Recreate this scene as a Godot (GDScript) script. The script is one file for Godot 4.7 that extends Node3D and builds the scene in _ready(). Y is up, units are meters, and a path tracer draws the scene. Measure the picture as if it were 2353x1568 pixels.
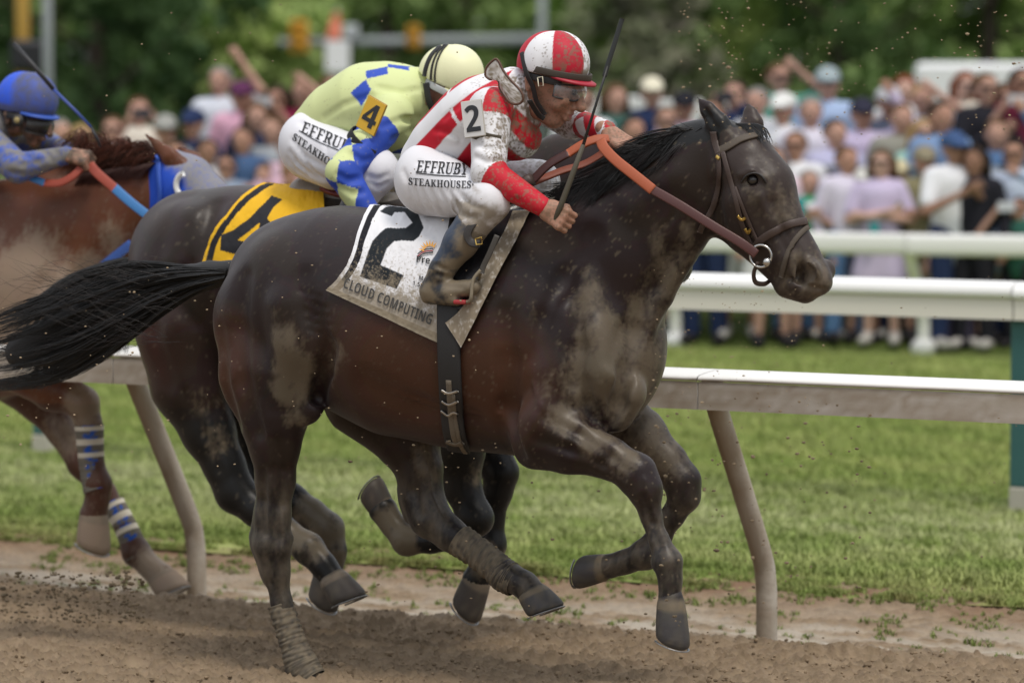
extends Node3D
# A horse race on a dirt track, three horses at the inner rail, turf course and crowd behind.
# Photo pixels are written in a 2352 x 1568 frame; px() turns one into a view direction,
# and each distance comes from the ground or from the horse's own plane.

const FP := 9625.0
const EYE := Vector3(0, 2.26, 0)
const HORIZON := 150.0
const YAW := deg_to_rad(29.0)
var XD := Vector3(cos(YAW), 0, sin(YAW))
var ZD := Vector3(-sin(YAW), 0, cos(YAW))
var rng := RandomNumberGenerator.new()
var used := {}
var noise := FastNoiseLite.new()
var noise_fine := FastNoiseLite.new()
var noise_dots := FastNoiseLite.new()

func px(u: float, v: float) -> Vector3:
	var al := atan((784.0 - HORIZON) / FP)
	var d := Vector3((u - 1176.0) / FP, -(v - 784.0) / FP, -1.0)
	return d.rotated(Vector3.RIGHT, -al)

func ground_at(u: float, v: float, y := 0.0) -> Vector3:
	var d := px(u, v)
	return EYE + d * ((y - EYE.y) / d.y)

func at_depth(u: float, v: float, depth: float) -> Vector3:
	var d := px(u, v)
	return EYE + d * (depth / -d.z)

# a frame that stands along the course: x runs with the horses, z towards the grandstand
class Frame:
	var o: Vector3
	var xd: Vector3
	var zd: Vector3
	func local(w: Vector3) -> Vector3:
		var q := w - o
		return Vector3(q.dot(xd), q.y, q.dot(zd))
	func world(l: Vector3) -> Vector3:
		return o + xd * l.x + Vector3(0, l.y, 0) + zd * l.z

var F1 := Frame.new()
var F2 := Frame.new()
var F3 := Frame.new()
var fr: Frame

func P(u: float, v: float, z := 0.0) -> Vector3:
	var e := fr.local(EYE)
	var w := px(u, v)
	var d := Vector3(w.dot(fr.xd), w.y, w.dot(fr.zd))
	return e + d * ((z - e.z) / d.z)

func S(u: float, v: float, z := 0.0) -> float:
	# metres for one pixel there
	return (fr.world(P(u, v, z)) - EYE).length() / FP

# ---------- naming ----------
func numbered(called: String) -> String:
	if not used.has(called):
		used[called] = 0
		return called
	used[called] += 1
	return "%s_%03d" % [called, used[called]]

func thing(called: String, label: String, category: String, at := Vector3.ZERO, turn := 0.0, group := "") -> Node3D:
	var o := Node3D.new()
	o.name = numbered(called)
	add_child(o)
	o.position = at
	o.rotation.y = turn
	o.set_meta("label", label)
	o.set_meta("category", category)
	if group != "":
		o.set_meta("group", group)
	return o

func part(called: String, mesh: Mesh, mat: Material, parent: Node) -> MeshInstance3D:
	var o := MeshInstance3D.new()
	o.name = called
	o.mesh = mesh
	o.material_override = mat
	o.cast_shadow = GeometryInstance3D.SHADOW_CASTING_SETTING_ON
	parent.add_child(o, true)
	return o

func structure(called: String, mesh: Mesh, mat: Material) -> MeshInstance3D:
	var o := part(numbered(called), mesh, mat, self)
	o.set_meta("kind", "structure")
	return o

func stuff(called: String, label: String, category: String, mesh: Mesh, mat: Material, places: Array, colors: Array = []) -> MultiMeshInstance3D:
	var mm := MultiMesh.new()
	mm.transform_format = MultiMesh.TRANSFORM_3D
	mm.use_colors = not colors.is_empty()
	mm.mesh = mesh
	mm.instance_count = places.size()
	for i in places.size():
		mm.set_instance_transform(i, places[i])
		if mm.use_colors:
			mm.set_instance_color(i, colors[i])
	var o := MultiMeshInstance3D.new()
	o.name = numbered(called)
	o.multimesh = mm
	o.material_override = mat
	add_child(o)
	o.set_meta("kind", "stuff")
	o.set_meta("label", label)
	o.set_meta("category", category)
	return o

# ---------- materials ----------
func lin(r: float, g: float, b: float) -> Color:
	return Color(r, g, b).linear_to_srgb()

func flat(r: float, g: float, b: float, rough := 0.8, spec := 0.5) -> StandardMaterial3D:
	var m := StandardMaterial3D.new()
	m.albedo_color = lin(r, g, b)
	m.roughness = rough
	m.metallic_specular = spec
	return m

func vcol(rough := 0.7, spec := 0.5) -> StandardMaterial3D:
	var m := StandardMaterial3D.new()
	m.vertex_color_use_as_albedo = true
	m.roughness = rough
	m.metallic_specular = spec
	return m

func noise_tex(size: int, freq: float, seed_: int, oct := 4, normal := false, strength := 4.0, kind := FastNoiseLite.TYPE_SIMPLEX_SMOOTH) -> NoiseTexture2D:
	var n := FastNoiseLite.new()
	n.seed = seed_
	n.noise_type = kind
	n.frequency = freq
	n.fractal_octaves = oct
	var t := NoiseTexture2D.new()
	t.width = size
	t.height = size
	t.seamless = true
	t.noise = n
	t.as_normal_map = normal
	t.bump_strength = strength
	return t

func relief(m: StandardMaterial3D, tex: Texture2D, scale: float, depth: float) -> StandardMaterial3D:
	m.uv1_triplanar = true
	m.uv1_scale = Vector3.ONE * scale
	m.normal_enabled = true
	m.normal_texture = tex
	m.normal_scale = depth
	return m

# ---------- soft bodies: tapered bones joined smoothly, meshed as surface nets ----------
class Field:
	var a := PackedVector3Array()
	var ab := PackedVector3Array()
	var il := PackedFloat32Array()
	var ra := PackedFloat32Array()
	var dr := PackedFloat32Array()
	var sz := PackedFloat32Array()
	var kk := PackedFloat32Array()
	var neg := PackedInt32Array()
	var cut_n := PackedVector3Array()
	var cut_d := PackedFloat32Array()
	var all := PackedInt32Array()
	func bone(p: Vector3, q: Vector3, rp: float, rq: float, k := 0.04, w := 1.0, carve := false) -> void:
		var d := q - p
		a.append(p)
		ab.append(d)
		il.append(1.0 / maxf(d.length_squared(), 1e-9))
		ra.append(rp)
		dr.append(rq - rp)
		sz.append(1.0 / w)
		kk.append(k)
		neg.append(1 if carve else 0)
		all.append(a.size() - 1)
	func ball(p: Vector3, r: float, k := 0.04, w := 1.0, carve := false) -> void:
		bone(p, p + Vector3(0, 1e-4, 0), r, r, k, w, carve)
	func cut(p: Vector3, n: Vector3) -> void:
		# keeps what lies behind the plane
		var m := n.normalized()
		cut_n.append(m)
		cut_d.append(m.dot(p))
	func grown(by: float, from: Field) -> void:
		for i in from.a.size():
			bone(from.a[i], from.a[i] + from.ab[i], from.ra[i] + by, from.ra[i] + from.dr[i] + by, from.kk[i], 1.0 / from.sz[i], from.neg[i] == 1)
	func ev(p: Vector3, list: PackedInt32Array) -> float:
		var d := 1.0e3
		for i in list:
			var q := p - a[i]
			var t := clampf(q.dot(ab[i]) * il[i], 0.0, 1.0)
			q -= ab[i] * t
			q.z *= sz[i]
			var di := q.length() - ra[i] - dr[i] * t
			var k := kk[i]
			if neg[i] == 0:
				var h := k - absf(d - di)
				d = minf(d, di)
				if h > 0.0:
					d -= h * h * 0.25 / k
			else:
				di = -di
				var h2 := k - absf(d - di)
				d = maxf(d, di)
				if h2 > 0.0:
					d += h2 * h2 * 0.25 / k
		for c in cut_d.size():
			d = maxf(d, cut_n[c].dot(p) - cut_d[c])
		return d
	func d_all(p: Vector3) -> float:
		return ev(p, all)
	func normal(p: Vector3) -> Vector3:
		var e := 0.004
		var n := Vector3(d_all(p + Vector3(e, 0, 0)) - d_all(p - Vector3(e, 0, 0)), d_all(p + Vector3(0, e, 0)) - d_all(p - Vector3(0, e, 0)), d_all(p + Vector3(0, 0, e)) - d_all(p - Vector3(0, 0, e)))
		return n.normalized()
	func few(c: Vector3, rad: float, of: PackedInt32Array) -> PackedInt32Array:
		var out := PackedInt32Array()
		for i in of:
			var q := c - a[i]
			var t := clampf(q.dot(ab[i]) * il[i], 0.0, 1.0)
			q -= ab[i] * t
			q.z *= sz[i]
			var di := q.length() - ra[i] - dr[i] * t
			if di - rad * maxf(1.0, sz[i]) < kk[i] * 1.3 + 0.022:
				out.append(i)
		return out
	func hit(from: Vector3, dir: Vector3, far := 40.0) -> Vector3:
		# first point on the surface along a line; INF when it misses
		var t := 0.0
		var n := dir.normalized()
		for k in 160:
			var d := d_all(from + n * t)
			if d < 0.0008:
				return from + n * t
			t += d * 0.55 if d < 0.5 else d * 0.7
			if t > far:
				break
		return Vector3.INF
	func mesh(cell: float, color = null) -> ArrayMesh:
		var out := ArrayMesh.new()
		out.add_surface_from_arrays(Mesh.PRIMITIVE_TRIANGLES, arrays(cell, color))
		return out
	func arrays(cell: float, color = null) -> Array:
		var lo := Vector3.ONE * 1e9
		var hi := -lo
		for i in a.size():
			if neg[i]:
				continue
			var r := maxf(ra[i], ra[i] + dr[i]) * maxf(1.0, 1.0 / sz[i]) + kk[i] * 0.3 + cell
			for e in [a[i], a[i] + ab[i]]:
				lo = lo.min(e - Vector3.ONE * r)
				hi = hi.max(e + Vector3.ONE * r)
		var sb := 16
		var fb := 4
		var n := Vector3i(((hi - lo) / (cell * sb)).ceil())
		var nx := n.x * sb + 4
		var ny := n.y * sb + 4
		var nxy := nx * ny
		var cells := {}
		var verts := PackedVector3Array()
		var edges := PackedInt64Array()
		var smax := 1.0
		for i in sz.size():
			smax = maxf(smax, sz[i])
		var val := PackedFloat32Array()
		val.resize(125)
		var rad1 := cell * sb * 0.8661
		var rad2 := cell * fb * 0.8661
		for bz in n.z:
			for by in n.y:
				for bx in n.x:
					var c := lo + (Vector3(bx, by, bz) + Vector3.ONE * 0.5) * cell * sb
					var l1 := few(c, rad1, all)
					if l1.is_empty() or ev(c, l1) < -rad1 * smax - 0.02:
						continue
					for sz_ in 4:
						for sy_ in 4:
							for sx_ in 4:
								var i0 := Vector3i(bx * sb + sx_ * fb, by * sb + sy_ * fb, bz * sb + sz_ * fb)
								var base := lo + Vector3(i0) * cell
								var c2 := base + Vector3.ONE * cell * fb * 0.5
								var l2 := few(c2, rad2, l1)
								if l2.is_empty():
									continue
								var dc := ev(c2, l2)
								var sm := 1.0
								for i in l2:
									sm = maxf(sm, sz[i])
								if absf(dc) > rad2 * sm + 0.02:
									continue
								var m := 0
								for z in 5:
									for y in 5:
										for x in 5:
											val[m] = ev(base + Vector3(x, y, z) * cell, l2)
											m += 1
								for z in 4:
									for y in 4:
										for x in 4:
											var j := z * 25 + y * 5 + x
											var v0 := val[j]
											var v1 := val[j + 1]
											var v2 := val[j + 5]
											var v3 := val[j + 6]
											var v4 := val[j + 25]
											var v5 := val[j + 26]
											var v6 := val[j + 30]
											var v7 := val[j + 31]
											var s := int(v0 < 0) + int(v1 < 0) + int(v2 < 0) + int(v3 < 0) + int(v4 < 0) + int(v5 < 0) + int(v6 < 0) + int(v7 < 0)
											if s == 0 or s == 8:
												continue
											var sum := Vector3.ZERO
											var cnt := 0
											if (v0 < 0) != (v1 < 0): sum += Vector3(v0 / (v0 - v1), 0, 0); cnt += 1
											if (v2 < 0) != (v3 < 0): sum += Vector3(v2 / (v2 - v3), 1, 0); cnt += 1
											if (v4 < 0) != (v5 < 0): sum += Vector3(v4 / (v4 - v5), 0, 1); cnt += 1
											if (v6 < 0) != (v7 < 0): sum += Vector3(v6 / (v6 - v7), 1, 1); cnt += 1
											if (v0 < 0) != (v2 < 0): sum += Vector3(0, v0 / (v0 - v2), 0); cnt += 1
											if (v1 < 0) != (v3 < 0): sum += Vector3(1, v1 / (v1 - v3), 0); cnt += 1
											if (v4 < 0) != (v6 < 0): sum += Vector3(0, v4 / (v4 - v6), 1); cnt += 1
											if (v5 < 0) != (v7 < 0): sum += Vector3(1, v5 / (v5 - v7), 1); cnt += 1
											if (v0 < 0) != (v4 < 0): sum += Vector3(0, 0, v0 / (v0 - v4)); cnt += 1
											if (v1 < 0) != (v5 < 0): sum += Vector3(1, 0, v1 / (v1 - v5)); cnt += 1
											if (v2 < 0) != (v6 < 0): sum += Vector3(0, 1, v2 / (v2 - v6)); cnt += 1
											if (v3 < 0) != (v7 < 0): sum += Vector3(1, 1, v3 / (v3 - v7)); cnt += 1
											var key := (i0.x + x) + (i0.y + y) * nx + (i0.z + z) * nxy
											cells[key] = verts.size()
											verts.append(base + (Vector3(x, y, z) + sum / cnt) * cell)
											if (v0 < 0) != (v1 < 0): edges.append(key * 8 + (1 if v0 < 0 else 0))
											if (v0 < 0) != (v2 < 0): edges.append(key * 8 + 2 + (1 if v0 < 0 else 0))
											if (v0 < 0) != (v4 < 0): edges.append(key * 8 + 4 + (1 if v0 < 0 else 0))
		var index := PackedInt32Array()
		var norms := PackedVector3Array()
		norms.resize(verts.size())
		for e in edges:
			var key := e >> 3
			var axis := (e >> 1) & 3
			var d1 := nx if axis == 0 else (nxy if axis == 1 else 1)
			var d2 := nxy if axis == 0 else (1 if axis == 1 else nx)
			var i1: int = cells.get(key, -1)
			var i2: int = cells.get(key - d1, -1)
			var i3: int = cells.get(key - d1 - d2, -1)
			var i4: int = cells.get(key - d2, -1)
			if i1 < 0 or i2 < 0 or i3 < 0 or i4 < 0:
				# a corner fell outside the searched cells: close with one triangle
				var left_ := [i1, i2, i3, i4] if (e & 1) == 1 else [i1, i4, i3, i2]
				left_.erase(-1)
				if left_.size() == 3:
					index.append_array(PackedInt32Array([left_[0], left_[2], left_[1]]))
				continue
			if (e & 1) == 0:
				var sw := i2
				i2 = i4
				i4 = sw
			# clockwise seen from outside
			index.append_array(PackedInt32Array([i1, i4, i3, i1, i3, i2]))
			var fn := (verts[i1] - verts[i3]).cross(verts[i2] - verts[i4])
			norms[i1] += fn
			norms[i2] += fn
			norms[i3] += fn
			norms[i4] += fn
		var cols := PackedColorArray()
		for i in verts.size():
			norms[i] = norms[i].normalized()
			if color != null:
				cols.append(color.call(verts[i], norms[i]))
		var arr := []
		arr.resize(Mesh.ARRAY_MAX)
		arr[Mesh.ARRAY_VERTEX] = verts
		arr[Mesh.ARRAY_NORMAL] = norms
		if color != null:
			arr[Mesh.ARRAY_COLOR] = cols
		arr[Mesh.ARRAY_INDEX] = index
		return arr

# a chain of pixel circles [u, v, radius, z, lateral ratio] as bones
func chain(f: Field, list: Array, k := 0.05) -> void:
	for i in list.size() - 1:
		var p: Array = list[i]
		var q: Array = list[i + 1]
		f.bone(P(p[0], p[1], p[3]), P(q[0], q[1], q[3]), p[2] * S(p[0], p[1], p[3]), q[2] * S(q[0], q[1], q[3]), k, (p[4] + q[4]) * 0.5)

func carve(f: Field, list: Array, k := 0.03) -> void:
	for i in list.size() - 1:
		var p: Array = list[i]
		var q: Array = list[i + 1]
		f.bone(P(p[0], p[1], p[3]), P(q[0], q[1], q[3]), p[2] * S(p[0], p[1], p[3]), q[2] * S(q[0], q[1], q[3]), k, 1.0, true)

# ---------- lofted shapes ----------
class Sheet:
	var st := SurfaceTool.new()
	var n := 0
	func _init() -> void:
		st.begin(Mesh.PRIMITIVE_TRIANGLES)
	func v(p: Vector3, c := Color.WHITE, uv := Vector2.ZERO) -> int:
		st.set_color(c)
		st.set_uv(uv)
		st.add_vertex(p)
		n += 1
		return n - 1
	func tri(a: int, b: int, c: int) -> void:
		st.add_index(a)
		st.add_index(b)
		st.add_index(c)
	func quad(a: int, b: int, c: int, d: int) -> void:
		tri(a, b, c)
		tri(a, c, d)
	func done() -> ArrayMesh:
		st.generate_normals()
		return st.commit()

# tube of given radii along points; flat < 1 squeezes it along `up`
func tube_into(s: Sheet, pts: Array, radii: Array, sides := 8, col := Color.WHITE, up := Vector3.ZERO, flatten := 1.0, cap := true) -> void:
	var rings := []
	var side := Vector3.ZERO
	for i in pts.size():
		var t: Vector3 = ((pts[mini(i + 1, pts.size() - 1)] as Vector3) - (pts[maxi(i - 1, 0)] as Vector3)).normalized()
		var b := up
		if up == Vector3.ZERO:
			if side == Vector3.ZERO:
				b = Vector3.UP if absf(t.y) < 0.9 else Vector3.RIGHT
			else:
				b = side
		b = (b - t * b.dot(t)).normalized()
		side = b
		var c := t.cross(b).normalized()
		var ring := []
		for j in sides:
			var an := TAU * j / sides
			ring.append(s.v((pts[i] as Vector3) + c * cos(an) * radii[i] + b * sin(an) * radii[i] * flatten, col))
		rings.append(ring)
	for i in pts.size() - 1:
		for j in sides:
			var k := (j + 1) % sides
			s.quad(rings[i][j], rings[i][k], rings[i + 1][k], rings[i + 1][j])
	if cap:
		for e in [0, pts.size() - 1]:
			var m := s.v(pts[e], col)
			for j in sides:
				var k := (j + 1) % sides
				if e == 0:
					s.tri(m, rings[e][k], rings[e][j])
				else:
					s.tri(m, rings[e][j], rings[e][k])

func tube(pts: Array, radii: Array, sides := 8, up := Vector3.ZERO, flatten := 1.0) -> ArrayMesh:
	var s := Sheet.new()
	tube_into(s, pts, radii, sides, Color.WHITE, up, flatten)
	return s.done()

func smooth_path(pts: Array, per := 6) -> Array:
	var out := []
	for i in pts.size() - 1:
		var p0: Vector3 = pts[maxi(i - 1, 0)]
		var p1: Vector3 = pts[i]
		var p2: Vector3 = pts[i + 1]
		var p3: Vector3 = pts[mini(i + 2, pts.size() - 1)]
		for k in per:
			out.append(p1.cubic_interpolate(p2, p0, p3, float(k) / per))
	out.append(pts[-1])
	return out

func fill(n: int, v: float) -> Array:
	var o := []
	o.resize(n)
	o.fill(v)
	return o

# flat strap that lies on a surface: points, outward normals, half width and half thickness
func strap(pts: Array, norms: Array, half_w: float, half_t: float) -> ArrayMesh:
	var s := Sheet.new()
	var rings := []
	for i in pts.size():
		var t: Vector3 = ((pts[mini(i + 1, pts.size() - 1)] as Vector3) - (pts[maxi(i - 1, 0)] as Vector3)).normalized()
		var nn: Vector3 = norms[i]
		nn = (nn - t * nn.dot(t)).normalized()
		var c := t.cross(nn).normalized()
		var ring := []
		for j in [[-1.0, -1.0], [-1.0, 0.6], [-0.75, 1.0], [0.75, 1.0], [1.0, 0.6], [1.0, -1.0]]:
			ring.append(s.v((pts[i] as Vector3) + c * half_w * j[0] + nn * half_t * j[1]))
		rings.append(ring)
	for i in pts.size() - 1:
		for j in 6:
			var k := (j + 1) % 6
			s.quad(rings[i][j], rings[i + 1][j], rings[i + 1][k], rings[i][k])
	for e in [0, pts.size() - 1]:
		for j in range(1, 5):
			s.tri(rings[e][0], rings[e][j], rings[e][j + 1])
	return s.done()

func box_into(s: Sheet, xf: Transform3D, size: Vector3, bevel := 0.0) -> void:
	var h := size * 0.5
	var b := minf(bevel, minf(h.x, minf(h.y, h.z)) * 0.9)
	# two stacked bevelled loops per axis keep it simple: an inset box on each face
	var faces := [[Vector3.RIGHT, Vector3.UP, Vector3.BACK], [Vector3.LEFT, Vector3.UP, Vector3.FORWARD], [Vector3.UP, Vector3.BACK, Vector3.RIGHT], [Vector3.DOWN, Vector3.BACK, Vector3.LEFT], [Vector3.BACK, Vector3.UP, Vector3.LEFT], [Vector3.FORWARD, Vector3.UP, Vector3.RIGHT]]
	for f in faces:
		var n: Vector3 = f[0]
		var p: Vector3 = f[1]
		var q: Vector3 = f[2]
		var c := n * absf(n.dot(h))
		var pe := p * (absf(p.dot(h)) - b)
		var qe := q * (absf(q.dot(h)) - b)
		var i := [s.v(xf * (c + pe + qe)), s.v(xf * (c - pe + qe)), s.v(xf * (c - pe - qe)), s.v(xf * (c + pe - qe))]
		s.quad(i[0], i[1], i[2], i[3])
	if b > 0.0:
		for sx in [-1, 1]:
			for sy in [-1, 1]:
				for sz in [-1, 1]:
					var g := Vector3(sx, sy, sz)
					var px_ := s.v(xf * (g * Vector3(h.x, h.y - b, h.z - b)))
					var py_ := s.v(xf * (g * Vector3(h.x - b, h.y, h.z - b)))
					var pz_ := s.v(xf * (g * Vector3(h.x - b, h.y - b, h.z)))
					if sx * sy * sz > 0:
						s.tri(px_, pz_, py_)
					else:
						s.tri(px_, py_, pz_)
					if sx > 0:
						s.quad(s.v(xf * (g * Vector3(h.x - b, h.y, h.z - b))), s.v(xf * (g * Vector3(h.x - b, h.y - b, h.z))), s.v(xf * (Vector3(-1, 1, 1) * g * Vector3(h.x - b, h.y - b, h.z))), s.v(xf * (Vector3(-1, 1, 1) * g * Vector3(h.x - b, h.y, h.z - b))))
					if sy > 0:
						s.quad(s.v(xf * (g * Vector3(h.x, h.y - b, h.z - b))), s.v(xf * (g * Vector3(h.x - b, h.y - b, h.z))), s.v(xf * (Vector3(1, -1, 1) * g * Vector3(h.x - b, h.y - b, h.z))), s.v(xf * (Vector3(1, -1, 1) * g * Vector3(h.x, h.y - b, h.z - b))))
					if sz > 0:
						s.quad(s.v(xf * (g * Vector3(h.x, h.y - b, h.z - b))), s.v(xf * (g * Vector3(h.x - b, h.y, h.z - b))), s.v(xf * (Vector3(1, 1, -1) * g * Vector3(h.x - b, h.y, h.z - b))), s.v(xf * (Vector3(1, 1, -1) * g * Vector3(h.x, h.y - b, h.z - b))))

func box(size: Vector3, bevel := 0.0, xf := Transform3D.IDENTITY) -> ArrayMesh:
	var s := Sheet.new()
	s.st.set_smooth_group(4294967295)
	box_into(s, xf, size, bevel)
	return s.done()

func in_poly(p: Vector2, poly: PackedVector2Array) -> bool:
	return Geometry2D.is_point_in_polygon(p, poly)

# bodies are meshed together at the end, each on its own thread
var jobs := []
func soft(called: String, pieces: Array, paint, mat: Material, parent: Node) -> MeshInstance3D:
	# pieces: [field, cell] pairs that end up in one mesh
	var o := part(called, null, mat, parent)
	jobs.append([o, pieces, paint, []])
	return o

var job_lock := Mutex.new()
var job_next := 0
func run_job() -> void:
	while true:
		job_lock.lock()
		var i := job_next
		job_next += 1
		job_lock.unlock()
		if i >= jobs.size():
			return
		var job: Array = jobs[i]
		for pc in job[1]:
			job[3].append((pc[0] as Field).arrays(pc[1], job[2]))

func run_jobs() -> void:
	# dearest first
	for job in jobs:
		var cost := 0.0
		for pc in job[1]:
			cost += (pc[0] as Field).a.size() / (pc[1] * pc[1])
		job.append(cost)
	jobs.sort_custom(func(x, y): return x[4] > y[4])
	var crew := []
	for i in 4:
		var t := Thread.new()
		t.start(run_job)
		crew.append(t)
	for t in crew:
		(t as Thread).wait_to_finish()
	for job in jobs:
		var all: Array = job[3][0]
		for k in range(1, job[3].size()):
			var more: Array = job[3][k]
			var off: int = all[Mesh.ARRAY_VERTEX].size()
			all[Mesh.ARRAY_VERTEX] += more[Mesh.ARRAY_VERTEX]
			all[Mesh.ARRAY_NORMAL] += more[Mesh.ARRAY_NORMAL]
			if job[2] != null:
				all[Mesh.ARRAY_COLOR] += more[Mesh.ARRAY_COLOR]
			var idx: PackedInt32Array = more[Mesh.ARRAY_INDEX]
			var cur: PackedInt32Array = all[Mesh.ARRAY_INDEX]
			for v in idx:
				cur.append(v + off)
			all[Mesh.ARRAY_INDEX] = cur
		var m := ArrayMesh.new()
		m.add_surface_from_arrays(Mesh.PRIMITIVE_TRIANGLES, all)
		(job[0] as MeshInstance3D).mesh = m
	jobs.clear()

# ---- sculpting on what a view line meets
func meet(f: Field, u: float, v: float, list: PackedInt32Array) -> Vector3:
	var e := fr.local(EYE)
	var d := (P(u, v, 0.0) - e)
	var n := d.normalized()
	var t := d.length() - 1.2
	for k in 120:
		var q := e + n * t
		var dd := f.ev(q, list)
		if dd < 0.0008:
			return q
		t += dd * 0.6
		if t > d.length() + 1.2:
			break
	return Vector3.INF

func nrm(f: Field, p: Vector3, list: PackedInt32Array) -> Vector3:
	var e := 0.004
	return Vector3(f.ev(p + Vector3(e, 0, 0), list) - f.ev(p - Vector3(e, 0, 0), list), f.ev(p + Vector3(0, e, 0), list) - f.ev(p - Vector3(0, e, 0), list), f.ev(p + Vector3(0, 0, e), list) - f.ev(p - Vector3(0, 0, e), list)).normalized()

# groove (depth > 0) or ridge (depth < 0) along pixels [u, v, radius in px, depth in mm]
func sculpt(f: Field, list: Array, k := 0.03) -> void:
	var all := f.all.duplicate()
	var pts := []
	var rr := []
	for p in list:
		var h := meet(f, p[0], p[1], all)
		if h == Vector3.INF:
			continue
		var n := nrm(f, h, all)
		var r: float = p[2] * (fr.world(h) - EYE).length() / FP
		var dep: float = p[3] * 0.001
		pts.append(h + n * (r - dep) if dep > 0.0 else h - n * (r + dep))
		rr.append(r)
	var groove: bool = list[0][3] > 0
	if pts.size() == 1:
		f.ball(pts[0], rr[0], k, 1.0, groove)
	for i in pts.size() - 1:
		f.bone(pts[i], pts[i + 1], rr[i], rr[i + 1], k, 1.0, groove)

func _ready() -> void:
	rng.seed = 7
	noise.seed = 3
	noise.frequency = 1.0
	noise.fractal_octaves = 4
	noise_fine.seed = 11
	noise_fine.frequency = 1.0
	noise_fine.fractal_octaves = 3
	noise_dots.seed = 19
	noise_dots.frequency = 1.0
	noise_dots.noise_type = FastNoiseLite.TYPE_CELLULAR
	noise_dots.cellular_return_type = FastNoiseLite.RETURN_DISTANCE
	noise_dots.fractal_type = FastNoiseLite.FRACTAL_NONE
	# camera
	var cam := Camera3D.new()
	cam.name = "camera"
	add_child(cam)
	cam.position = EYE
	cam.rotation.x = -atan((784.0 - HORIZON) / FP)
	var lens := CameraAttributesPhysical.new()
	lens.frustum_focal_length = 12.0 / (784.0 / FP)
	lens.exposure_aperture = 2.1
	lens.frustum_focus_distance = 15.1
	lens.frustum_far = 600.0
	lens.frustum_near = 0.1
	cam.attributes = lens
	cam.fov = rad_to_deg(2.0 * atan(784.0 / FP))
	cam.far = 600.0
	cam.current = true
	# overcast sky, weak wide sun
	var env := Environment.new()
	env.background_mode = Environment.BG_SKY
	var sky := Sky.new()
	var sm := ProceduralSkyMaterial.new()
	sm.sky_top_color = lin(0.98, 1.01, 1.09)
	sm.sky_horizon_color = lin(0.36, 0.38, 0.40)
	sm.sky_curve = 0.6
	sm.ground_bottom_color = lin(0.16, 0.15, 0.12)
	sm.ground_horizon_color = lin(0.30, 0.30, 0.27)
	sm.sun_angle_max = 1.0
	sky.sky_material = sm
	env.sky = sky
	env.background_energy_multiplier = 1.0
	env.tonemap_mode = Environment.TONE_MAPPER_LINEAR
	env.tonemap_exposure = 1.28
	env.sdfgi_enabled = true
	env.ssao_enabled = true
	env.ssil_enabled = true
	var we := WorldEnvironment.new()
	we.name = "environment"
	we.environment = env
	add_child(we)
	var sun := DirectionalLight3D.new()
	sun.name = "sun"
	sun.light_energy = 0.5
	sun.light_angular_distance = 14.0
	sun.light_color = Color(1.0, 0.97, 0.93)
	sun.shadow_enabled = true
	sun.rotation_degrees = Vector3(-62, 25, 0)
	add_child(sun)
	# frames of the three horses
	for f in [F1, F2, F3]:
		f.xd = XD
		f.zd = ZD
	var foot := ground_at(690, 1545)
	F1.o = foot + XD * 0.55 - ZD * 0.1
	F2.o = F1.o - ZD * 0.86
	F3.o = F1.o - ZD * 1.62
	fr = F1
	build_setting()
	build_horses()
	build_tack()
	build_jockeys()
	build_crowd()
	build_background()
	build_flying_dirt()
	run_jobs()

# ================= setting =================
var A0: Vector3            # foot of the near rail, ZD points to the grandstand
func rail_frame(s: float, y: float, d: float) -> Vector3:
	return A0 + XD * s + Vector3(0, y, 0) + ZD * d

func track_height(s: float, d: float) -> float:
	var h := 0.0
	# cushion of loose dirt with a lip along the rail, shallow wash-out behind it
	var edge := 0.33 + 0.10 * noise.get_noise_1d(s * 0.7) + 0.03 * s * 0.3
	h += -0.075 * (1.0 - smoothstep(edge - 0.16, edge + 0.03, d))
	h += 0.016 * exp(-pow((d - edge - 0.07) / 0.09, 2.0))
	# bank up to the turf
	h += 0.085 * smoothstep(-0.25, -1.15, d)
	return h

func sweep(profile: Array, s0: float, s1: float, step: float, d0: float, paint = null, closed := true) -> ArrayMesh:
	# profile: [d, y] points carried along the course
	var sh := Sheet.new()
	var n := maxi(1, int(absf(s1 - s0) / step))
	var rings := []
	for i in n + 1:
		var s := lerpf(s0, s1, float(i) / n)
		var ring := []
		for p in profile:
			var w := rail_frame(s, p[1], d0 + p[0])
			ring.append(sh.v(w, paint.call(s, p[1], p[0]) if paint != null else Color.WHITE))
		rings.append(ring)
	var m := profile.size()
	for i in n:
		for j in (m if closed else m - 1):
			var k := (j + 1) % m
			sh.quad(rings[i][j], rings[i][k], rings[i + 1][k], rings[i + 1][j])
	return sh.done()

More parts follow.
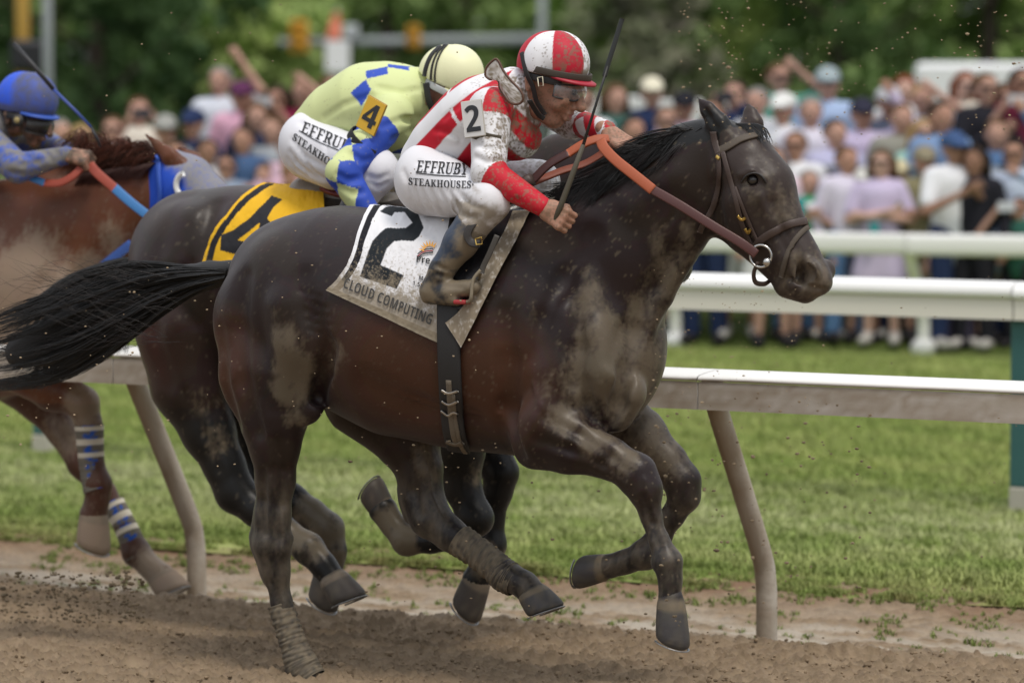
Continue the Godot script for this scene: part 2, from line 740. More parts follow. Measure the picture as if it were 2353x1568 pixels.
func build_setting() -> void:
	A0 = ground_at(451, 1346)
	A0.y = 0.0
	fr = F1
	# --- the big sheets
	var far := PlaneMesh.new()
	far.size = Vector2(900, 900)
	var gm := flat(0.075, 0.105, 0.028, 1.0, 0.2)
	gm.albedo_texture = noise_tex(512, 0.02, 31, 4)
	gm.uv1_triplanar = true
	gm.uv1_world_triplanar = true
	gm.uv1_scale = Vector3.ONE * 0.2
	var go := structure("ground", far, gm)
	go.position.y = -0.12
	# --- dirt track, fine relief where the lens sees it
	var tm := vcol(0.92, 0.25)
	relief(tm, noise_tex(512, 0.035, 41, 5, true, 6.0), 1.6, 0.9)
	var s := Sheet.new()
	var st := 0.017
	var ns := int(8.6 / st)
	var nd := int(5.4 / st)
	var verts := PackedVector3Array()
	var cols := PackedColorArray()
	var index := PackedInt32Array()
	var cell := FastNoiseLite.new()
	cell.seed = 8
	cell.noise_type = FastNoiseLite.TYPE_CELLULAR
	cell.frequency = 1.0
	cell.cellular_return_type = FastNoiseLite.RETURN_DISTANCE
	for i in ns + 1:
		for j in nd + 1:
			var ss := -2.6 + i * st
			var d := -1.9 + j * st
			var h := track_height(ss, d)
			var loose := smoothstep(0.15, 0.5, d)
			var n1 := noise.get_noise_2d(ss * 2.2, d * 3.4)
			var n2 := noise.get_noise_2d(ss * 9.0 + 40.0, d * 13.0)
			var n3 := noise_fine.get_noise_2d(ss * 26.0, d * 34.0)
			var cl := cell.get_noise_2d(ss * 15.0, d * 19.0)
			var rough := n1 * 0.014 + n2 * 0.024 + n3 * 0.026 - (cl + 1.0) * 0.020
			h += rough * lerpf(0.45, 1.0, loose)
			verts.append(rail_frame(ss, h, d))
			var c := Color(0.285, 0.215, 0.142).lerp(Color(0.175, 0.127, 0.082), clampf(0.5 + n2 * 0.9 + n3 * 0.5, 0.0, 1.0))
			# pale washed silt and darker wet spots by the rail
			var silt := clampf(0.5 + noise.get_noise_2d(ss * 1.3 + 9.0, d * 5.0) * 1.6, 0.0, 1.0) * (1.0 - loose) * smoothstep(-1.0, -0.2, d)
			c = c.lerp(Color(0.44, 0.40, 0.335), silt * 0.75)
			var red := smoothstep(-0.55, -1.0, d) * clampf(0.4 + noise.get_noise_2d(ss * 2.0, d * 2.0 + 30.0), 0.0, 1.0)
			c = c.lerp(Color(0.16, 0.085, 0.05), red * 0.7)
			cols.append(c)
	for i in ns:
		for j in nd:
			var a := i * (nd + 1) + j
			index.append_array(PackedInt32Array([a, a + nd + 2, a + 1, a, a + nd + 1, a + nd + 2]))
	# hoof prints and scuffs pressed into the cushion
	rng.seed = 15
	for k in 70:
		var hs := rng.randf_range(-2.3, 5.7)
		var hd := rng.randf_range(0.45, 3.3)
		var hr := rng.randf_range(0.05, 0.09)
		var long := rng.randf_range(1.2, 2.4)
		var i0 := maxi(0, int((hs - 2.4 * hr * long + 2.6) / st))
		var i1 := mini(ns, int((hs + 2.4 * hr * long + 2.6) / st))
		var j0 := maxi(0, int((hd - 2.4 * hr + 1.9) / st))
		var j1 := mini(nd, int((hd + 2.4 * hr + 1.9) / st))
		for i in range(i0, i1 + 1):
			for j in range(j0, j1 + 1):
				var q := Vector2((-2.6 + i * st - hs) / long, -1.9 + j * st - hd).length() / hr
				verts[i * (nd + 1) + j].y += -0.03 * exp(-q * q * 1.4) + 0.014 * exp(-pow((q - 1.5) * 2.2, 2.0))
	var tri := index
	var norms := PackedVector3Array()
	norms.resize(verts.size())
	for i in ns + 1:
		for j in nd + 1:
			var a := i * (nd + 1) + j
			var e1 := verts[mini(i + 1, ns) * (nd + 1) + j] - verts[maxi(i - 1, 0) * (nd + 1) + j]
			var e2 := verts[i * (nd + 1) + mini(j + 1, nd)] - verts[i * (nd + 1) + maxi(j - 1, 0)]
			norms[a] = e1.cross(e2).normalized() * -1.0 if e1.cross(e2).y < 0.0 else e1.cross(e2).normalized()
	var arr := []
	arr.resize(Mesh.ARRAY_MAX)
	arr[Mesh.ARRAY_VERTEX] = verts
	arr[Mesh.ARRAY_NORMAL] = norms
	arr[Mesh.ARRAY_COLOR] = cols
	arr[Mesh.ARRAY_INDEX] = tri
	var tmesh := ArrayMesh.new()
	tmesh.add_surface_from_arrays(Mesh.PRIMITIVE_TRIANGLES, arr)
	structure("dirt_track", tmesh, tm)
	# rest of the track up to the stands and along the straight
	var dirt := flat(0.24, 0.18, 0.118, 0.95, 0.2)
	for r in [[-60.0, 70.0, 3.4, 24.0], [-60.0, -2.55, -1.0, 3.5], [5.95, 70.0, -1.0, 3.5]]:
		var q := Sheet.new()
		var i0 := [q.v(rail_frame(r[0], -0.02, r[2])), q.v(rail_frame(r[1], -0.02, r[2])), q.v(rail_frame(r[1], -0.02, r[3])), q.v(rail_frame(r[0], -0.02, r[3]))]
		q.quad(i0[3], i0[2], i0[1], i0[0])
		structure("track_apron", q.done(), dirt)
	# --- turf course between the rails, gently rolling
	var turf := Sheet.new()
	var tn := 46
	var rows := []
	for i in 61:
		var row := []
		for j in tn + 1:
			var ss := lerpf(-14.0, 16.0, i / 60.0)
			var d := lerpf(-1.0, -19.0, j / float(tn))
			row.append(turf.v(rail_frame(ss, turf_height(ss, d), d), turf_color(ss, d)))
		rows.append(row)
	for i in 60:
		for j in tn:
			turf.quad(rows[i][j], rows[i + 1][j], rows[i + 1][j + 1], rows[i][j + 1])
	structure("turf_course", turf.done(), vcol(1.0, 0.1))
	# grass tufts
	var blade := Sheet.new()
	rng.seed = 5
	for b in 9:
		var an := rng.randf() * TAU
		var lean := rng.randf_range(0.15, 0.75)
		var dir := Vector3(cos(an), 0, sin(an))
		var w := dir.cross(Vector3.UP) * rng.randf_range(0.05, 0.075)
		var base := Vector3(rng.randf_range(-0.35, 0.35), -0.15, rng.randf_range(-0.35, 0.35))
		var h := rng.randf_range(0.65, 1.1)
		var tip := base + Vector3.UP * h + dir * lean
		var mid := base + Vector3.UP * h * 0.6 + dir * lean * 0.35
		var a := blade.v(base - w)
		var b2 := blade.v(base + w)
		var c2 := blade.v(mid + w * 0.8)
		var d2 := blade.v(mid - w * 0.8)
		var e2 := blade.v(tip)
		blade.quad(a, b2, c2, d2)
		blade.tri(d2, c2, e2)
	var bmesh := blade.done()
	var gmat := vcol(0.85, 0.25)
	gmat.backlight_enabled = true
	gmat.backlight = lin(0.05, 0.08, 0.012)
	var places := []
	var tint := []
	for i in 60000:
		var t := pow(rng.randf(), 1.7)
		var d := lerpf(-1.02, -14.5, t)
		var half := 3.3 + absf(d) * 0.16
		var ss := 1.9 - absf(d) * 0.556 + rng.randf_range(-half, half)
		if d > -1.35 and noise.get_noise_2d(ss * 3.0, d * 3.0) < -0.1:
			continue
		var sc := rng.randf_range(0.036, 0.07) * (0.6 if d > -1.5 else 1.0)
		sc *= 1.0 + 0.35 * noise.get_noise_2d(ss * 1.2, d * 1.2)
		var b := Basis(Vector3.UP, rng.randf() * TAU).scaled(Vector3(sc * 1.15, sc, sc * 1.15))
		places.append(Transform3D(b, rail_frame(ss, turf_height(ss, d), d)))
		var c := turf_color(ss, d)
		var v := rng.randf_range(0.75, 1.4)
		tint.append(Color(c.r * v, c.g * v, c.b * v))
	# thin weeds on the washed strip under the rail
	for i in 2600:
		var d := lerpf(0.1, -1.1, sqrt(rng.randf()))
		var ss := rng.randf_range(-2.4, 5.8)
		if noise.get_noise_2d(ss * 2.2 + 5.0, d * 2.6) < 0.02 + d * -0.0:
			continue
		var sc := rng.randf_range(0.02, 0.045)
		var b := Basis(Vector3.UP, rng.randf() * TAU).scaled(Vector3(sc * 1.4, sc, sc * 1.4))
		places.append(Transform3D(b, rail_frame(ss, track_height(ss, d) - 0.01, d)))
		var v := rng.randf_range(0.8, 1.3)
		tint.append(Color(0.16 * v, 0.20 * v, 0.06 * v))
	stuff("grass", "bright green turf grass between the white rails", "grass", bmesh, gmat, places, tint)
	# clods on the dirt
	var clods := []
	var ccol := []
	for i in 5200:
		var d := lerpf(0.2, 3.3, rng.randf())
		var ss := rng.randf_range(-2.5, 5.9)
		var r := rng.randf_range(0.003, 0.008) * (1.0 if rng.randf() < 0.95 else 2.0)
		var b := Basis.from_euler(Vector3(rng.randf() * 6, rng.randf() * 6, rng.randf() * 6)).scaled(Vector3(r * rng.randf_range(0.8, 1.5), r * rng.randf_range(0.6, 1.0), r))
		clods.append(Transform3D(b, rail_frame(ss, track_height(ss, d) - 0.004 + 0.02 * noise.get_noise_2d(ss * 9.0 + 40.0, d * 13.0), d)))
		var v := rng.randf_range(0.6, 1.15)
		ccol.append(Color(0.25 * v, 0.186 * v, 0.122 * v))
	stuff("dirt_clod", "loose brown clods scattered over the dirt track", "dirt", clod_mesh(3), vcol(0.95, 0.2), clods, ccol)
	build_rails()

func clod_mesh(seed_: int) -> ArrayMesh:
	var r2 := RandomNumberGenerator.new()
	r2.seed = seed_
	var sp := SphereMesh.new()
	sp.radial_segments = 7
	sp.rings = 4
	sp.radius = 1.0
	sp.height = 2.0
	var arrs := sp.get_mesh_arrays()
	var sh := Sheet.new()
	sh.st.set_smooth_group(4294967295)
	var vs: PackedVector3Array = arrs[Mesh.ARRAY_VERTEX]
	for v in vs:
		var k := 1.0 + 0.45 * noise.get_noise_3d(v.x * 1.3 + seed_, v.y * 1.3, v.z * 1.3)
		sh.v(v * k)
	var idx: PackedInt32Array = arrs[Mesh.ARRAY_INDEX]
	for i in range(0, idx.size(), 3):
		sh.tri(idx[i], idx[i + 1], idx[i + 2])
	return sh.done()

func turf_height(s: float, d: float) -> float:
	return 0.01 + 0.02 * noise.get_noise_2d(s * 0.5, d * 0.5) + 0.012 * noise.get_noise_2d(s * 3.0, d * 3.0)

func turf_color(s: float, d: float) -> Color:
	var n := noise.get_noise_2d(s * 0.8, d * 1.6)
	var n2 := noise_fine.get_noise_2d(s * 4.0, d * 5.0)
	var c := Color(0.215, 0.275, 0.080).lerp(Color(0.31, 0.345, 0.125), clampf(0.5 + n * 1.2 + n2 * 0.5, 0.0, 1.0))
	# drier, paler strip along the second rail
	var dry := exp(-pow((d + 3.6) / 1.3, 2.0)) * clampf(0.55 + n * 0.9 + n2 * 0.8, 0.0, 1.0)
	c = c.lerp(Color(0.43, 0.45, 0.255), dry * 0.85)
	# thin worn soil at the lip above the track
	var soil := smoothstep(-1.45, -1.0, d) * clampf(0.5 + n2 * 1.3, 0.0, 1.0)
	return c.lerp(Color(0.16, 0.12, 0.06), soil * 0.6)

func build_rails() -> void:
	var white := flat(0.80, 0.80, 0.78, 0.35)
	# ---- near rail, splashed with mud
	var root := thing("running_rail", "white capped rail nearest the horses, its face and curved posts coated in tan mud", "rail", A0)
	var mudface := func(s: float, y: float, _d: float) -> Color:
		var n := noise.get_noise_2d(s * 2.5, y * 30.0)
		var n2 := noise_fine.get_noise_2d(s * 30.0, y * 40.0)
		var m := smoothstep(1.049, 1.036, y + n * 0.008) * clampf(0.86 + n * 0.35 + n2 * 0.25, 0.0, 1.0)
		return Color(0.78, 0.77, 0.74).lerp(Color(0.36, 0.305, 0.24), m)
	var face1 := [[0.10, 0.925], [0.10, 0.95], [0.10, 0.975], [0.10, 1.0], [0.10, 1.02], [0.10, 1.035]]
	var cap1 := [[0.10, 1.037], [0.106, 1.043], [0.103, 1.051], [0.085, 1.058], [0.03, 1.064], [-0.03, 1.069], [-0.09, 1.071], [-0.10, 1.06], [-0.09, 1.045], [0.0, 1.034]]
	var back1 := [[0.084, 0.925], [0.084, 1.03], [0.098, 1.03], [0.098, 0.926]]
	var rm := vcol(0.55, 0.4)
	relief(rm, noise_tex(256, 0.03, 52, 4, true, 3.0), 3.0, 0.2)
	for k in range(-3, 5):
		var s0 := k * 2.745 + 0.002
		var s1 := (k + 1) * 2.745 - 0.002
		var o := part("rail_cap", sweep(cap1, s0, s1, 0.05, 0.53, mudface), rm, root)
		o.position = -A0
		var o2 := part("rail_face", sweep(face1, s0, s1, 0.03, 0.53, mudface, false), rm, root)
		o2.position = -A0
		var o3 := part("rail_web", sweep(back1, s0, s1, 0.5, 0.53), white, root)
		o3.position = -A0
	var pm := vcol(0.75, 0.3)
	relief(pm, noise_tex(256, 0.04, 51, 4, true, 4.0), 4.0, 0.4)
	for k in range(-2, 5):
		var s := k * 2.745
		var pts := [rail_frame(s, -0.12, 0.0), rail_frame(s, 0.1, 0.0), rail_frame(s, 0.2, 0.012), rail_frame(s, 0.3, 0.05), rail_frame(s, 0.6, 0.245), rail_frame(s, 0.93, 0.465), rail_frame(s, 1.03, 0.50)]
		var path := smooth_path(pts, 5)
		var sh := Sheet.new()
		# tan mud broken by noise, paler towards the XD side of the pipe
		var r := 0.043
		var rings := []
		for i in path.size():
			var t: Vector3 = ((path[mini(i + 1, path.size() - 1)] as Vector3) - (path[maxi(i - 1, 0)] as Vector3)).normalized()
			var c := t.cross(XD).normalized()
			var ring := []
			for j in 16:
				var an := TAU * j / 16.0
				var dir := XD * cos(an) + c * sin(an)
				var p: Vector3 = path[i] + dir * r
				var m := clampf(0.75 - dir.dot(XD) * 0.45 + noise.get_noise_3d(p.x * 9.0, p.y * 6.0, p.z * 9.0) * 0.7, 0.0, 1.0)
				ring.append(sh.v(p - A0, Color(0.50, 0.46, 0.40).lerp(Color(0.27, 0.205, 0.14), m)))
			rings.append(ring)
		for i in path.size() - 1:
			for j in 16:
				var q := (j + 1) % 16
				sh.quad(rings[i][j], rings[i][q], rings[i + 1][q], rings[i + 1][j])
		part("post", sh.done(), pm, root)
	# ---- second rail with boxed cap and green posts
	var b0 := ground_at(2341, 1180)
	var b1 := ground_at(95, 1052)
	var xd := (b0 - b1).normalized()
	var zd := Vector3(-xd.z, 0, xd.x)
	if zd.z < 0:
		zd = -zd
	var root2 := thing("turf_rail", "clean white boxed rail on green square posts, across the grass behind the first rail", "rail", b0)
	var span := b0.distance_to(b1) * 0.5
	var cap := [[0.10, 1.09], [0.112, 1.105], [0.112, 1.125], [0.10, 1.15], [0.05, 1.172], [-0.05, 1.172], [-0.1, 1.15], [-0.1, 1.09]]
	var face := [[0.092, 0.985], [0.092, 1.087], [-0.08, 1.087], [-0.08, 0.985]]
	for k in range(-4, 3):
		for pr in [["rail_cap", cap, flat(0.82, 0.82, 0.80, 0.35)], ["rail_face", face, flat(0.74, 0.71, 0.63, 0.45)]]:
			var sh := Sheet.new()
			sh.st.set_smooth_group(4294967295 if pr[0] == "rail_face" else 0)
			var m: int = pr[1].size()
			var r0 := []
			var r1 := []
			for p in pr[1]:
				r0.append(sh.v(xd * (k * span + 0.003) + zd * p[0] + Vector3.UP * p[1]))
				r1.append(sh.v(xd * ((k + 1) * span - 0.003) + zd * p[0] + Vector3.UP * p[1]))
			for j in m:
				var q := (j + 1) % m
				sh.quad(r0[j], r0[q], r1[q], r1[j])
			part(pr[0], sh.done(), pr[2], root2)
	var green := flat(0.035, 0.115, 0.115, 0.5)
	var foot := flat(0.42, 0.40, 0.34, 0.9)
	for k in range(-3, 3):
		var xf := Transform3D(Basis(xd, Vector3.UP, zd), xd * (k * span + 0.018) + Vector3(0, 0.56, 0) - zd * 0.0)
		part("post", box(Vector3(0.1, 0.84, 0.1), 0.008, xf), green, root2)
		var xf2 := Transform3D(Basis(xd, Vector3.UP, zd), xd * (k * span + 0.018) + Vector3(0, 0.04, 0))
		part("post_footing", box(Vector3(0.106, 0.2, 0.106), 0.008, xf2), foot, root2)
	# ---- third rail in front of the crowd
	var c0 := ground_at(2122, 815)
	c0.y = 0.0
	var an3 := deg_to_rad(21.0)
	var xd3 := Vector3(cos(an3), 0, sin(an3))
	var zd3 := Vector3(-sin(an3), 0, cos(an3))
	var root3 := thing("infield_rail", "white rounded rail on curved white posts directly in front of the standing crowd", "rail", c0)
	var tubep := []
	for j in 14:
		var a := TAU * j / 14.0
		tubep.append([0.07 * signf(cos(a)) * pow(absf(cos(a)), 0.3) + 0.45, 0.885 + 0.082 * signf(sin(a)) * pow(absf(sin(a)), 0.5)])
	for k in range(-6, 4):
		var sh := Sheet.new()
		var r0 := []
		var r1 := []
		for p in tubep:
			r0.append(sh.v(xd3 * (k * 2.05 + 0.003) + zd3 * p[0] + Vector3.UP * p[1]))
			r1.append(sh.v(xd3 * ((k + 1) * 2.05 - 0.003) + zd3 * p[0] + Vector3.UP * p[1]))
		for j in 14:
			var q := (j + 1) % 14
			sh.quad(r0[j], r0[q], r1[q], r1[j])
		part("rail_section", sh.done(), white, root3)
		var pts := []
		for p in [[0.0, -0.05], [0.0, 0.1], [0.02, 0.3], [0.14, 0.5], [0.34, 0.7], [0.45, 0.84]]:
			pts.append(xd3 * k * 2.05 + zd3 * p[0] + Vector3.UP * p[1])
		var post := part("post", tube(smooth_path(pts, 4), fill(21, 0.05), 10), white, root3)
		var ball := SphereMesh.new()
		ball.radius = 0.10
		ball.height = 0.17
		var bo := part("post_base", ball, white, post)
		bo.position = xd3 * k * 2.05 + Vector3.UP * 0.055

# ================= horses =================
var coat_normal: NoiseTexture2D
var body1: Field
var body2: Field
var body3: Field
var mud_col := Color(0.185, 0.15, 0.105)

func coat_material(rough: float) -> StandardMaterial3D:
	if coat_normal == null:
		coat_normal = noise_tex(512, 0.03, 5, 5, true, 3.0)
	var m := vcol(rough - 0.08, 0.38)
	m.rim_enabled = true
	m.rim = 0.12
	m.rim_tint = 0.6
	relief(m, coat_normal, 5.0, 0.25)
	return m

# hoof: a truncated cone from the coronet to the ground face, sloped towards the toe
func hoof_mesh(top: Vector3, axis: Vector3, toe: Vector3, r: float, length: float, horn := Color(0.06, 0.058, 0.057), mud := Color(0.17, 0.135, 0.09)) -> ArrayMesh:
	var s := Sheet.new()
	var ax := axis.normalized()
	var fw := (toe - ax * toe.dot(ax)).normalized()
	var sd := ax.cross(fw)
	var rings := []
	var prof := [[-0.30, 0.62, -0.05], [-0.16, 0.74, -0.03], [-0.04, 0.84, -0.01], [0.02, 0.88, 0.0], [0.12, 0.92, 0.03], [0.22, 0.95, 0.06], [0.5, 1.02, 0.14], [0.75, 1.07, 0.21], [0.9, 1.07, 0.25], [0.97, 1.0, 0.25], [1.01, 0.84, 0.22]]
	for p in prof:
		var ring := []
		for j in 20:
			var an := TAU * j / 20.0
			var c := cos(an)
			var e := 1.0 if c > 0.0 else 0.86
			# the wall runs further down in front than at the heel
			var drop: float = p[0] * length * (1.0 + 0.12 * c)
			var pt: Vector3 = top + ax * drop + fw * (c * r * p[1] * e + p[2] * r) + sd * sin(an) * r * p[1] * 0.95
			var nn: float = noise.get_noise_3d(pt.x * 30.0, pt.y * 30.0, pt.z * 30.0)
			var band: float = 1.0 if p[0] > -0.05 and p[0] < 0.2 else 0.0
			ring.append(s.v(pt, (horn if p[0] > -0.05 else horn * 0.4).lerp(mud, clampf(band * 0.75 + nn * 0.6 + 0.08, 0.0, 1.0))))
		rings.append(ring)
	for i in rings.size() - 1:
		for j in 20:
			var k := (j + 1) % 20
			s.quad(rings[i][j], rings[i][k], rings[i + 1][k], rings[i + 1][j])
	for e in [0, rings.size() - 1]:
		var m: Array = prof[e]
		var mid := s.v(top + ax * m[0] * length + fw * m[2] * r)
		for j in 20:
			var k := (j + 1) % 20
			if e == 0:
				s.tri(mid, rings[e][k], rings[e][j])
			else:
				s.tri(mid, rings[e][j], rings[e][k])
	return s.done()

func shoe_mesh(top: Vector3, axis: Vector3, toe: Vector3, r: float, length: float) -> ArrayMesh:
	var ax := axis.normalized()
	var fw := (toe - ax * toe.dot(ax)).normalized()
	var sd := ax.cross(fw)
	var pts := []
	for j in 17:
		var an := lerpf(-2.4, 2.4, j / 16.0)
		pts.append(top + ax * length * (1.03 + 0.12 * cos(an)) + fw * (cos(an) * r * 0.98 + 0.24 * r) + sd * sin(an) * r * 0.93)
	return tube(pts, fill(17, r * 0.085), 6, ax, 0.5)

# leg wrap: a slightly rippled sleeve round a line of points
func wrap_mesh(pts: Array, radii: Array, step := 0.008, col_fn = null, ripple := 0.0022) -> ArrayMesh:
	var s := Sheet.new()
	var path := smooth_path(pts, 8)
	var total := 0.0
	for i in path.size() - 1:
		total += (path[i] as Vector3).distance_to(path[i + 1])
	var n := int(total / step)
	var rings := []
	for i in n + 1:
		var t := float(i) / n
		var f := t * (path.size() - 1)
		var k := mini(int(f), path.size() - 2)
		var c: Vector3 = (path[k] as Vector3).lerp(path[k + 1], f - k)
		var tg: Vector3 = ((path[k + 1] as Vector3) - (path[k] as Vector3)).normalized()
		var rf := t * (radii.size() - 1)
		var rk := mini(int(rf), radii.size() - 2)
		var r: float = lerpf(radii[rk], radii[rk + 1], rf - rk)
		var b := (Vector3.BACK - tg * tg.z).normalized()
		var d := tg.cross(b)
		var ring := []
		for j in 24:
			var an := TAU * j / 24.0
			var rr := r + ripple * sin(i * step * 330.0 + an + 3.0 * noise.get_noise_2d(i * 0.2, 0.0)) + ripple * 1.4 * noise.get_noise_3d(c.x * 30.0, c.y * 60.0, an)
			var p := c + b * cos(an) * rr + d * sin(an) * rr
			ring.append(s.v(p, col_fn.call(p, t, an) if col_fn != null else Color.WHITE))
		rings.append(ring)
	for i in n:
		for j in 24:
			var k := (j + 1) % 24
			s.quad(rings[i][j], rings[i][k], rings[i + 1][k], rings[i + 1][j])
	return s.done()

# a lock of hair as a tapering three-sided strand
func strand(s: Sheet, pts: Array, r: float, col: Color, sides := 3) -> void:
	var radii := []
	for i in pts.size():
		var t := float(i) / (pts.size() - 1)
		radii.append(r * (1.0 - 0.85 * t * t))
	tube_into(s, pts, radii, sides, col, Vector3.ZERO, 1.0, false)

func pxl(list: Array, z: float) -> Array:
	var out := []
	for p in list:
		out.append(P(p[0], p[1], z if p.size() < 3 else p[2]))
	return out

func horse_leg(f: Field, list: Array, k := 0.035) -> void:
	chain(f, list, k)

func mud_mask(p: Vector3, blobs: Array, grain := 9.0) -> float:
	var m := 0.0
	for b in blobs:
		var q: Vector3 = p - b[0]
		q.z *= b[3] if b.size() > 3 else 1.0
		var d: float = 1.0 - q.length() / b[1]
		if d > 0.0:
			m = maxf(m, minf(d * 1.7, 1.0) * b[2])
	if m <= 0.0:
		return 0.0
	var n := 0.5 + 0.75 * noise.get_noise_3d(p.x * grain * 1.2, p.y * grain * 0.5, p.z * grain * 1.2)
	var g := noise_fine.get_noise_3d(p.x * 55.0, p.y * 55.0, p.z * 55.0)
	var g2 := noise.get_noise_3d(p.x * 30.0 + 7.0, p.y * 17.0, p.z * 30.0)
	return clampf((m * 1.35 - n) * 1.25 + g * 0.55 + g2 * 0.5, 0.0, 1.0) * clampf(m * 2.2, 0.0, 1.0)

func speck(p: Vector3, freq: float, level: float) -> float:
	# round drops of mud; a lower level gives more and larger ones
	var d := noise_dots.get_noise_3d(p.x * freq, p.y * freq, p.z * freq) + 1.0
	var v := noise.get_noise_3d(p.x * freq * 0.3, p.y * freq * 0.3, p.z * freq * 0.3)
	var r := clampf(0.56 - level * 0.8 + v * 0.5, 0.0, 0.75)
	d += 0.12 * noise_fine.get_noise_3d(p.x * freq * 1.7, p.y * freq * 1.7, p.z * freq * 1.7)
	return 1.0 - smoothstep(r * 0.7, r * 1.15 + 0.001, d)

func build_horses() -> void:
	horse_one()
	horse_two()
	horse_three()

func horse_one() -> void:
	fr = F1
	var f := Field.new()
	body1 = f
	# trunk
	chain(f, [[658, 655, 136, 0, 0.95], [725, 680, 192, 0, 0.9], [800, 705, 222, 0, 0.9], [930, 745, 248, 0, 0.82], [1080, 762, 262, 0, 0.78], [1230, 770, 268, 0, 0.66], [1330, 790, 215, 0, 0.72]], 0.08)
	# hip and buttock muscles on both sides
	for z in [0.17, -0.17]:
		var du: float = -z * 300.0
		f.bone(P(702 + du, 640, z), P(638 + du, 740, z), 0.15, 0.165, 0.07, 0.7)
		f.bone(P(640 + du, 720, z), P(640 + du, 880, z), 0.155, 0.135, 0.06, 0.7)
		f.bone(P(700 + du, 720, z), P(730 + du, 850, z), 0.15, 0.11, 0.06, 0.6)
	# withers
	f.bone(P(1130, 560, 0), P(1290, 560, 0), 0.07, 0.1, 0.12, 0.7)
	# shoulder blades and chest
	for z in [0.15, -0.15]:
		var du2: float = -z * 300.0
		f.bone(P(1265 + du2, 640, z * 0.7), P(1400 + du2 - (0.0 if z > 0 else 22.0), 850, z), 0.14, 0.13 if z > 0 else 0.115, 0.06, 0.6)
		f.bone(P(1400 + du2, 850, z), P(1290 + du2, 980, z), 0.13 if z > 0 else 0.11, 0.12, 0.06, 0.7)
		f.bone(P(1432, 900, z * 0.72), P(1412, 945, z * 0.72), 0.085, 0.075, 0.02, 0.9)
	# neck
	chain(f, [[1290, 690, 225, 0, 0.62], [1400, 590, 176, 0, 0.56], [1500, 490, 140, 0, 0.5], [1600, 400, 116, 0, 0.5], [1650, 370, 98, 0, 0.55]], 0.06)
	# head
	chain(f, [[1655, 345, 62, 0, 0.9], [1705, 385, 82, 0, 0.84], [1738, 440, 92, 0, 0.74], [1775, 520, 76, 0, 0.66], [1822, 592, 60, 0, 0.7], [1856, 632, 52, 0, 0.86]], 0.035)
	f.bone(P(1668, 480, 0), P(1712, 525, 0), 72 * S(1680, 480), 52 * S(1710, 520), 0.04, 0.78)
	f.bone(P(1712, 535, 0), P(1790, 625, 0), 44 * S(1710, 520), 30 * S(1710, 520), 0.03, 0.8)
	f.bone(P(1812, 650, 0), P(1850, 666, 0), 36 * S(1840, 660), 31 * S(1840, 660), 0.018, 1.05)
	f.bone(P(1866, 634, 0), P(1884, 648, 0), 38 * S(1840, 660), 29 * S(1840, 660), 0.022, 1.05)
	# brow ridges, cheek bone, nostril rims
	for z in [0.085, -0.085]:
		f.ball(P(1742 - z * 330, 393, z), 0.033, 0.03, 0.8)
		f.bone(P(1765 - z * 330, 440, z * 0.9), P(1810 - z * 330, 530, z * 0.62), 0.022, 0.014, 0.03)
		f.ball(P(1878 - z * 330 * 0.6, 621, z * 0.62), 0.040, 0.02, 0.8)
	# ears
	for e in [[[1668, 312], [1650, 285], [1625, 250], [1603, 224], 0.055], [[1722, 305], [1728, 285], [1724, 262], [1717, 238], -0.055]]:
		var z: float = e[4]
		f.bone(P(e[0][0], e[0][1], z), P(e[1][0], e[1][1], z), 0.036, 0.041, 0.03, 0.8)
		f.bone(P(e[1][0], e[1][1], z), P(e[2][0], e[2][1], z * 1.1), 0.041, 0.029, 0.012, 0.7)
		f.bone(P(e[2][0], e[2][1], z * 1.1), P(e[3][0], e[3][1], z * 1.1), 0.029, 0.004, 0.008, 0.7)
	# near fore leg
	chain(f, [[1255, 985, 92, 0.2, 0.75], [1310, 1010, 68, 0.2, 0.85], [1400, 1050, 44, 0.19, 0.9], [1462, 1088, 45, 0.18, 0.95], [1482, 1125, 38, 0.18, 1], [1496, 1182, 21.5, 0.17, 1], [1516, 1245, 20.5, 0.17, 1], [1534, 1290, 31, 0.17, 1], [1540, 1330, 24, 0.17, 1], [1539, 1372, 27, 0.17, 1.05]], 0.03)
	f.bone(P(1222, 1035, 0.2), P(1300, 1050, 0.2), 0.06, 0.05, 0.04, 0.8)
	f.bone(P(1300, 1050, 0.2), P(1420, 1088, 0.19), 0.048, 0.02, 0.03, 0.8)
	f.ball(P(1448, 1110, 0.18), 0.035, 0.02)
	f.ball(P(1514, 1292, 0.17), 0.028, 0.02)
	f.bone(P(1462, 1140, 0.175), P(1508, 1262, 0.17), 0.014, 0.014, 0.012)
	# far fore leg
	chain(f, [[1400, 960, 88, -0.16, 0.75], [1470, 1000, 62, -0.16, 0.85], [1535, 1060, 42, -0.16, 0.9], [1568, 1105, 40, -0.16, 0.95], [1572, 1140, 34, -0.16, 1], [1548, 1185, 22.5, -0.16, 1], [1518, 1235, 21.5, -0.16, 1], [1484, 1272, 33, -0.16, 1], [1438, 1290, 25, -0.16, 1], [1400, 1300, 29, -0.16, 1.05]], 0.03)
	f.bone(P(1470, 1040, -0.16), P(1540, 1110, -0.16), 0.045, 0.025, 0.03, 0.8)
	f.bone(P(1545, 1150, -0.16), P(1480, 1245, -0.16), 0.016, 0.016, 0.012)
	# near hind leg
	chain(f, [[612, 860, 118, 0.17, 0.72], [626, 950, 86, 0.17, 0.75], [630, 1020, 60, 0.165, 0.8], [632, 1100, 45, 0.15, 0.85], [626, 1185, 40, 0.14, 0.85], [625, 1250, 43, 0.13, 0.85], [632, 1308, 31, 0.12, 0.95], [647, 1388, 21.5, 0.11, 1], [668, 1462, 23, 0.1, 1], [692, 1530, 34, 0.1, 1], [722, 1572, 28, 0.1, 1]], 0.035)
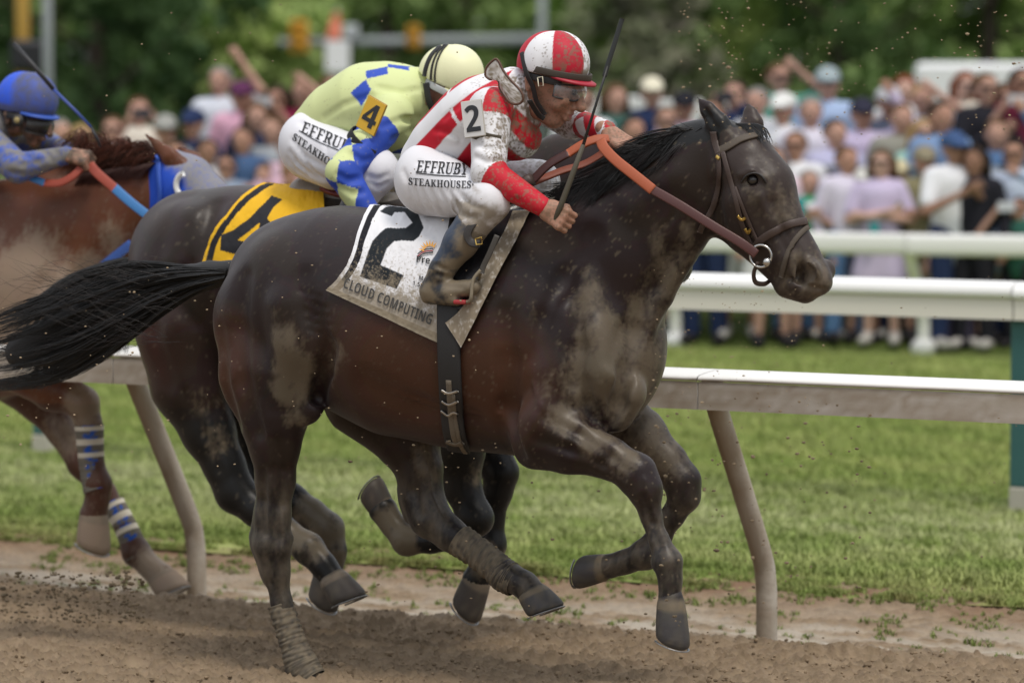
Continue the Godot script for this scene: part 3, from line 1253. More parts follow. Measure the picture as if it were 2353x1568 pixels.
	f.bone(P(600, 1150, 0.14), P(585, 1232, 0.13), 0.016, 0.024, 0.025)
	f.bone(P(590, 1255, 0.13), P(615, 1330, 0.12), 0.024, 0.016, 0.025)
	# stifle, flank
	f.bone(P(690, 850, 0.2), P(700, 930, 0.2), 0.11, 0.075, 0.05, 0.6)
	# far hind leg
	chain(f, [[850, 900, 120, -0.16, 0.75], [930, 990, 86, -0.16, 0.78], [962, 1075, 54, -0.15, 0.85], [968, 1140, 50, -0.15, 0.85], [988, 1188, 46, -0.14, 0.85], [1035, 1228, 36, -0.14, 0.95], [1095, 1268, 28, -0.13, 1], [1160, 1322, 34, -0.13, 1], [1205, 1342, 27, -0.13, 1], [1218, 1358, 31, -0.13, 1]], 0.035)
	f.bone(P(925, 1125, -0.15), P(940, 1188, -0.14), 0.018, 0.022, 0.025)
	# muscle lines met along the view: [u, v, radius px, depth mm]; negative depth is a ridge
	sculpt(f, [[752, 800, 26, 28.2], [738, 850, 24, 48.4], [730, 920, 20, 60.5], [722, 1000, 16, 44.3]], 0.03)
	sculpt(f, [[700, 640, 30, 10.1], [712, 720, 28, 16.1], [735, 790, 24, 18.2]], 0.05)
	sculpt(f, [[560, 640, 24, 14], [548, 760, 24, 22.2], [556, 880, 22, 24.2], [590, 990, 18, 18.2]], 0.04)
	sculpt(f, [[640, 700, 40, -14], [655, 800, 48, -18.2], [650, 900, 40, -14]], 0.05)
	sculpt(f, [[508, 760, 24, 10.1], [512, 860, 22, 12.1], [545, 970, 18, 12.1]], 0.03)
	sculpt(f, [[1160, 720, 26, 12.1], [1168, 830, 26, 22.2], [1172, 940, 24, 26.3], [1190, 1040, 18, 20.2]], 0.04)
	sculpt(f, [[1360, 545, 26, 10.1], [1300, 640, 26, 18.2], [1255, 740, 24, 18.2], [1240, 820, 22, 12.1]], 0.05)
	sculpt(f, [[1290, 720, 34, -12.1], [1270, 850, 44, -18.2], [1250, 950, 40, -12.1]], 0.05)
	sculpt(f, [[1350, 640, 28, -8.1], [1365, 760, 36, -16.1], [1395, 850, 36, -16.1]], 0.05)
	sculpt(f, [[1322, 700, 18, 10.1], [1330, 800, 18, 16.1], [1322, 880, 18, 16.1]], 0.03)
	sculpt(f, [[1545, 580, 22, 12.1], [1500, 660, 24, 18.2], [1445, 760, 24, 16.1], [1415, 830, 20, 10.1]], 0.04)
	sculpt(f, [[1585, 600, 16, -8.1], [1530, 690, 18, -10.1], [1490, 760, 18, -8.1]], 0.03)
	sculpt(f, [[1470, 760, 20, 16.1], [1440, 850, 20, 32.2], [1418, 930, 18, 36.3], [1400, 975, 14, 24.2]], 0.03)
	sculpt(f, [[1345, 880, 16, 14], [1352, 930, 16, 24.2], [1362, 968, 14, 20.2]], 0.025)
	sculpt(f, [[1255, 960, 14, 10.1], [1330, 1000, 13, 16.1], [1400, 1050, 11, 14], [1440, 1080, 9, 8.1]], 0.02)
	sculpt(f, [[1235, 1010, 14, 8.1], [1310, 1035, 12, 14], [1380, 1068, 10, 12.1], [1430, 1098, 8, 8.1]], 0.02)
	sculpt(f, [[1478, 1140, 8, 8.1], [1500, 1200, 8, 12.1], [1516, 1255, 8, 10.1]], 0.012)
	sculpt(f, [[640, 1010, 12, 8.1], [652, 1080, 12, 12.1], [648, 1160, 10, 10.1]], 0.02)
	sculpt(f, [[606, 1080, 10, 8.1], [602, 1150, 10, 16.1], [606, 1225, 9, 12.1]], 0.02)
	sculpt(f, [[612, 1280, 8, 8.1], [622, 1340, 8, 10.1], [640, 1392, 7, 8.1]], 0.012)
	sculpt(f, [[668, 1235, 12, -8.1], [650, 1262, 16, -8.1]], 0.02)
	sculpt(f, [[940, 1060, 14, 10.1], [948, 1130, 12, 14], [965, 1180, 10, 12.1]], 0.02)
	sculpt(f, [[1650, 430, 18, 12.1], [1640, 490, 18, 18.2], [1662, 545, 14, 16.1]], 0.03)
	sculpt(f, [[1690, 470, 34, -10.1], [1705, 510, 30, -8.1]], 0.04)
	sculpt(f, [[1765, 470, 12, 8.1], [1790, 530, 12, 14], [1810, 570, 10, 8.1]], 0.025)
	sculpt(f, [[1745, 450, 9, -8.1], [1780, 530, 7, -8.1]], 0.02)
	#sculpt(f, [[1706, 430, 10, 8.1], [1728, 440, 9, 10.1], [1750, 438, 9, 8.1]], 0.012)
	sculpt(f, [[1704, 402, 9, -8.1], [1728, 394, 9, -10.1], [1752, 408, 9, -8.1]], 0.012)
	sculpt(f, [[1450, 470, 40, -8.1], [1540, 400, 34, -8.1]], 0.06)
	sculpt(f, [[840, 880, 30, 8.1], [960, 935, 30, 12.1], [1080, 960, 30, 12.1]], 0.06)
	for w in [[[706, 690], [728, 702], [752, 708]], [[702, 712], [726, 724], [756, 728]], [[706, 734], [728, 745], [758, 746]], [[712, 756], [732, 766], [756, 764]], [[690, 668], [712, 676], [738, 682]], [[1560, 470], [1545, 500], [1520, 530]], [[1600, 470], [1585, 510], [1560, 545]]]:
		var wl := []
		for q in w:
			wl.append([q[0], q[1], 5, 3])
		sculpt(f, wl, 0.01)
	for w in [[[1772, 470], [1782, 505], [1800, 540], [1822, 580]], [[1290, 985], [1340, 1012], [1395, 1046]], [[1225, 880], [1240, 930], [1262, 968]], [[600, 920], [615, 990], [625, 1060]], [[1378, 880], [1390, 920], [1392, 960]], [[905, 900], [990, 930], [1090, 948], [1150, 950]], [[648, 1190], [655, 1240], [640, 1290]], [[985, 1080], [992, 1140], [1010, 1180]], [[1480, 1100], [1492, 1140], [1500, 1190]]]:
		var wl := []
		for q in w:
			wl.append([q[0], q[1], 4, -4.5])
		sculpt(f, wl, 0.008)
	sculpt(f, [[1648, 300, 6, 6.2], [1630, 268, 7, 10.8], [1612, 240, 4, 6.2]], 0.006)
	sculpt(f, [[1815, 590, 10, -4.7], [1828, 640, 9, -4.7], [1815, 672, 10, -4.7]], 0.015)
	f.ball(P(1729, 413, 0.100), 0.021, 0.010, 1.0, true)
	for z in [0.052, -0.052]:
		f.bone(P(1871 - z * 330, 628, z * 1.35), P(1850 - z * 330, 637, z * 0.8), 0.034, 0.02, 0.006, 0.8, true)
	sculpt(f, [[1893, 664, 6, 9], [1868, 662, 6, 10], [1838, 650, 6, 10], [1808, 636, 5, 7]], 0.008)
	sculpt(f, [[1846, 600, 10, 6], [1838, 630, 8, 6], [1846, 655, 7, 5]], 0.012)
	sculpt(f, [[1800, 660, 8, 4], [1815, 680, 7, 4]], 0.01)

	var blobs := []
	for b in [[662, 780, 62, 0.3, 0.95], [672, 840, 66, 0.3, 1.2], [668, 900, 60, 0.28, 1.15], [678, 970, 46, 0.26, 1.0], [690, 1040, 30, 0.24, 0.75], [650, 720, 40, 0.3, 0.6],
			[1345, 690, 70, 0.25, 0.95], [1330, 620, 40, 0.22, 0.75], [1400, 790, 110, 0.22, 1.1], [1390, 860, 120, 0.22, 1.2], [1440, 900, 110, 0.1, 1.2], [1450, 800, 110, 0.05, 1.05], [1480, 720, 90, 0.03, 0.9], [1520, 640, 70, 0.05, 0.8],
			[1500, 860, 110, -0.1, 1.1], [1480, 950, 90, -0.1, 1.0], [1300, 790, 45, 0.3, 0.8], [1290, 960, 50, 0.3, 1.1], [1370, 1000, 60, 0.26, 1.0], [1430, 1050, 55, 0.24, 0.9], 
			[1520, 1040, 90, -0.12, 0.9],  [1000, 1060, 70, -0.1, 0.8],  
			[1790, 470, 70, 0.07, 0.58], [1740, 430, 60, 0.1, 0.5], [1850, 640, 90, 0.06, 0.66], [1690, 300, 40, 0.05, 0.6], [1235, 720, 50, 0.3, 0.5], [745, 850, 50, 0.3, 0.7], [790, 800, 50, 0.3, 0.5], [1560, 560, 90, 0.08, 0.55], [1270, 880, 60, 0.3, 0.55]]:
		var c := P(b[0], b[1], b[3])
		blobs.append([c, b[2] * S(b[0], b[1], b[3]) * 1.15, b[4]])
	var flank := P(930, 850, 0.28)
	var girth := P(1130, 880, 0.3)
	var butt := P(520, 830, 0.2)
	var knee_y := P(1460, 1090, 0.18).y
	var hock := P(640, 1050, 0.16).y
	var head_x := P(1640, 420, 0.0).x
	var cl := pxl([[1245, 520], [1330, 455], [1420, 388], [1520, 325], [1600, 292], [1650, 285]], 0.03)
	var crest_d := func(p: Vector3) -> float:
		var d := 9.0
		for i in cl.size() - 1:
			d = minf(d, sd(p, cl[i], cl[i + 1]))
		return d + 0.02 * noise.get_noise_3d(p.x * 30.0, p.y * 12.0, p.z * 30.0)
	var paint := func(p: Vector3, _n: Vector3) -> Color:
		var v := 0.5 + 0.5 * noise.get_noise_3d(p.x * 3.0, p.y * 3.0, p.z * 3.0)
		var c := Color(0.0120, 0.0080, 0.0070).lerp(Color(0.0270, 0.0150, 0.0112), v)
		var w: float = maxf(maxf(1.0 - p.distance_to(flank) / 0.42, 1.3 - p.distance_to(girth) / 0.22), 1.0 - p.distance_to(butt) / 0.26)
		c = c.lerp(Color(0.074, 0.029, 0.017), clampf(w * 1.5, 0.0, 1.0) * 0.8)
		if p.x > head_x:
			c = c.lerp(Color(0.040, 0.029, 0.024), smoothstep(head_x, head_x + 0.1, p.x) * 0.8)
		if p.y < hock:
			c = c.lerp(Color(0.016, 0.0142, 0.014), smoothstep(hock, hock - 0.25, p.y))
			# dried dust in streaks down the legs
			var sk := noise.get_noise_3d(p.x * 16.0, p.y * 4.5, p.z * 16.0) + 0.4 * noise_fine.get_noise_3d(p.x * 60.0, p.y * 30.0, p.z * 60.0)
			c = c.lerp(Color(0.125, 0.103, 0.076), clampf(0.34 + sk * 0.75, 0.0, 0.72) * smoothstep(hock, hock - 0.2, p.y))
		var m: float = mud_mask(p, blobs)
		c = c.lerp(mud_col, m * 0.55)
		if crest_d.call(p) < 0.075:
			c = Color(0.010, 0.0095, 0.010)
		var sp := speck(p, 60.0, 0.52) * 0.5
		c = c.lerp(mud_col, sp * (0.6 if p.x > 0.2 else 0.25))
		return c
	var root := thing("horse", "dark bay racehorse at full gallop under the white number 2 cloth, chest caked with mud", "horse", F1.o, -YAW)
	soft("body", [[f, 0.0092]], paint, coat_material(0.5), root)

	# eye
	var eye := SphereMesh.new()
	eye.radius = 0.023
	eye.height = 0.044
	var em := flat(0.008, 0.006, 0.006, 0.08)
	em.clearcoat_enabled = true
	var eo := part("eye", eye, em, root)
	eo.position = P(1731, 413, 0.083)
	for lid in [[[1704, 418], [1714, 403], [1732, 397], [1750, 405], [1760, 420]]]:
		var lp := laid(f, lid, 0.004, f.few(P(1730, 413, 0.08), 0.2, f.all), 5)
		part("eyelid", tube(lp[0], fill(lp[0].size(), 0.0038), 7), flat(0.016, 0.013, 0.012, 0.5), root)
	# hooves
	var hm := vcol(0.55, 0.4)
	relief(hm, noise_tex(256, 0.02, 9, 4, true, 4.0), 7.0, 0.4)
	var shoe := flat(0.3, 0.3, 0.3, 0.4)
	shoe.metallic = 0.8
	var hooves := [
		[[1540, 1384, 0.17], [1534, 1480, 0.17], [1620, 1400, 0.17], 40],
		[[1390, 1301, -0.16], [1326, 1302, -0.16], [1350, 1360, -0.16], 38],
		[[1222, 1362, -0.13], [1246, 1412, -0.13], [1330, 1380, -0.13], 44],
		[[722, 1572, 0.1], [740, 1625, 0.1], [800, 1570, 0.1], 42]]
	for h in hooves:
		var t := P(h[0][0], h[0][1], h[0][2])
		var b := P(h[1][0], h[1][1], h[1][2])
		var toe := P(h[2][0], h[2][1], h[2][2]) - t
		var sc := S(h[0][0], h[0][1], h[0][2])
		var ho := part("hoof", hoof_mesh(t, b - t, toe, h[3] * sc, t.distance_to(b) * 0.96), hm, root)
		part("shoe", shoe_mesh(t, b - t, toe, h[3] * sc * 1.02, t.distance_to(b) * 0.96), shoe, ho)
	# bandages
	var bm := vcol(0.95, 0.2)
	relief(bm, coat_normal, 9.0, 0.5)
	var bcol := func(p: Vector3, _t: float, _an: float) -> Color:
		var g := 0.5 + 0.5 * noise.get_noise_3d(p.x * 40.0, p.y * 40.0, p.z * 40.0)
		return Color(0.062, 0.058, 0.053).lerp(Color(0.20, 0.165, 0.118), clampf(g * 1.9 - 0.35, 0.0, 1.0))
	part("bandage", wrap_mesh(pxl([[644, 1388], [660, 1440], [676, 1485], [694, 1530], [716, 1562]], 0.105), [0.050, 0.050, 0.053, 0.065, 0.060], 0.004, bcol), bm, root)
	part("bandage", wrap_mesh(pxl([[1055, 1240], [1095, 1268], [1135, 1300], [1164, 1325], [1184, 1336]], -0.13), [0.062, 0.058, 0.060, 0.063, 0.054], 0.004, bcol), bm, root)
	# tail
	rng.seed = 21
	var ts := Sheet.new()
	var top := [[522, 616], [430, 610], [310, 606], [180, 640], [60, 690], [-70, 745]]
	var low := [[512, 648], [440, 676], [340, 740], [225, 830], [95, 890], [-70, 905]]
	for lock in 120:
		var e := pow(rng.randf(), 0.9)
		var z0 := rng.randf_range(-0.04, 0.045)
		var zz := rng.randf_range(-0.16, 0.22)
		var wob := rng.randf_range(-22.0, 22.0)
		var ph := rng.randf() * 6.0
		var len_ := rng.randf_range(0.62, 1.06)
		for i in 15:
			var ee := clampf(e + rng.randf_range(-0.035, 0.035), 0.0, 1.0)
			var ll := len_ * rng.randf_range(0.86, 1.04)
			var pts := []
			for k in 6:
				var t := k / 5.0 * ll
				var q := minf(t, 1.0) * 5.0
				var j := mini(int(q), 4)
				var f_ := q - j
				var u: float = lerpf(lerpf(top[j][0], top[j + 1][0], f_), lerpf(low[j][0], low[j + 1][0], f_), ee)
				var v: float = lerpf(lerpf(top[j][1], top[j + 1][1], f_), lerpf(low[j][1], low[j + 1][1], f_), ee)
				v += wob * t + 12.0 * sin(t * 7.0 + ph) * t
				pts.append(P(u, v, z0 + (zz - z0) * t + rng.randf_range(-0.006, 0.006)))
			strand(ts, smooth_path(pts, 2), rng.randf_range(0.0014, 0.0032), Color(0.0105, 0.010, 0.0105) if lock % 3 else Color(0.019, 0.0175, 0.0175))
	# loose flyaway hair
	for i in 110:
		var u0 := rng.randf_range(120, 420)
		var v0 := 640.0 + rng.randf_range(-20, 150)
		var pts := [P(u0, v0, 0.1), P(u0 - 70, v0 + rng.randf_range(-40, 20), 0.15), P(u0 - 150, v0 + rng.randf_range(-70, 60), 0.2)]
		strand(ts, smooth_path(pts, 3), 0.0009, Color(0.012, 0.011, 0.011))
	var tail := part("tail", ts.done(), hair_material(), root)
	tail.set_meta("kind", "stuff")
	var tc := Field.new()
	chain(tc, [[550, 622, 28, 0, 0.9], [480, 632, 30, 0, 0.9], [390, 655, 46, 0, 0.7], [270, 710, 74, 0.02, 0.5], [150, 775, 66, 0.03, 0.4], [40, 810, 36, 0.05, 0.4]], 0.03)
	soft("tail_core", [[tc, 0.012]], null, flat(0.0105, 0.010, 0.0105, 0.6), root)
	# mane: locks from the crest, streaming back over the near side of the neck
	var ms := Sheet.new()
	for lock in 150:
		var t0 := (lock + rng.randf()) / 150.0
		var crest := [[1245, 505], [1330, 440], [1420, 372], [1520, 312], [1600, 282], [1648, 278]]
		var back := rng.randf_range(110, 230)
		var down := rng.randf_range(-8, 62) if rng.randf() < 0.7 else rng.randf_range(-46, 4)
		var z0 := rng.randf_range(-0.05, 0.04)
		var bend := rng.randf_range(-14, 14)
		for i in 15:
			var t := clampf(t0 + rng.randf_range(-0.008, 0.008), 0.0, 1.0)
			var q := t * 5.0
			var j := mini(int(q), 4)
			var u: float = lerpf(crest[j][0], crest[j + 1][0], q - j)
			var v: float = lerpf(crest[j][1], crest[j + 1][1], q - j)
			var bk := back * rng.randf_range(0.8, 1.08)
			var dn := down + rng.randf_range(-7, 7)
			var zb := 0.05 + 0.06 * maxf(dn, 0.0) / 90.0
			var zz := z0 + rng.randf_range(-0.008, 0.008)
			var slope := 0.62 if t < 0.75 else 0.5
			var pts := [P(u, v + 22, zz), P(u - bk * 0.22, v + 2 + bk * 0.1 + dn * 0.1, zz + 0.012), P(u - bk * 0.6, v + bk * slope * 0.6 + dn * 0.5 + bend, maxf(zz, zb)), P(u - bk, v + bk * slope + dn + rng.randf_range(-5, 5), zb + 0.04)]
			strand(ms, smooth_path(pts, 3), rng.randf_range(0.0015, 0.0034), Color(0.0095, 0.009, 0.0095) if lock % 4 else Color(0.016, 0.0145, 0.0145))
	for i in 60:
		# forelock blown between the ears
		var u := rng.randf_range(1668, 1725)
		var pts := [P(u, 292 + absf(u - 1697) * 0.1, 0.0), P(u + 8, 284, 0.01), P(u + 25 + rng.randf() * 12, 296, 0.02), P(u + 38 + rng.randf() * 14, 318 + rng.randf() * 14, 0.04)]
		strand(ms, smooth_path(pts, 3), 0.0035, Color(0.013, 0.012, 0.012))
	var mane := part("mane", ms.done(), hair_material(), root)
	mane.set_meta("kind", "stuff")

var hair_mat: StandardMaterial3D
func hair_material() -> StandardMaterial3D:
	if hair_mat == null:
		hair_mat = vcol(0.42, 0.5)
	return hair_mat

func plain_hooves(root: Node3D, list: Array, hm: Material, horn := Color(0.075, 0.066, 0.058)) -> void:
	for h in list:
		var t := P(h[0][0], h[0][1], h[0][2])
		var b := P(h[1][0], h[1][1], h[1][2])
		var toe := P(h[2][0], h[2][1], h[2][2]) - t
		var sc := S(h[0][0], h[0][1], h[0][2])
		var ho := part("hoof", hoof_mesh(t, b - t, toe, h[3] * sc, t.distance_to(b) * 0.96, horn, Color(0.2, 0.16, 0.115)), hm, root)
		var shoe := flat(0.3, 0.3, 0.3, 0.4)
		shoe.metallic = 0.8
		part("shoe", shoe_mesh(t, b - t, toe, h[3] * sc * 1.02, t.distance_to(b) * 0.96), shoe, ho)

func horse_two() -> void:
	fr = F2
	var f := Field.new()
	body2 = f
	chain(f, [[455, 600, 165, 0, 0.92], [560, 625, 190, 0, 0.9], [690, 650, 205, 0, 0.88], [830, 680, 215, 0, 0.82], [960, 690, 222, 0, 0.78], [1090, 690, 220, 0, 0.66], [1170, 710, 180, 0, 0.7]], 0.08)
	for z in [0.17, -0.17]:
		var du: float = -z * 300.0
		f.bone(P(480 + du, 560, z), P(440 + du, 680, z), 0.15, 0.16, 0.07, 0.7)
		f.bone(P(440 + du, 640, z), P(450 + du, 800, z), 0.15, 0.13, 0.06, 0.7)
		f.bone(P(1110 + du, 590, z * 0.7), P(1225 + du, 780, z), 0.14, 0.13, 0.06, 0.6)
		f.bone(P(1225 + du, 780, z), P(1130 + du, 900, z), 0.13, 0.12, 0.06, 0.7)
	chain(f, [[1140, 610, 190, 0, 0.6], [1220, 500, 140, 0, 0.55], [1300, 420, 108, 0, 0.5], [1380, 390, 92, 0, 0.5]], 0.06)
	chain(f, [[1400, 380, 60, 0, 0.9], [1435, 415, 78, 0, 0.8], [1470, 480, 76, 0, 0.72], [1515, 550, 60, 0, 0.66], [1550, 605, 44, 0, 0.86]], 0.035)
	f.bone(P(1425, 470, 0), P(1470, 530, 0), 60 * S(1425, 470), 44 * S(1425, 470), 0.04, 0.78)
	f.bone(P(1540, 622, 0), P(1560, 625, 0), 0.045, 0.04, 0.02)
	for z in [0.055, -0.055]:
		f.bone(P(1405 - z * 330, 350, z), P(1385 - z * 330, 300, z), 0.032, 0.008, 0.02, 0.7)
	# hind legs
	chain(f, [[420, 770, 118, 0.17, 0.72], [432, 880, 92, 0.17, 0.75], [478, 990, 64, 0.16, 0.8], [515, 1070, 48, 0.15, 0.85], [540, 1130, 46, 0.14, 0.85], [590, 1172, 36, 0.13, 0.95], [650, 1215, 29, 0.12, 1], [708, 1260, 34, 0.12, 1], [742, 1298, 27, 0.12, 1], [762, 1326, 30, 0.12, 1]], 0.035)
	f.bone(P(498, 1080, 0.15), P(505, 1130, 0.14), 0.018, 0.022, 0.02)
	chain(f, [[530, 800, 110, -0.16, 0.75], [560, 930, 80, -0.16, 0.78], [580, 1030, 52, -0.15, 0.85], [600, 1100, 46, -0.14, 0.85], [670, 1150, 36, -0.13, 0.95], [715, 1180, 32, -0.13, 1], [752, 1215, 36, -0.13, 1], [765, 1265, 28, -0.13, 1], [752, 1312, 36, -0.13, 1]], 0.035)
	# fore legs: near one folded back, far one under the chest
	chain(f, [[1040, 930, 90, 0.18, 0.75], [1055, 1030, 60, 0.18, 0.85], [1062, 1120, 42, 0.17, 0.9], [1092, 1190, 40, 0.17, 0.95], [1050, 1238, 28, 0.16, 1], [990, 1243, 25, 0.16, 1], [935, 1240, 34, 0.16, 1], [902, 1205, 26, 0.16, 1], [880, 1172, 34, 0.16, 1.05]], 0.03)
	chain(f, [[1090, 960, 80, -0.16, 0.75], [1120, 1030, 52, -0.16, 0.85], [1150, 1085, 40, -0.16, 0.95], [1143, 1130, 32, -0.16, 1], [1132, 1190, 25, -0.16, 1], [1128, 1250, 33, -0.16, 1], [1110, 1300, 27, -0.16, 1], [1095, 1330, 34, -0.16, 1]], 0.03)
	sculpt(f, [[545, 600, 24, 6], [550, 660, 22, 6]], 0.04)
	sculpt(f, [[345, 640, 24, 6], [350, 760, 24, 10], [390, 880, 20, 9]], 0.04)
	sculpt(f, [[420, 900, 16, 6], [470, 1000, 12, 6], [500, 1080, 10, 6]], 0.02)
	sculpt(f, [[440, 500, 40, -8], [400, 600, 40, -9]], 0.05)
	sculpt(f, [[500, 470, 20, 6], [470, 560, 22, 9], [440, 640, 20, 8]], 0.04)
	for w in [[[420, 610], [432, 635], [428, 662]], [[440, 600], [452, 628], [448, 660]], [[402, 625], [412, 650], [408, 676]]]:
		var wl := []
		for q in w:
			wl.append([q[0], q[1], 5, 3.5])
		sculpt(f, wl, 0.01)
	var blobs := []
	for b in [[720, 1170, 60, -0.1, 1.25], [755, 1220, 60, -0.1, 1.25], [765, 1280, 40, -0.1, 1.2], [690, 1240, 60, 0.14, 1.25], [720, 1265, 45, 0.14, 1.0], [930, 1240, 60, 0.18, 1.25], [895, 1195, 50, 0.18, 1.2], [500, 1010, 70, 0.2, 0.5], [470, 920, 60, 0.24, 0.4], [1120, 1290, 60, -0.12, 1.0], [1080, 1090, 50, 0.2, 0.5]]:
		blobs.append([P(b[0], b[1], b[3]), b[2] * S(b[0], b[1], b[3]) * 1.1, b[4]])
	var butt := P(350, 780, 0.2)
	var hock := P(470, 930, 0.16).y
	var paint := func(p: Vector3, _n: Vector3) -> Color:
		var v := 0.5 + 0.5 * noise.get_noise_3d(p.x * 3.0, p.y * 3.0, p.z * 3.0)
		var c := Color(0.017, 0.0115, 0.0100).lerp(Color(0.033, 0.0185, 0.0140), v)
		c = c.lerp(Color(0.060, 0.022, 0.013), clampf(1.2 - p.distance_to(butt) / 0.24, 0.0, 1.0) * 0.8)
		if p.y < hock:
			c = c.lerp(Color(0.010, 0.0095, 0.010), smoothstep(hock + 0.1, hock - 0.1, p.y))
		c = c.lerp(mud_col, mud_mask(p, blobs) * 0.8)
		return c.lerp(mud_col, speck(p, 60.0, 0.55) * 0.25)
	var root := thing("horse", "brown racehorse under the yellow number 4 cloth, galloping between the other two", "horse", F2.o, -YAW)
	soft("body", [[f, 0.012]], paint, coat_material(0.48), root)
	var hm := vcol(0.55, 0.4)
	plain_hooves(root, [
		[[764, 1330, 0.12], [795, 1388, 0.12], [880, 1350, 0.12], 42], [[752, 1314, -0.13], [730, 1385, -0.13], [800, 1390, -0.13], 38],
		[[880, 1174, 0.16], [842, 1128, 0.16], [960, 1090, 0.16], 36], [[1096, 1328, -0.16], [1058, 1400, -0.16], [1150, 1400, -0.16], 40]], hm)
	var ms := Sheet.new()
	rng.seed = 31
	for i in 220:
		var t := rng.randf()
		var u := lerpf(1170, 1390, t)
		var v := lerpf(405, 318, t) + 10.0 * sin(t * 3.0)
		var back := rng.randf_range(30, 95)
		var pts := [P(u, v + 22, rng.randf_range(-0.04, 0.04)), P(u - back * 0.4, v + rng.randf_range(-14, 10), 0.03), P(u - back, v + rng.randf_range(5, 50), 0.06)]
		strand(ms, smooth_path(pts, 3), rng.randf_range(0.004, 0.007), Color(0.010, 0.0095, 0.010))
	var mane := part("mane", ms.done(), hair_material(), root)
	mane.set_meta("kind", "stuff")
	var tl := Sheet.new()
	for i in 200:
		var e := rng.randf()
		var z0 := rng.randf_range(-0.04, 0.04)
		var l := rng.randf_range(0.7, 1.1)
		var pts := [P(318, 590, z0), P(318 - 70 * l, 600 + 60 * e, z0 * 2), P(318 - 170 * l, 640 + 130 * e, z0 * 3), P(318 - 260 * l, 720 + 180 * e, z0 * 4)]
		strand(tl, smooth_path(pts, 3), rng.randf_range(0.004, 0.008), Color(0.011, 0.010, 0.0105))
	for i in 90:
		var e := rng.randf_range(-40, 60)
		var pts := [P(330, 640, -0.05), P(290 + e * 0.2, 720, -0.05), P(268 + e * 0.5, 790 + rng.randf() * 25, -0.02)]
		strand(tl, smooth_path(pts, 3), 0.004, Color(0.011, 0.010, 0.0105))
	var tail := part("tail", tl.done(), hair_material(), root)
	tail.set_meta("kind", "stuff")

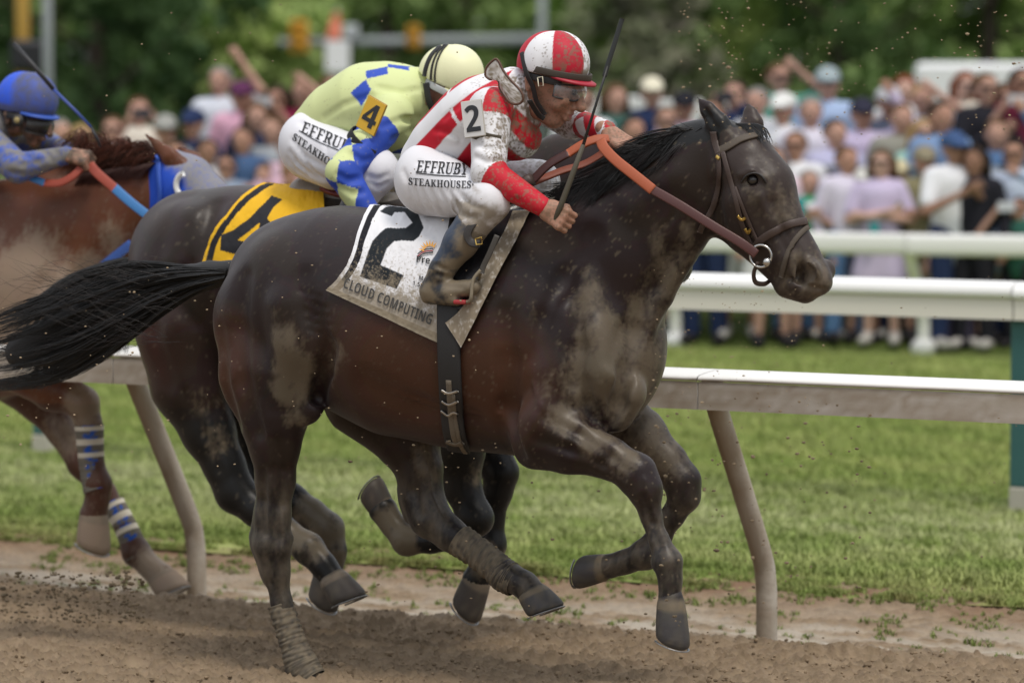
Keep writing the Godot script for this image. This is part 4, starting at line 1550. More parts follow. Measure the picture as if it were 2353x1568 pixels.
func horse_three() -> void:
	fr = F3
	var f := Field.new()
	body3 = f
	chain(f, [[-760, 560, 165, 0, 0.92], [-600, 600, 195, 0, 0.9], [-400, 640, 215, 0, 0.85], [-200, 670, 225, 0, 0.8], [-60, 690, 225, 0, 0.72], [60, 690, 200, 0, 0.7], [120, 700, 160, 0, 0.75]], 0.08)
	for z in [0.15, -0.15]:
		var du: float = -z * 280.0
		f.bone(P(30 + du, 560, z * 0.7), P(140 + du, 720, z), 0.14, 0.13, 0.06, 0.6)
		f.bone(P(140 + du, 720, z), P(60 + du, 830, z), 0.13, 0.12, 0.06, 0.7)
		f.bone(P(-700 + du, 560, z), P(-740 + du, 740, z), 0.16, 0.14, 0.07, 0.7)
		# hind legs trail outside the frame
		chain(f, [[-720 + du, 740, 105, z, 0.75], [-690 + du, 900, 62, z, 0.8], [-760 + du, 1010, 44, z, 0.85], [-720 + du, 1130, 26, z, 1], [-680 + du, 1240, 32, z, 1], [-640 + du, 1290, 32, z, 1]], 0.035)
	chain(f, [[60, 590, 195, 0, 0.6], [150, 535, 152, 0, 0.56], [245, 488, 118, 0, 0.5], [325, 450, 90, 0, 0.5], [368, 428, 74, 0, 0.55]], 0.06)
	var head := [[392, 395, 48, 0, 0.9], [425, 425, 66, 0, 0.84], [465, 470, 66, 0, 0.74], [505, 540, 56, 0, 0.66], [535, 600, 44, 0, 0.8]]
	chain(f, head, 0.035)
	f.bone(P(400, 460, 0), P(450, 520, 0), 52 * S(400, 460), 40 * S(400, 460), 0.04, 0.78)
	# swept-back near ear, far ear
	f.bone(P(420, 382, 0.055), P(388, 358, 0.075), 0.034, 0.040, 0.02, 0.7)
	f.bone(P(388, 358, 0.075), P(334, 308, 0.09), 0.040, 0.006, 0.01, 0.6)
	f.bone(P(450, 365, -0.05), P(405, 335, -0.06), 0.03, 0.008, 0.02, 0.7)
	# near fore leg (hanging) and far fore leg (about to land)
	chain(f, [[60, 830, 85, 0.17, 0.75], [120, 890, 52, 0.17, 0.85], [190, 925, 36, 0.16, 0.95], [203, 975, 29, 0.15, 1], [210, 1050, 24, 0.15, 1], [224, 1112, 30, 0.15, 1], [222, 1150, 25, 0.15, 1], [214, 1180, 33, 0.15, 1]], 0.03)
	chain(f, [[20, 840, 85, -0.14, 0.75], [90, 910, 58, -0.14, 0.85], [142, 985, 38, -0.14, 0.9], [190, 1065, 34, -0.14, 0.95], [240, 1130, 24, -0.13, 1], [285, 1205, 23, -0.13, 1], [312, 1268, 31, -0.13, 1], [342, 1300, 25, -0.13, 1], [366, 1322, 33, -0.13, 1]], 0.03)
	sculpt(f, [[250, 560, 20, 6], [190, 640, 20, 8], [140, 700, 18, 6]], 0.04)
	sculpt(f, [[150, 560, 22, 5], [100, 650, 22, 8], [60, 720, 20, 6]], 0.04)
	sculpt(f, [[110, 950, 12, 5], [150, 1020, 10, 6]], 0.02)
	var blobs := []
	for b in [[60, 640, 150, 0.26, 1.2], [140, 740, 140, 0.2, 1.25], [30, 740, 140, 0.26, 1.2], [200, 640, 90, 0.12, 0.9], [260, 560, 90, 0.12, 0.6], [195, 920, 70, 0.2, 1.15], [190, 980, 60, 0.18, 1.1], [150, 1000, 80, -0.1, 0.9], [350, 1300, 70, -0.1, 1.2], [430, 400, 30, 0.06, 0.6], [0, 560, 70, 0.25, 0.7]]:
		blobs.append([P(b[0], b[1], b[3]), b[2] * S(b[0], b[1], b[3]) * 1.1, b[4]])
	var knee := P(190, 925, 0.16).y
	var paint := func(p: Vector3, _n: Vector3) -> Color:
		var v := 0.5 + 0.5 * noise.get_noise_3d(p.x * 3.0, p.y * 3.0, p.z * 3.0)
		var c := Color(0.095, 0.036, 0.020).lerp(Color(0.155, 0.053, 0.026), v)
		if p.y < knee:
			c = c.lerp(Color(0.055, 0.03, 0.023), 0.7)
		c = c.lerp(Color(0.30, 0.24, 0.175), mud_mask(p, blobs, 6.0) * 0.62)
		return c.lerp(mud_col, speck(p, 60.0, 0.5) * 0.3)
	var root := thing("horse", "chestnut racehorse wearing a blue hood, running next to the rail", "horse", F3.o, -YAW)
	soft("body", [[f, 0.012]], paint, coat_material(0.5), root)
	plain_hooves(root, [[[214, 1182, 0.15], [202, 1258, 0.15], [280, 1250, 0.15], 40], [[366, 1322, -0.13], [392, 1368, -0.13], [470, 1340, -0.13], 40], [[-682, 1290, 0.15], [-660, 1350, 0.15], [-560, 1310, 0.15], 40], [[-598, 1290, -0.15], [-580, 1350, -0.15], [-480, 1310, -0.15], 40]], vcol(0.6, 0.4), Color(0.27, 0.20, 0.145))
	# striped bandages
	var bm := vcol(0.95, 0.2)
	var stripes := func(p: Vector3, t: float, an: float) -> Color:
		var g := 0.5 + 0.5 * noise.get_noise_3d(p.x * 30.0, p.y * 30.0, p.z * 30.0)
		var c := Color(0.13, 0.125, 0.11).lerp(Color(0.2, 0.175, 0.14), g)
		var white := (t > 0.02 and t < 0.10) or (t > 0.2 and t < 0.28) or (t > 0.38 and t < 0.46)
		if white:
			c = Color(0.62, 0.58, 0.48)
		elif sin(an * 1.0 + 2.2) > 0.9 and g > 0.5:
			c = Color(0.03, 0.10, 0.42)
		return c
	part("bandage", wrap_mesh(pxl([[204, 975], [207, 1030], [212, 1080], [224, 1125]], 0.15), [0.064, 0.058, 0.056, 0.064], 0.005, stripes, 0.001), bm, root)
	part("bandage", wrap_mesh(pxl([[258, 1155], [285, 1205], [305, 1250], [318, 1280]], -0.13), [0.052, 0.051, 0.056, 0.064], 0.005, stripes, 0.001), bm, root)
	# blue hood over the head
	var h := Field.new()
	for q in range(head.size() - 1):
		var a: Array = head[q]
		var b: Array = head[q + 1]
		h.bone(P(a[0], a[1], 0), P(b[0], b[1], 0), a[2] * S(a[0], a[1]) + 0.008, b[2] * S(b[0], b[1]) + 0.008, 0.035, (a[4] + b[4]) * 0.5 + 0.02)
	h.bone(P(400, 460, 0), P(450, 520, 0), 52 * S(400, 460) + 0.008, 40 * S(400, 460) + 0.008, 0.04, 0.8)
	h.bone(P(372, 432, 0), P(385, 475, 0), 66 * S(362, 420), 70 * S(362, 420), 0.04, 0.62)
	h.cut(P(362, 440, 0), Vector3(-1, -0.05, 0))
	h.cut(P(530, 590, 0), Vector3(0.7, -0.7, 0))
	var fore_a := P(432, 352, 0.03)
	var fore_b := P(540, 470, 0.03)
	var hb := func(p: Vector3, _n: Vector3) -> Color:
		var dl := sd(p, fore_a, fore_b) + 0.03 * noise.get_noise_3d(p.x * 12.0, p.y * 12.0, p.z * 12.0)
		var m := smoothstep(0.125, 0.075, dl)
		m = clampf(m * (0.95 + 0.5 * noise_fine.get_noise_3d(p.x * 50.0, p.y * 50.0, p.z * 50.0)), 0.0, 1.0)
		return Color(0.025, 0.085, 0.50).lerp(Color(0.26, 0.25, 0.22), m * 0.9)
	soft("hood", [[h, 0.009]], hb, vcol(0.75, 0.3), root)
	# white rimmed blinker cup over the eye
	var bl := []
	var bn := []
	for j in 15:
		var an := lerpf(1.7, 4.5, j / 14.0)
		bl.append(P(424 + 20 * cos(an), 424 + 26 * sin(an), 0.13))
		bn.append(Vector3(0.4, 0.1, 0.9))
	part("blinker_cup", strap(bl, bn, 0.011, 0.012), flat(0.75, 0.75, 0.73, 0.4), root)
	# mane in the wind
	rng.seed = 41
	var ms := Sheet.new()
	for i in 1300:
		var t := rng.randf()
		var u := lerpf(190, 372, t)
		var v := lerpf(388, 366, t)
		var lift := rng.randf()
		var back := rng.randf_range(20, 95)
		var tall := (100.0 - 60.0 * t) * lift * (0.8 + 0.25 * sin(t * 23.0))
		var z0 := rng.randf_range(-0.03, 0.06)
		var pts := [P(u, v + 12, z0), P(u - back * 0.08, v - tall * 0.55, z0 + 0.01), P(u - back * 0.45, v - tall, z0 + 0.03), P(u - back, v - tall * 0.8 + rng.randf_range(0, 34), z0 + 0.05)]
		strand(ms, smooth_path(pts, 3), rng.randf_range(0.0016, 0.0036), Color(0.115, 0.036, 0.022) if i % 3 else Color(0.05, 0.02, 0.014))
	for i in 500:
		# locks lying down the near side
		var t := rng.randf()
		var u := lerpf(215, 372, t)
		var v := lerpf(385, 366, t)
		var l := rng.randf_range(15, 55)
		var pts := [P(u, v + 6, 0.03), P(u - 16, v + 8, 0.075), P(u - 34 - l * 0.3, v + 14 + l * 0.6, 0.11)]
		strand(ms, smooth_path(pts, 3), rng.randf_range(0.002, 0.004), Color(0.05, 0.019, 0.013))
	var mane := part("mane", ms.done(), vcol(0.5, 0.4), root)
	mane.set_meta("kind", "stuff")

# ================= tack =================
# points of a strap laid on a body along pixels, lifted off the skin
func laid(f: Field, pxs: Array, lift: float, list: PackedInt32Array, per := 5) -> Array:
	var uv := []
	for p in pxs:
		uv.append(Vector3(p[0], p[1], 0))
	var path := smooth_path(uv, per)
	var pts := []
	var nn := []
	for q in path:
		var h := meet(f, q.x, q.y, list)
		if h == Vector3.INF:
			continue
		var n := nrm(f, h, list)
		pts.append(h + n * lift)
		nn.append(n)
	return [pts, nn]

func lay_strap(called: String, f: Field, pxs: Array, half_w: float, half_t: float, mat: Material, parent: Node, list: PackedInt32Array, lift := 0.003) -> MeshInstance3D:
	var l := laid(f, pxs, lift, list)
	return part(called, strap(l[0], l[1], half_w, half_t), mat, parent)

# text as thin plates wrapped on a body: origin, right and up given in pixels
func wrap_text(called: String, text: String, f: Field, list: PackedInt32Array, o: Vector2, right: Vector2, up: Vector2, height_px: float, mat: Material, parent: Node, lift: float, font_name := "Droid Sans", bold := true, italic := 0.0, bend := 0.0) -> void:
	var font := SystemFont.new()
	font.font_names = PackedStringArray([font_name])
	font.font_weight = 700 if bold else 400
	var x := 0.0
	for ch in text:
		var tm := TextMesh.new()
		tm.font = font
		tm.text = ch
		tm.font_size = 64
		tm.pixel_size = 1.0 / 46.0
		tm.depth = 0.0
		tm.curve_step = 4.0
		var adv := font.get_string_size(ch, HORIZONTAL_ALIGNMENT_LEFT, -1, 64).x / 46.0
		if ch != " " and tm.get_surface_count() > 0:
			var arr := tm.surface_get_arrays(0)
			var vs: PackedVector3Array = arr[Mesh.ARRAY_VERTEX]
			var idx: PackedInt32Array = arr[Mesh.ARRAY_INDEX] if arr[Mesh.ARRAY_INDEX] != null else PackedInt32Array(range(vs.size()))
			var lo := 1e9
			for v in vs:
				lo = minf(lo, v.x)
			var sh := Sheet.new()
			var seen_ := {}
			for t in range(0, idx.size(), 3):
				var ids := []
				for k in 3:
					var v := vs[idx[t + k]]
					var key := "%.3f %.3f" % [v.x, v.y]
					if not seen_.has(key):
						var gx := v.x + adv * 0.5 + x
						var gy := v.y + 0.36
						var q := o + (right * (gx + italic * gy) + up * (gy + bend * gx * gx)) * height_px
						var h := meet(f, q.x, q.y, list)
						if h == Vector3.INF:
							seen_[key] = -1
						else:
							seen_[key] = sh.v(h + nrm(f, h, list) * lift)
					ids.append(seen_[key])
				if ids.has(-1):
					continue
				sh.tri(ids[0], ids[1], ids[2])
			if sh.n > 2:
				part(called, sh.done(), mat, parent)
		x += adv * 1.02

func poly(list: Array) -> PackedVector2Array:
	var o := PackedVector2Array()
	for p in list:
		o.append(Vector2(p[0], p[1]))
	return o

# number cloth draped over the back: near half follows pixels, far half mirrors it
func cloth_mesh(f: Field, list: PackedInt32Array, rear: Array, front: Array, na: int, nb: int, sub: int, lift: float, paint) -> ArrayMesh:
	var rp := smooth_path(rear, 8)
	var fp := smooth_path(front, 8)
	var grid := []
	for b in nb + 1:
		var t := float(b) / nb
		var r: Vector3 = rp[int(round(t * (rp.size() - 1)))]
		var g: Vector3 = fp[int(round(t * (fp.size() - 1)))]
		var row := []
		var last := Vector3.INF
		for a in na + 1:
			var q := r.lerp(g, float(a) / na)
			var h := meet(f, q.x, q.y, list)
			if h == Vector3.INF:
				# above the outline: take the ridge of the back below it
				for k in 14:
					h = meet(f, q.x, q.y + (k + 1) * 4.0, list)
					if h != Vector3.INF:
						break
			if h == Vector3.INF:
				h = last
			else:
				var fold := 0.004 * noise.get_noise_2d(q.x * 0.03, q.y * 0.012) + 0.0025 * noise.get_noise_2d(q.x * 0.09, q.y * 0.03)
				h += nrm(f, h, list) * (lift + fold + 0.004)
			last = h
			row.append([h, q])
		grid.append(row)
	# keep one sheet: near rows, then the mirrored ones over the spine
	var sh := Sheet.new()
	var ids := []
	for side in [1.0, -1.0]:
		var rows := []
		for i in nb * sub + 1:
			var fi := float(i) / sub
			var bi := mini(int(fi), nb - 1)
			var tb := fi - bi
			var row := []
			for j in na * sub + 1:
				var fj := float(j) / sub
				var aj := mini(int(fj), na - 1)
				var ta := fj - aj
				var p: Vector3 = (grid[bi][aj][0] as Vector3).lerp(grid[bi][aj + 1][0], ta).lerp((grid[bi + 1][aj][0] as Vector3).lerp(grid[bi + 1][aj + 1][0], ta), tb)
				var q: Vector3 = (grid[bi][aj][1] as Vector3).lerp(grid[bi][aj + 1][1], ta).lerp((grid[bi + 1][aj][1] as Vector3).lerp(grid[bi + 1][aj + 1][1], ta), tb)
				p.z *= side
				row.append(sh.v(p, paint.call(Vector2(q.x, q.y), float(j) / (na * sub), float(i) / (nb * sub), p)))
			rows.append(row)
		for i in nb * sub:
			for j in na * sub:
				if side > 0:
					sh.quad(rows[i][j], rows[i][j + 1], rows[i + 1][j + 1], rows[i + 1][j])
				else:
					sh.quad(rows[i][j], rows[i + 1][j], rows[i + 1][j + 1], rows[i][j + 1])
		ids.append(rows)
	for j in na * sub:
		sh.quad(ids[0][0][j], ids[1][0][j], ids[1][0][j + 1], ids[0][0][j + 1])
	return sh.done()

func seg_dist(p: Vector2, pts: Array) -> float:
	var d := 1e9
	for i in pts.size() - 1:
		var a := Vector2(pts[i].x, pts[i].y)
		var b := Vector2(pts[i + 1].x, pts[i + 1].y)
		d = minf(d, p.distance_to(Geometry2D.get_closest_point_to_segment(p, a, b)))
	return d

func v3(list: Array) -> Array:
	var o := []
	for p in list:
		o.append(Vector3(p[0], p[1], 0))
	return o

func build_tack() -> void:
	tack_one()
	tack_two()
	tack_three()

func leather(r: float, g: float, b: float, rough := 0.45) -> StandardMaterial3D:
	var m := flat(r, g, b, rough, 0.5)
	relief(m, noise_tex(256, 0.05, 61, 4, true, 3.0), 14.0, 0.35)
	return m

func tack_one() -> void:
	fr = F1
	var mid := P(1000, 700, 0.0)
	var list := body1.few(mid, 0.75, body1.all)
	# ---- saddle cloth
	var rear := v3([[858, 462], [838, 500], [822, 545], [806, 600], [780, 640], [752, 668]])
	var front := v3([[1160, 496], [1130, 545], [1095, 600], [1060, 660], [1030, 722], [1008, 786]])
	var two := PackedVector2Array()
	for p in [[1030, 145], [1090, 102], [1180, 102], [1235, 155], [1270, 235], [1245, 280], [1215, 303], [1112, 300], [1075, 335], [1040, 425], [1165, 478], [1128, 550], [930, 485], [995, 300], [1065, 235], [1175, 235], [1207, 205], [1165, 155], [1110, 155], [1095, 175]]:
		two.append(Vector2(429.5 + p[0] * 0.4304, 429.5 + p[1] * 0.4304))
	var rear_s := smooth_path(rear, 4)
	var paint := func(q: Vector2, a: float, b: float, p: Vector3) -> Color:
		var c := Color(0.74, 0.74, 0.76)
		var dr := seg_dist(q, rear_s) if a < 0.3 else 99.0
		if dr > 8.0 and dr < 22.0:
			c = Color(0.014, 0.014, 0.017)
		# bottom binding
		if b > 0.925:
			c = Color(0.10, 0.10, 0.095) if b < 0.975 else Color(0.4, 0.38, 0.34)
		var hits := 0.0
		for o in [Vector2(-0.6, -0.6), Vector2(0.6, -0.6), Vector2(-0.6, 0.6), Vector2(0.6, 0.6)]:
			if in_poly(q + o, two):
				hits += 0.25
		c = c.lerp(Color(0.018, 0.02, 0.025), hits)
		# dried mud, thickest along the lower edge where the hooves throw it
		var n := noise.get_noise_2d(q.x * 0.035, q.y * 0.035)
		var g := noise_fine.get_noise_2d(q.x * 0.16, q.y * 0.16)
		var m := smoothstep(0.60, 0.84, b + n * 0.16 + g * 0.12)
		m = maxf(m, smoothstep(0.20, 0.45, noise_fine.get_noise_2d(q.x * 0.11 + 50.0, q.y * 0.11)) * smoothstep(0.3, 0.7, b) * 0.8)
		return c.lerp(Color(0.27, 0.225, 0.16), clampf(m, 0.0, 1.0) * 0.88)
	var cloth := thing("saddle_cloth", "white saddle cloth with black border and a big black 2, lower half caked in mud", "saddle cloth", F1.o, -YAW)
	var cm := vcol(0.8, 0.3)
	relief(cm, noise_tex(256, 0.12, 62, 3, true, 2.0), 12.0, 0.25)
	part("cloth", cloth_mesh(body1, list, rear, front, 44, 40, 5, 0.010, paint), cm, cloth)
	# mud-covered pad that shows in front of the saddle and hangs in a fold
	var padc := func(q: Vector2, a: float, b: float, p: Vector3) -> Color:
		var g := noise_fine.get_noise_2d(q.x * 0.2, q.y * 0.2)
		var n := noise.get_noise_2d(q.x * 0.05, q.y * 0.05)
		var c := Color(0.27, 0.225, 0.165).lerp(Color(0.62, 0.59, 0.54), clampf(n * 1.6 + g * 0.5 - 0.15, 0.0, 1.0) * (1.0 if b > 0.1 else 0.3))
		return c
	part("pad", cloth_mesh(body1, list, v3([[1185, 500], [1158, 555], [1128, 612], [1098, 668], [1062, 716], [1030, 742]]), v3([[1224, 497], [1200, 545], [1170, 600], [1138, 660], [1104, 726], [1066, 796]]), 8, 34, 3, 0.026, padc), cm, cloth)
	var ink := flat(0.02, 0.02, 0.022, 0.7)
	var dx := Vector2(198, 82).normalized()
	wrap_text("letter", "CLOUD COMPUTING", body1, list, Vector2(793, 660), dx * 0.70, Vector2(0.30, -0.95), 23.0, flat(0.05, 0.048, 0.045, 0.8), cloth, 0.021)
	wrap_text("letter", "Pre", body1, list, Vector2(960, 606), Vector2(1, 0.12), Vector2(0.05, -1), 15.0, ink, cloth, 0.021)
	wrap_text("letter", "M", body1, list, Vector2(967, 645), Vector2(1, 0.2), Vector2(0.1, -1), 9.0, ink, cloth, 0.021)
	wrap_text("letter", "1,5", body1, list, Vector2(953, 656), Vector2(1, 0.3), Vector2(0.1, -1), 9.0, ink, cloth, 0.021)
	# sunburst emblem
	var ray := flat(0.75, 0.36, 0.05, 0.7)
	for k in 7:
		var an := lerpf(-2.9, -0.9, k / 6.0)
		var c := Vector2(992, 585)
		var sh := Sheet.new()
		var ok := true
		for q in [c + Vector2(cos(an), sin(an)) * 13.0 + Vector2(-sin(an), cos(an)) * 2.6, c + Vector2(cos(an), sin(an)) * 13.0 - Vector2(-sin(an), cos(an)) * 2.6, c + Vector2(cos(an), sin(an)) * 27.0]:
			var h := meet(body1, q.x, q.y, list)
			if h == Vector3.INF:
				ok = false
				break
			sh.v(h + nrm(body1, h, list) * 0.021)
		if ok:
			sh.tri(0, 1, 2)
			part("emblem_ray", sh.done(), ray, cloth)
	for k in 3:
		lay_strap("emblem_arc", body1, [[964, 590 + k * 5], [978, 581 + k * 4], [1000, 578 + k * 4]], 0.0022, 0.0006, flat(0.3, 0.02, 0.03, 0.7) if k == 1 else ink, cloth, list, 0.0205)
	# ---- saddle: seat, flap, girth, stirrup
	var saddle := thing("racing_saddle", "small black racing saddle with girth and stirrups on the leading horse", "saddle", F1.o, -YAW)
	var black := leather(0.012, 0.012, 0.014, 0.3)
	var sf := Field.new()
	sf.bone(P(985, 498, 0), P(1060, 512, 0), 0.045, 0.05, 0.03, 1.9)
	sf.bone(P(1060, 512, 0), P(1180, 492, 0), 0.05, 0.055, 0.03, 1.6)
	sf.bone(P(1180, 492, 0), P(1205, 482, 0), 0.05, 0.04, 0.02, 1.2)
	soft("seat", [[sf, 0.008]], null, black, saddle)
	var flap := func(_q: Vector2, _a: float, _b: float, _p: Vector3) -> Color:
		return Color.WHITE
	part("flap", cloth_mesh(body1, list, v3([[1040, 490], [1032, 560], [1030, 640], [1040, 706]]), v3([[1205, 496], [1180, 552], [1135, 640], [1075, 716]]), 16, 20, 1, 0.022, flap), black, saddle)
	var maroon := leather(0.16, 0.012, 0.02, 0.5)
	var l2 := body1.few(P(1045, 880, 0.2), 0.5, body1.all)
	lay_strap("saddle_trim", body1, [[955, 486], [985, 498], [1030, 506]], 0.012, 0.008, maroon, saddle, list, 0.045)
	lay_strap("girth", body1, [[1034, 672], [1034, 760], [1036, 840], [1040, 920], [1046, 985], [1056, 1026]], 0.043, 0.006, leather(0.017, 0.017, 0.018, 0.6), saddle, l2, 0.017)
	var tan_ := leather(0.13, 0.105, 0.075, 0.7)
	lay_strap("billet", body1, [[1036, 868], [1040, 930], [1046, 985], [1054, 1010]], 0.010, 0.004, tan_, saddle, l2, 0.025)
	lay_strap("billet", body1, [[1046, 900], [1052, 960], [1062, 1008], [1072, 1026]], 0.008, 0.003, tan_, saddle, l2, 0.025)
	var steel := flat(0.45, 0.43, 0.4, 0.35)
	steel.metallic = 0.9
	for b in [892, 913, 938]:
		lay_strap("buckle", body1, [[1021, b - 3], [1037, b + 4], [1058, b - 1]], 0.0045, 0.003, steel, saddle, l2, 0.029)
	lay_strap("buckle", body1, [[1030, 1000], [1050, 1006], [1068, 1002]], 0.009, 0.004, tan_, saddle, l2, 0.029)
	# pad roll and loop in front of the knee
	var loop := []
	for p in [[1205, 448, 0.26], [1150, 470, 0.3], [1095, 505, 0.36], [1074, 535, 0.38], [1082, 556, 0.38], [1102, 560, 0.38]]:
		loop.append(P(p[0], p[1], p[2]))
	var ln := fill(0, 0.0)
	var lp := smooth_path(loop, 6)
	for i in lp.size():
		ln.append(Vector3(0.3, 0.35, 0.9))
	part("stirrup_leather", strap(lp, ln, 0.014, 0.004), leather(0.03, 0.026, 0.024, 0.5), saddle)
	var gold := flat(0.6, 0.42, 0.12, 0.3)
	gold.metallic = 0.9
	part("buckle", tube([P(1092, 548, 0.39), P(1106, 545, 0.39), P(1108, 560, 0.39), P(1094, 562, 0.39), P(1092, 548, 0.39)], fill(5, 0.0028), 6), gold, saddle)
	var sl := []
	for p in [[1142, 540, 0.33], [1125, 580, 0.345], [1110, 612, 0.355], [1106, 628, 0.36]]:
		sl.append(P(p[0], p[1], p[2]))
	var sn := []
	for i in smooth_path(sl, 5).size():
		sn.append(Vector3(0.5, 0.1, 0.85))
	part("stirrup_leather", strap(smooth_path(sl, 5), sn, 0.01, 0.003), leather(0.05, 0.045, 0.038, 0.6), saddle)
	var iron := []
	for p in [[1104, 620, 0.36], [1088, 640, 0.37], [1084, 662, 0.375], [1080, 690, 0.375], [1062, 694, 0.34], [1072, 694, 0.27], [1092, 668, 0.27], [1100, 640, 0.31], [1104, 620, 0.36]]:
		iron.append(P(p[0], p[1], p[2]))
	part("stirrup_iron", tube(smooth_path(iron, 5), fill(41, 0.0065), 8), flat(0.22, 0.185, 0.13, 0.7), saddle)
	part("stirrup_tread", box(Vector3(0.05, 0.016, 0.12), 0.005, Transform3D(Basis.IDENTITY, P(1072, 692, 0.32))), flat(0.35, 0.03, 0.035, 0.6), saddle)
	# ---- bridle
	var bridle := thing("bridle", "brown leather bridle and ring bit, reins running up to the jockey's hands", "bridle", F1.o, -YAW)
	var hl := body1.few(P(1750, 470, 0), 0.45, body1.all)
	var br := leather(0.055, 0.035, 0.028, 0.5)
	var bd := leather(0.075, 0.058, 0.042, 0.7)
	lay_strap("browband", body1, [[1652, 348], [1672, 338], [1700, 322], [1735, 312], [1758, 309]], 0.014, 0.004, bd, bridle, hl, 0.005)
	lay_strap("crownpiece", body1, [[1640, 302], [1645, 330], [1652, 352]], 0.012, 0.004, br, bridle, hl, 0.006)
	lay_strap("throatlatch", body1, [[1646, 325], [1654, 380], [1652, 430], [1640, 470], [1622, 505], [1608, 532]], 0.010, 0.003, br, bridle, hl, 0.006)
	lay_strap("cheekpiece", body1, [[1662, 350], [1676, 400], [1690, 450], [1704, 505], [1720, 545], [1732, 566]], 0.009, 0.003, br, bridle, hl, 0.006)
	lay_strap("cheekpiece", body1, [[1690, 430], [1708, 478], [1726, 520], [1742, 552]], 0.006, 0.003, br, bridle, hl, 0.006)
	lay_strap("noseband", body1, [[1736, 568], [1748, 552], [1775, 534], [1812, 516], [1846, 509], [1862, 512]], 0.0135, 0.005, br, bridle, hl, 0.005)
	lay_strap("noseband", body1, [[1862, 516], [1840, 535], [1818, 566], [1804, 604], [1796, 636]], 0.009, 0.004, bd, bridle, hl, 0.005)
	lay_strap("buckle", body1, [[1698, 493], [1706, 502], [1714, 498]], 0.005, 0.003, gold, bridle, hl, 0.011)
	lay_strap("buckle", body1, [[1714, 522], [1722, 532], [1726, 524]], 0.005, 0.003, gold, bridle, hl, 0.011)
	lay_strap("buckle", body1, [[1650, 360], [1657, 366]], 0.006, 0.003, gold, bridle, hl, 0.011)
	var bit := P(1748, 588, 0.098)
	var ring := TorusMesh.new()
	ring.inner_radius = 0.034
	ring.outer_radius = 0.043
	ring.rings = 32
	ring.ring_segments = 10
	var ro := part("bit_ring", ring, flat(0.55, 0.54, 0.52, 0.25), bridle)
	(ro.material_override as StandardMaterial3D).metallic = 0.95
	ro.position = bit
	ro.rotation = Vector3(PI / 2, 0.2, 0)
	var knob := SphereMesh.new()
	knob.radius = 0.015
	knob.height = 0.032
	var ko := part("bit_joint", knob, ro.material_override, bridle)
	ko.position = P(1762, 602, 0.1)
	# chin strap hanging below the ring
	part("chin_strap", tube(smooth_path([P(1742, 602, 0.1), P(1732, 626, 0.09), P(1736, 648, 0.07), P(1756, 652, 0.04), P(1768, 645, 0.01)], 5), fill(21, 0.009), 8, Vector3.ZERO, 0.6), br, bridle)
	# near rein: dark leather from the bit, orange rubber grip up to the hands
	var r1 := []
	for p in [[1738, 584, 0.11], [1700, 556, 0.13], [1640, 520, 0.15], [1560, 470, 0.17], [1497, 434, 0.175]]:
		r1.append(P(p[0], p[1], p[2]))
	var rs := smooth_path(r1, 6)
	var rn := []
	for i in rs.size():
		rn.append(Vector3(0.25, 0.25, 0.93))
	part("rein", strap(rs, rn, 0.0165, 0.0035), leather(0.075, 0.024, 0.02, 0.4), bridle)
	var r2 := []
	for p in [[1500, 436, 0.177], [1455, 400, 0.18], [1415, 368, 0.17], [1388, 340, 0.14], [1380, 322, 0.11]]:
		r2.append(P(p[0], p[1], p[2]))
	var rs2 := smooth_path(r2, 6)
	rn.clear()
	for i in rs2.size():
		rn.append(Vector3(0.15, 0.35, 0.92))
	var orange := leather(0.36, 0.085, 0.032, 0.6)
	part("rein_grip", strap(rs2, rn, 0.0185, 0.005), orange, bridle)
	var r3 := []
	for p in [[1398, 318, 0.06], [1375, 318, 0.09], [1340, 330, 0.12], [1305, 352, 0.14]]:
		r3.append(P(p[0], p[1], p[2]))
	var rs3 := smooth_path(r3, 6)
	rn.clear()
	for i in rs3.size():
		rn.append(Vector3(0.1, 0.5, 0.85))
	part("rein_grip", strap(rs3, rn, 0.016, 0.005), orange, bridle)
	var r4 := []
	for p in [[1306, 351, 0.14], [1260, 378, 0.15], [1225, 412, 0.16], [1205, 430, 0.17]]:
		r4.append(P(p[0], p[1], p[2]))
	var rs4 := smooth_path(r4, 6)
	rn.clear()
	for i in rs4.size():
		rn.append(Vector3(0.1, 0.5, 0.85))
	part("rein", strap(rs4, rn, 0.016, 0.0045), leather(0.06, 0.022, 0.02, 0.45), bridle)
	var r5 := []
	for p in [[1395, 345, -0.04], [1345, 375, 0.0], [1290, 392, 0.06], [1225, 418, 0.14]]:
		r5.append(P(p[0], p[1], p[2]))
	var rs5 := smooth_path(r5, 6)
	rn.clear()
	for i in rs5.size():
		rn.append(Vector3(0.1, 0.6, 0.75))
	part("rein_grip", strap(rs5, rn, 0.015, 0.0045), leather(0.2, 0.05, 0.025, 0.6), bridle)
	part("rein_buckle", tube([P(1190, 428, 0.18), P(1222, 412, 0.18)], [0.024, 0.024], 10), br, bridle)

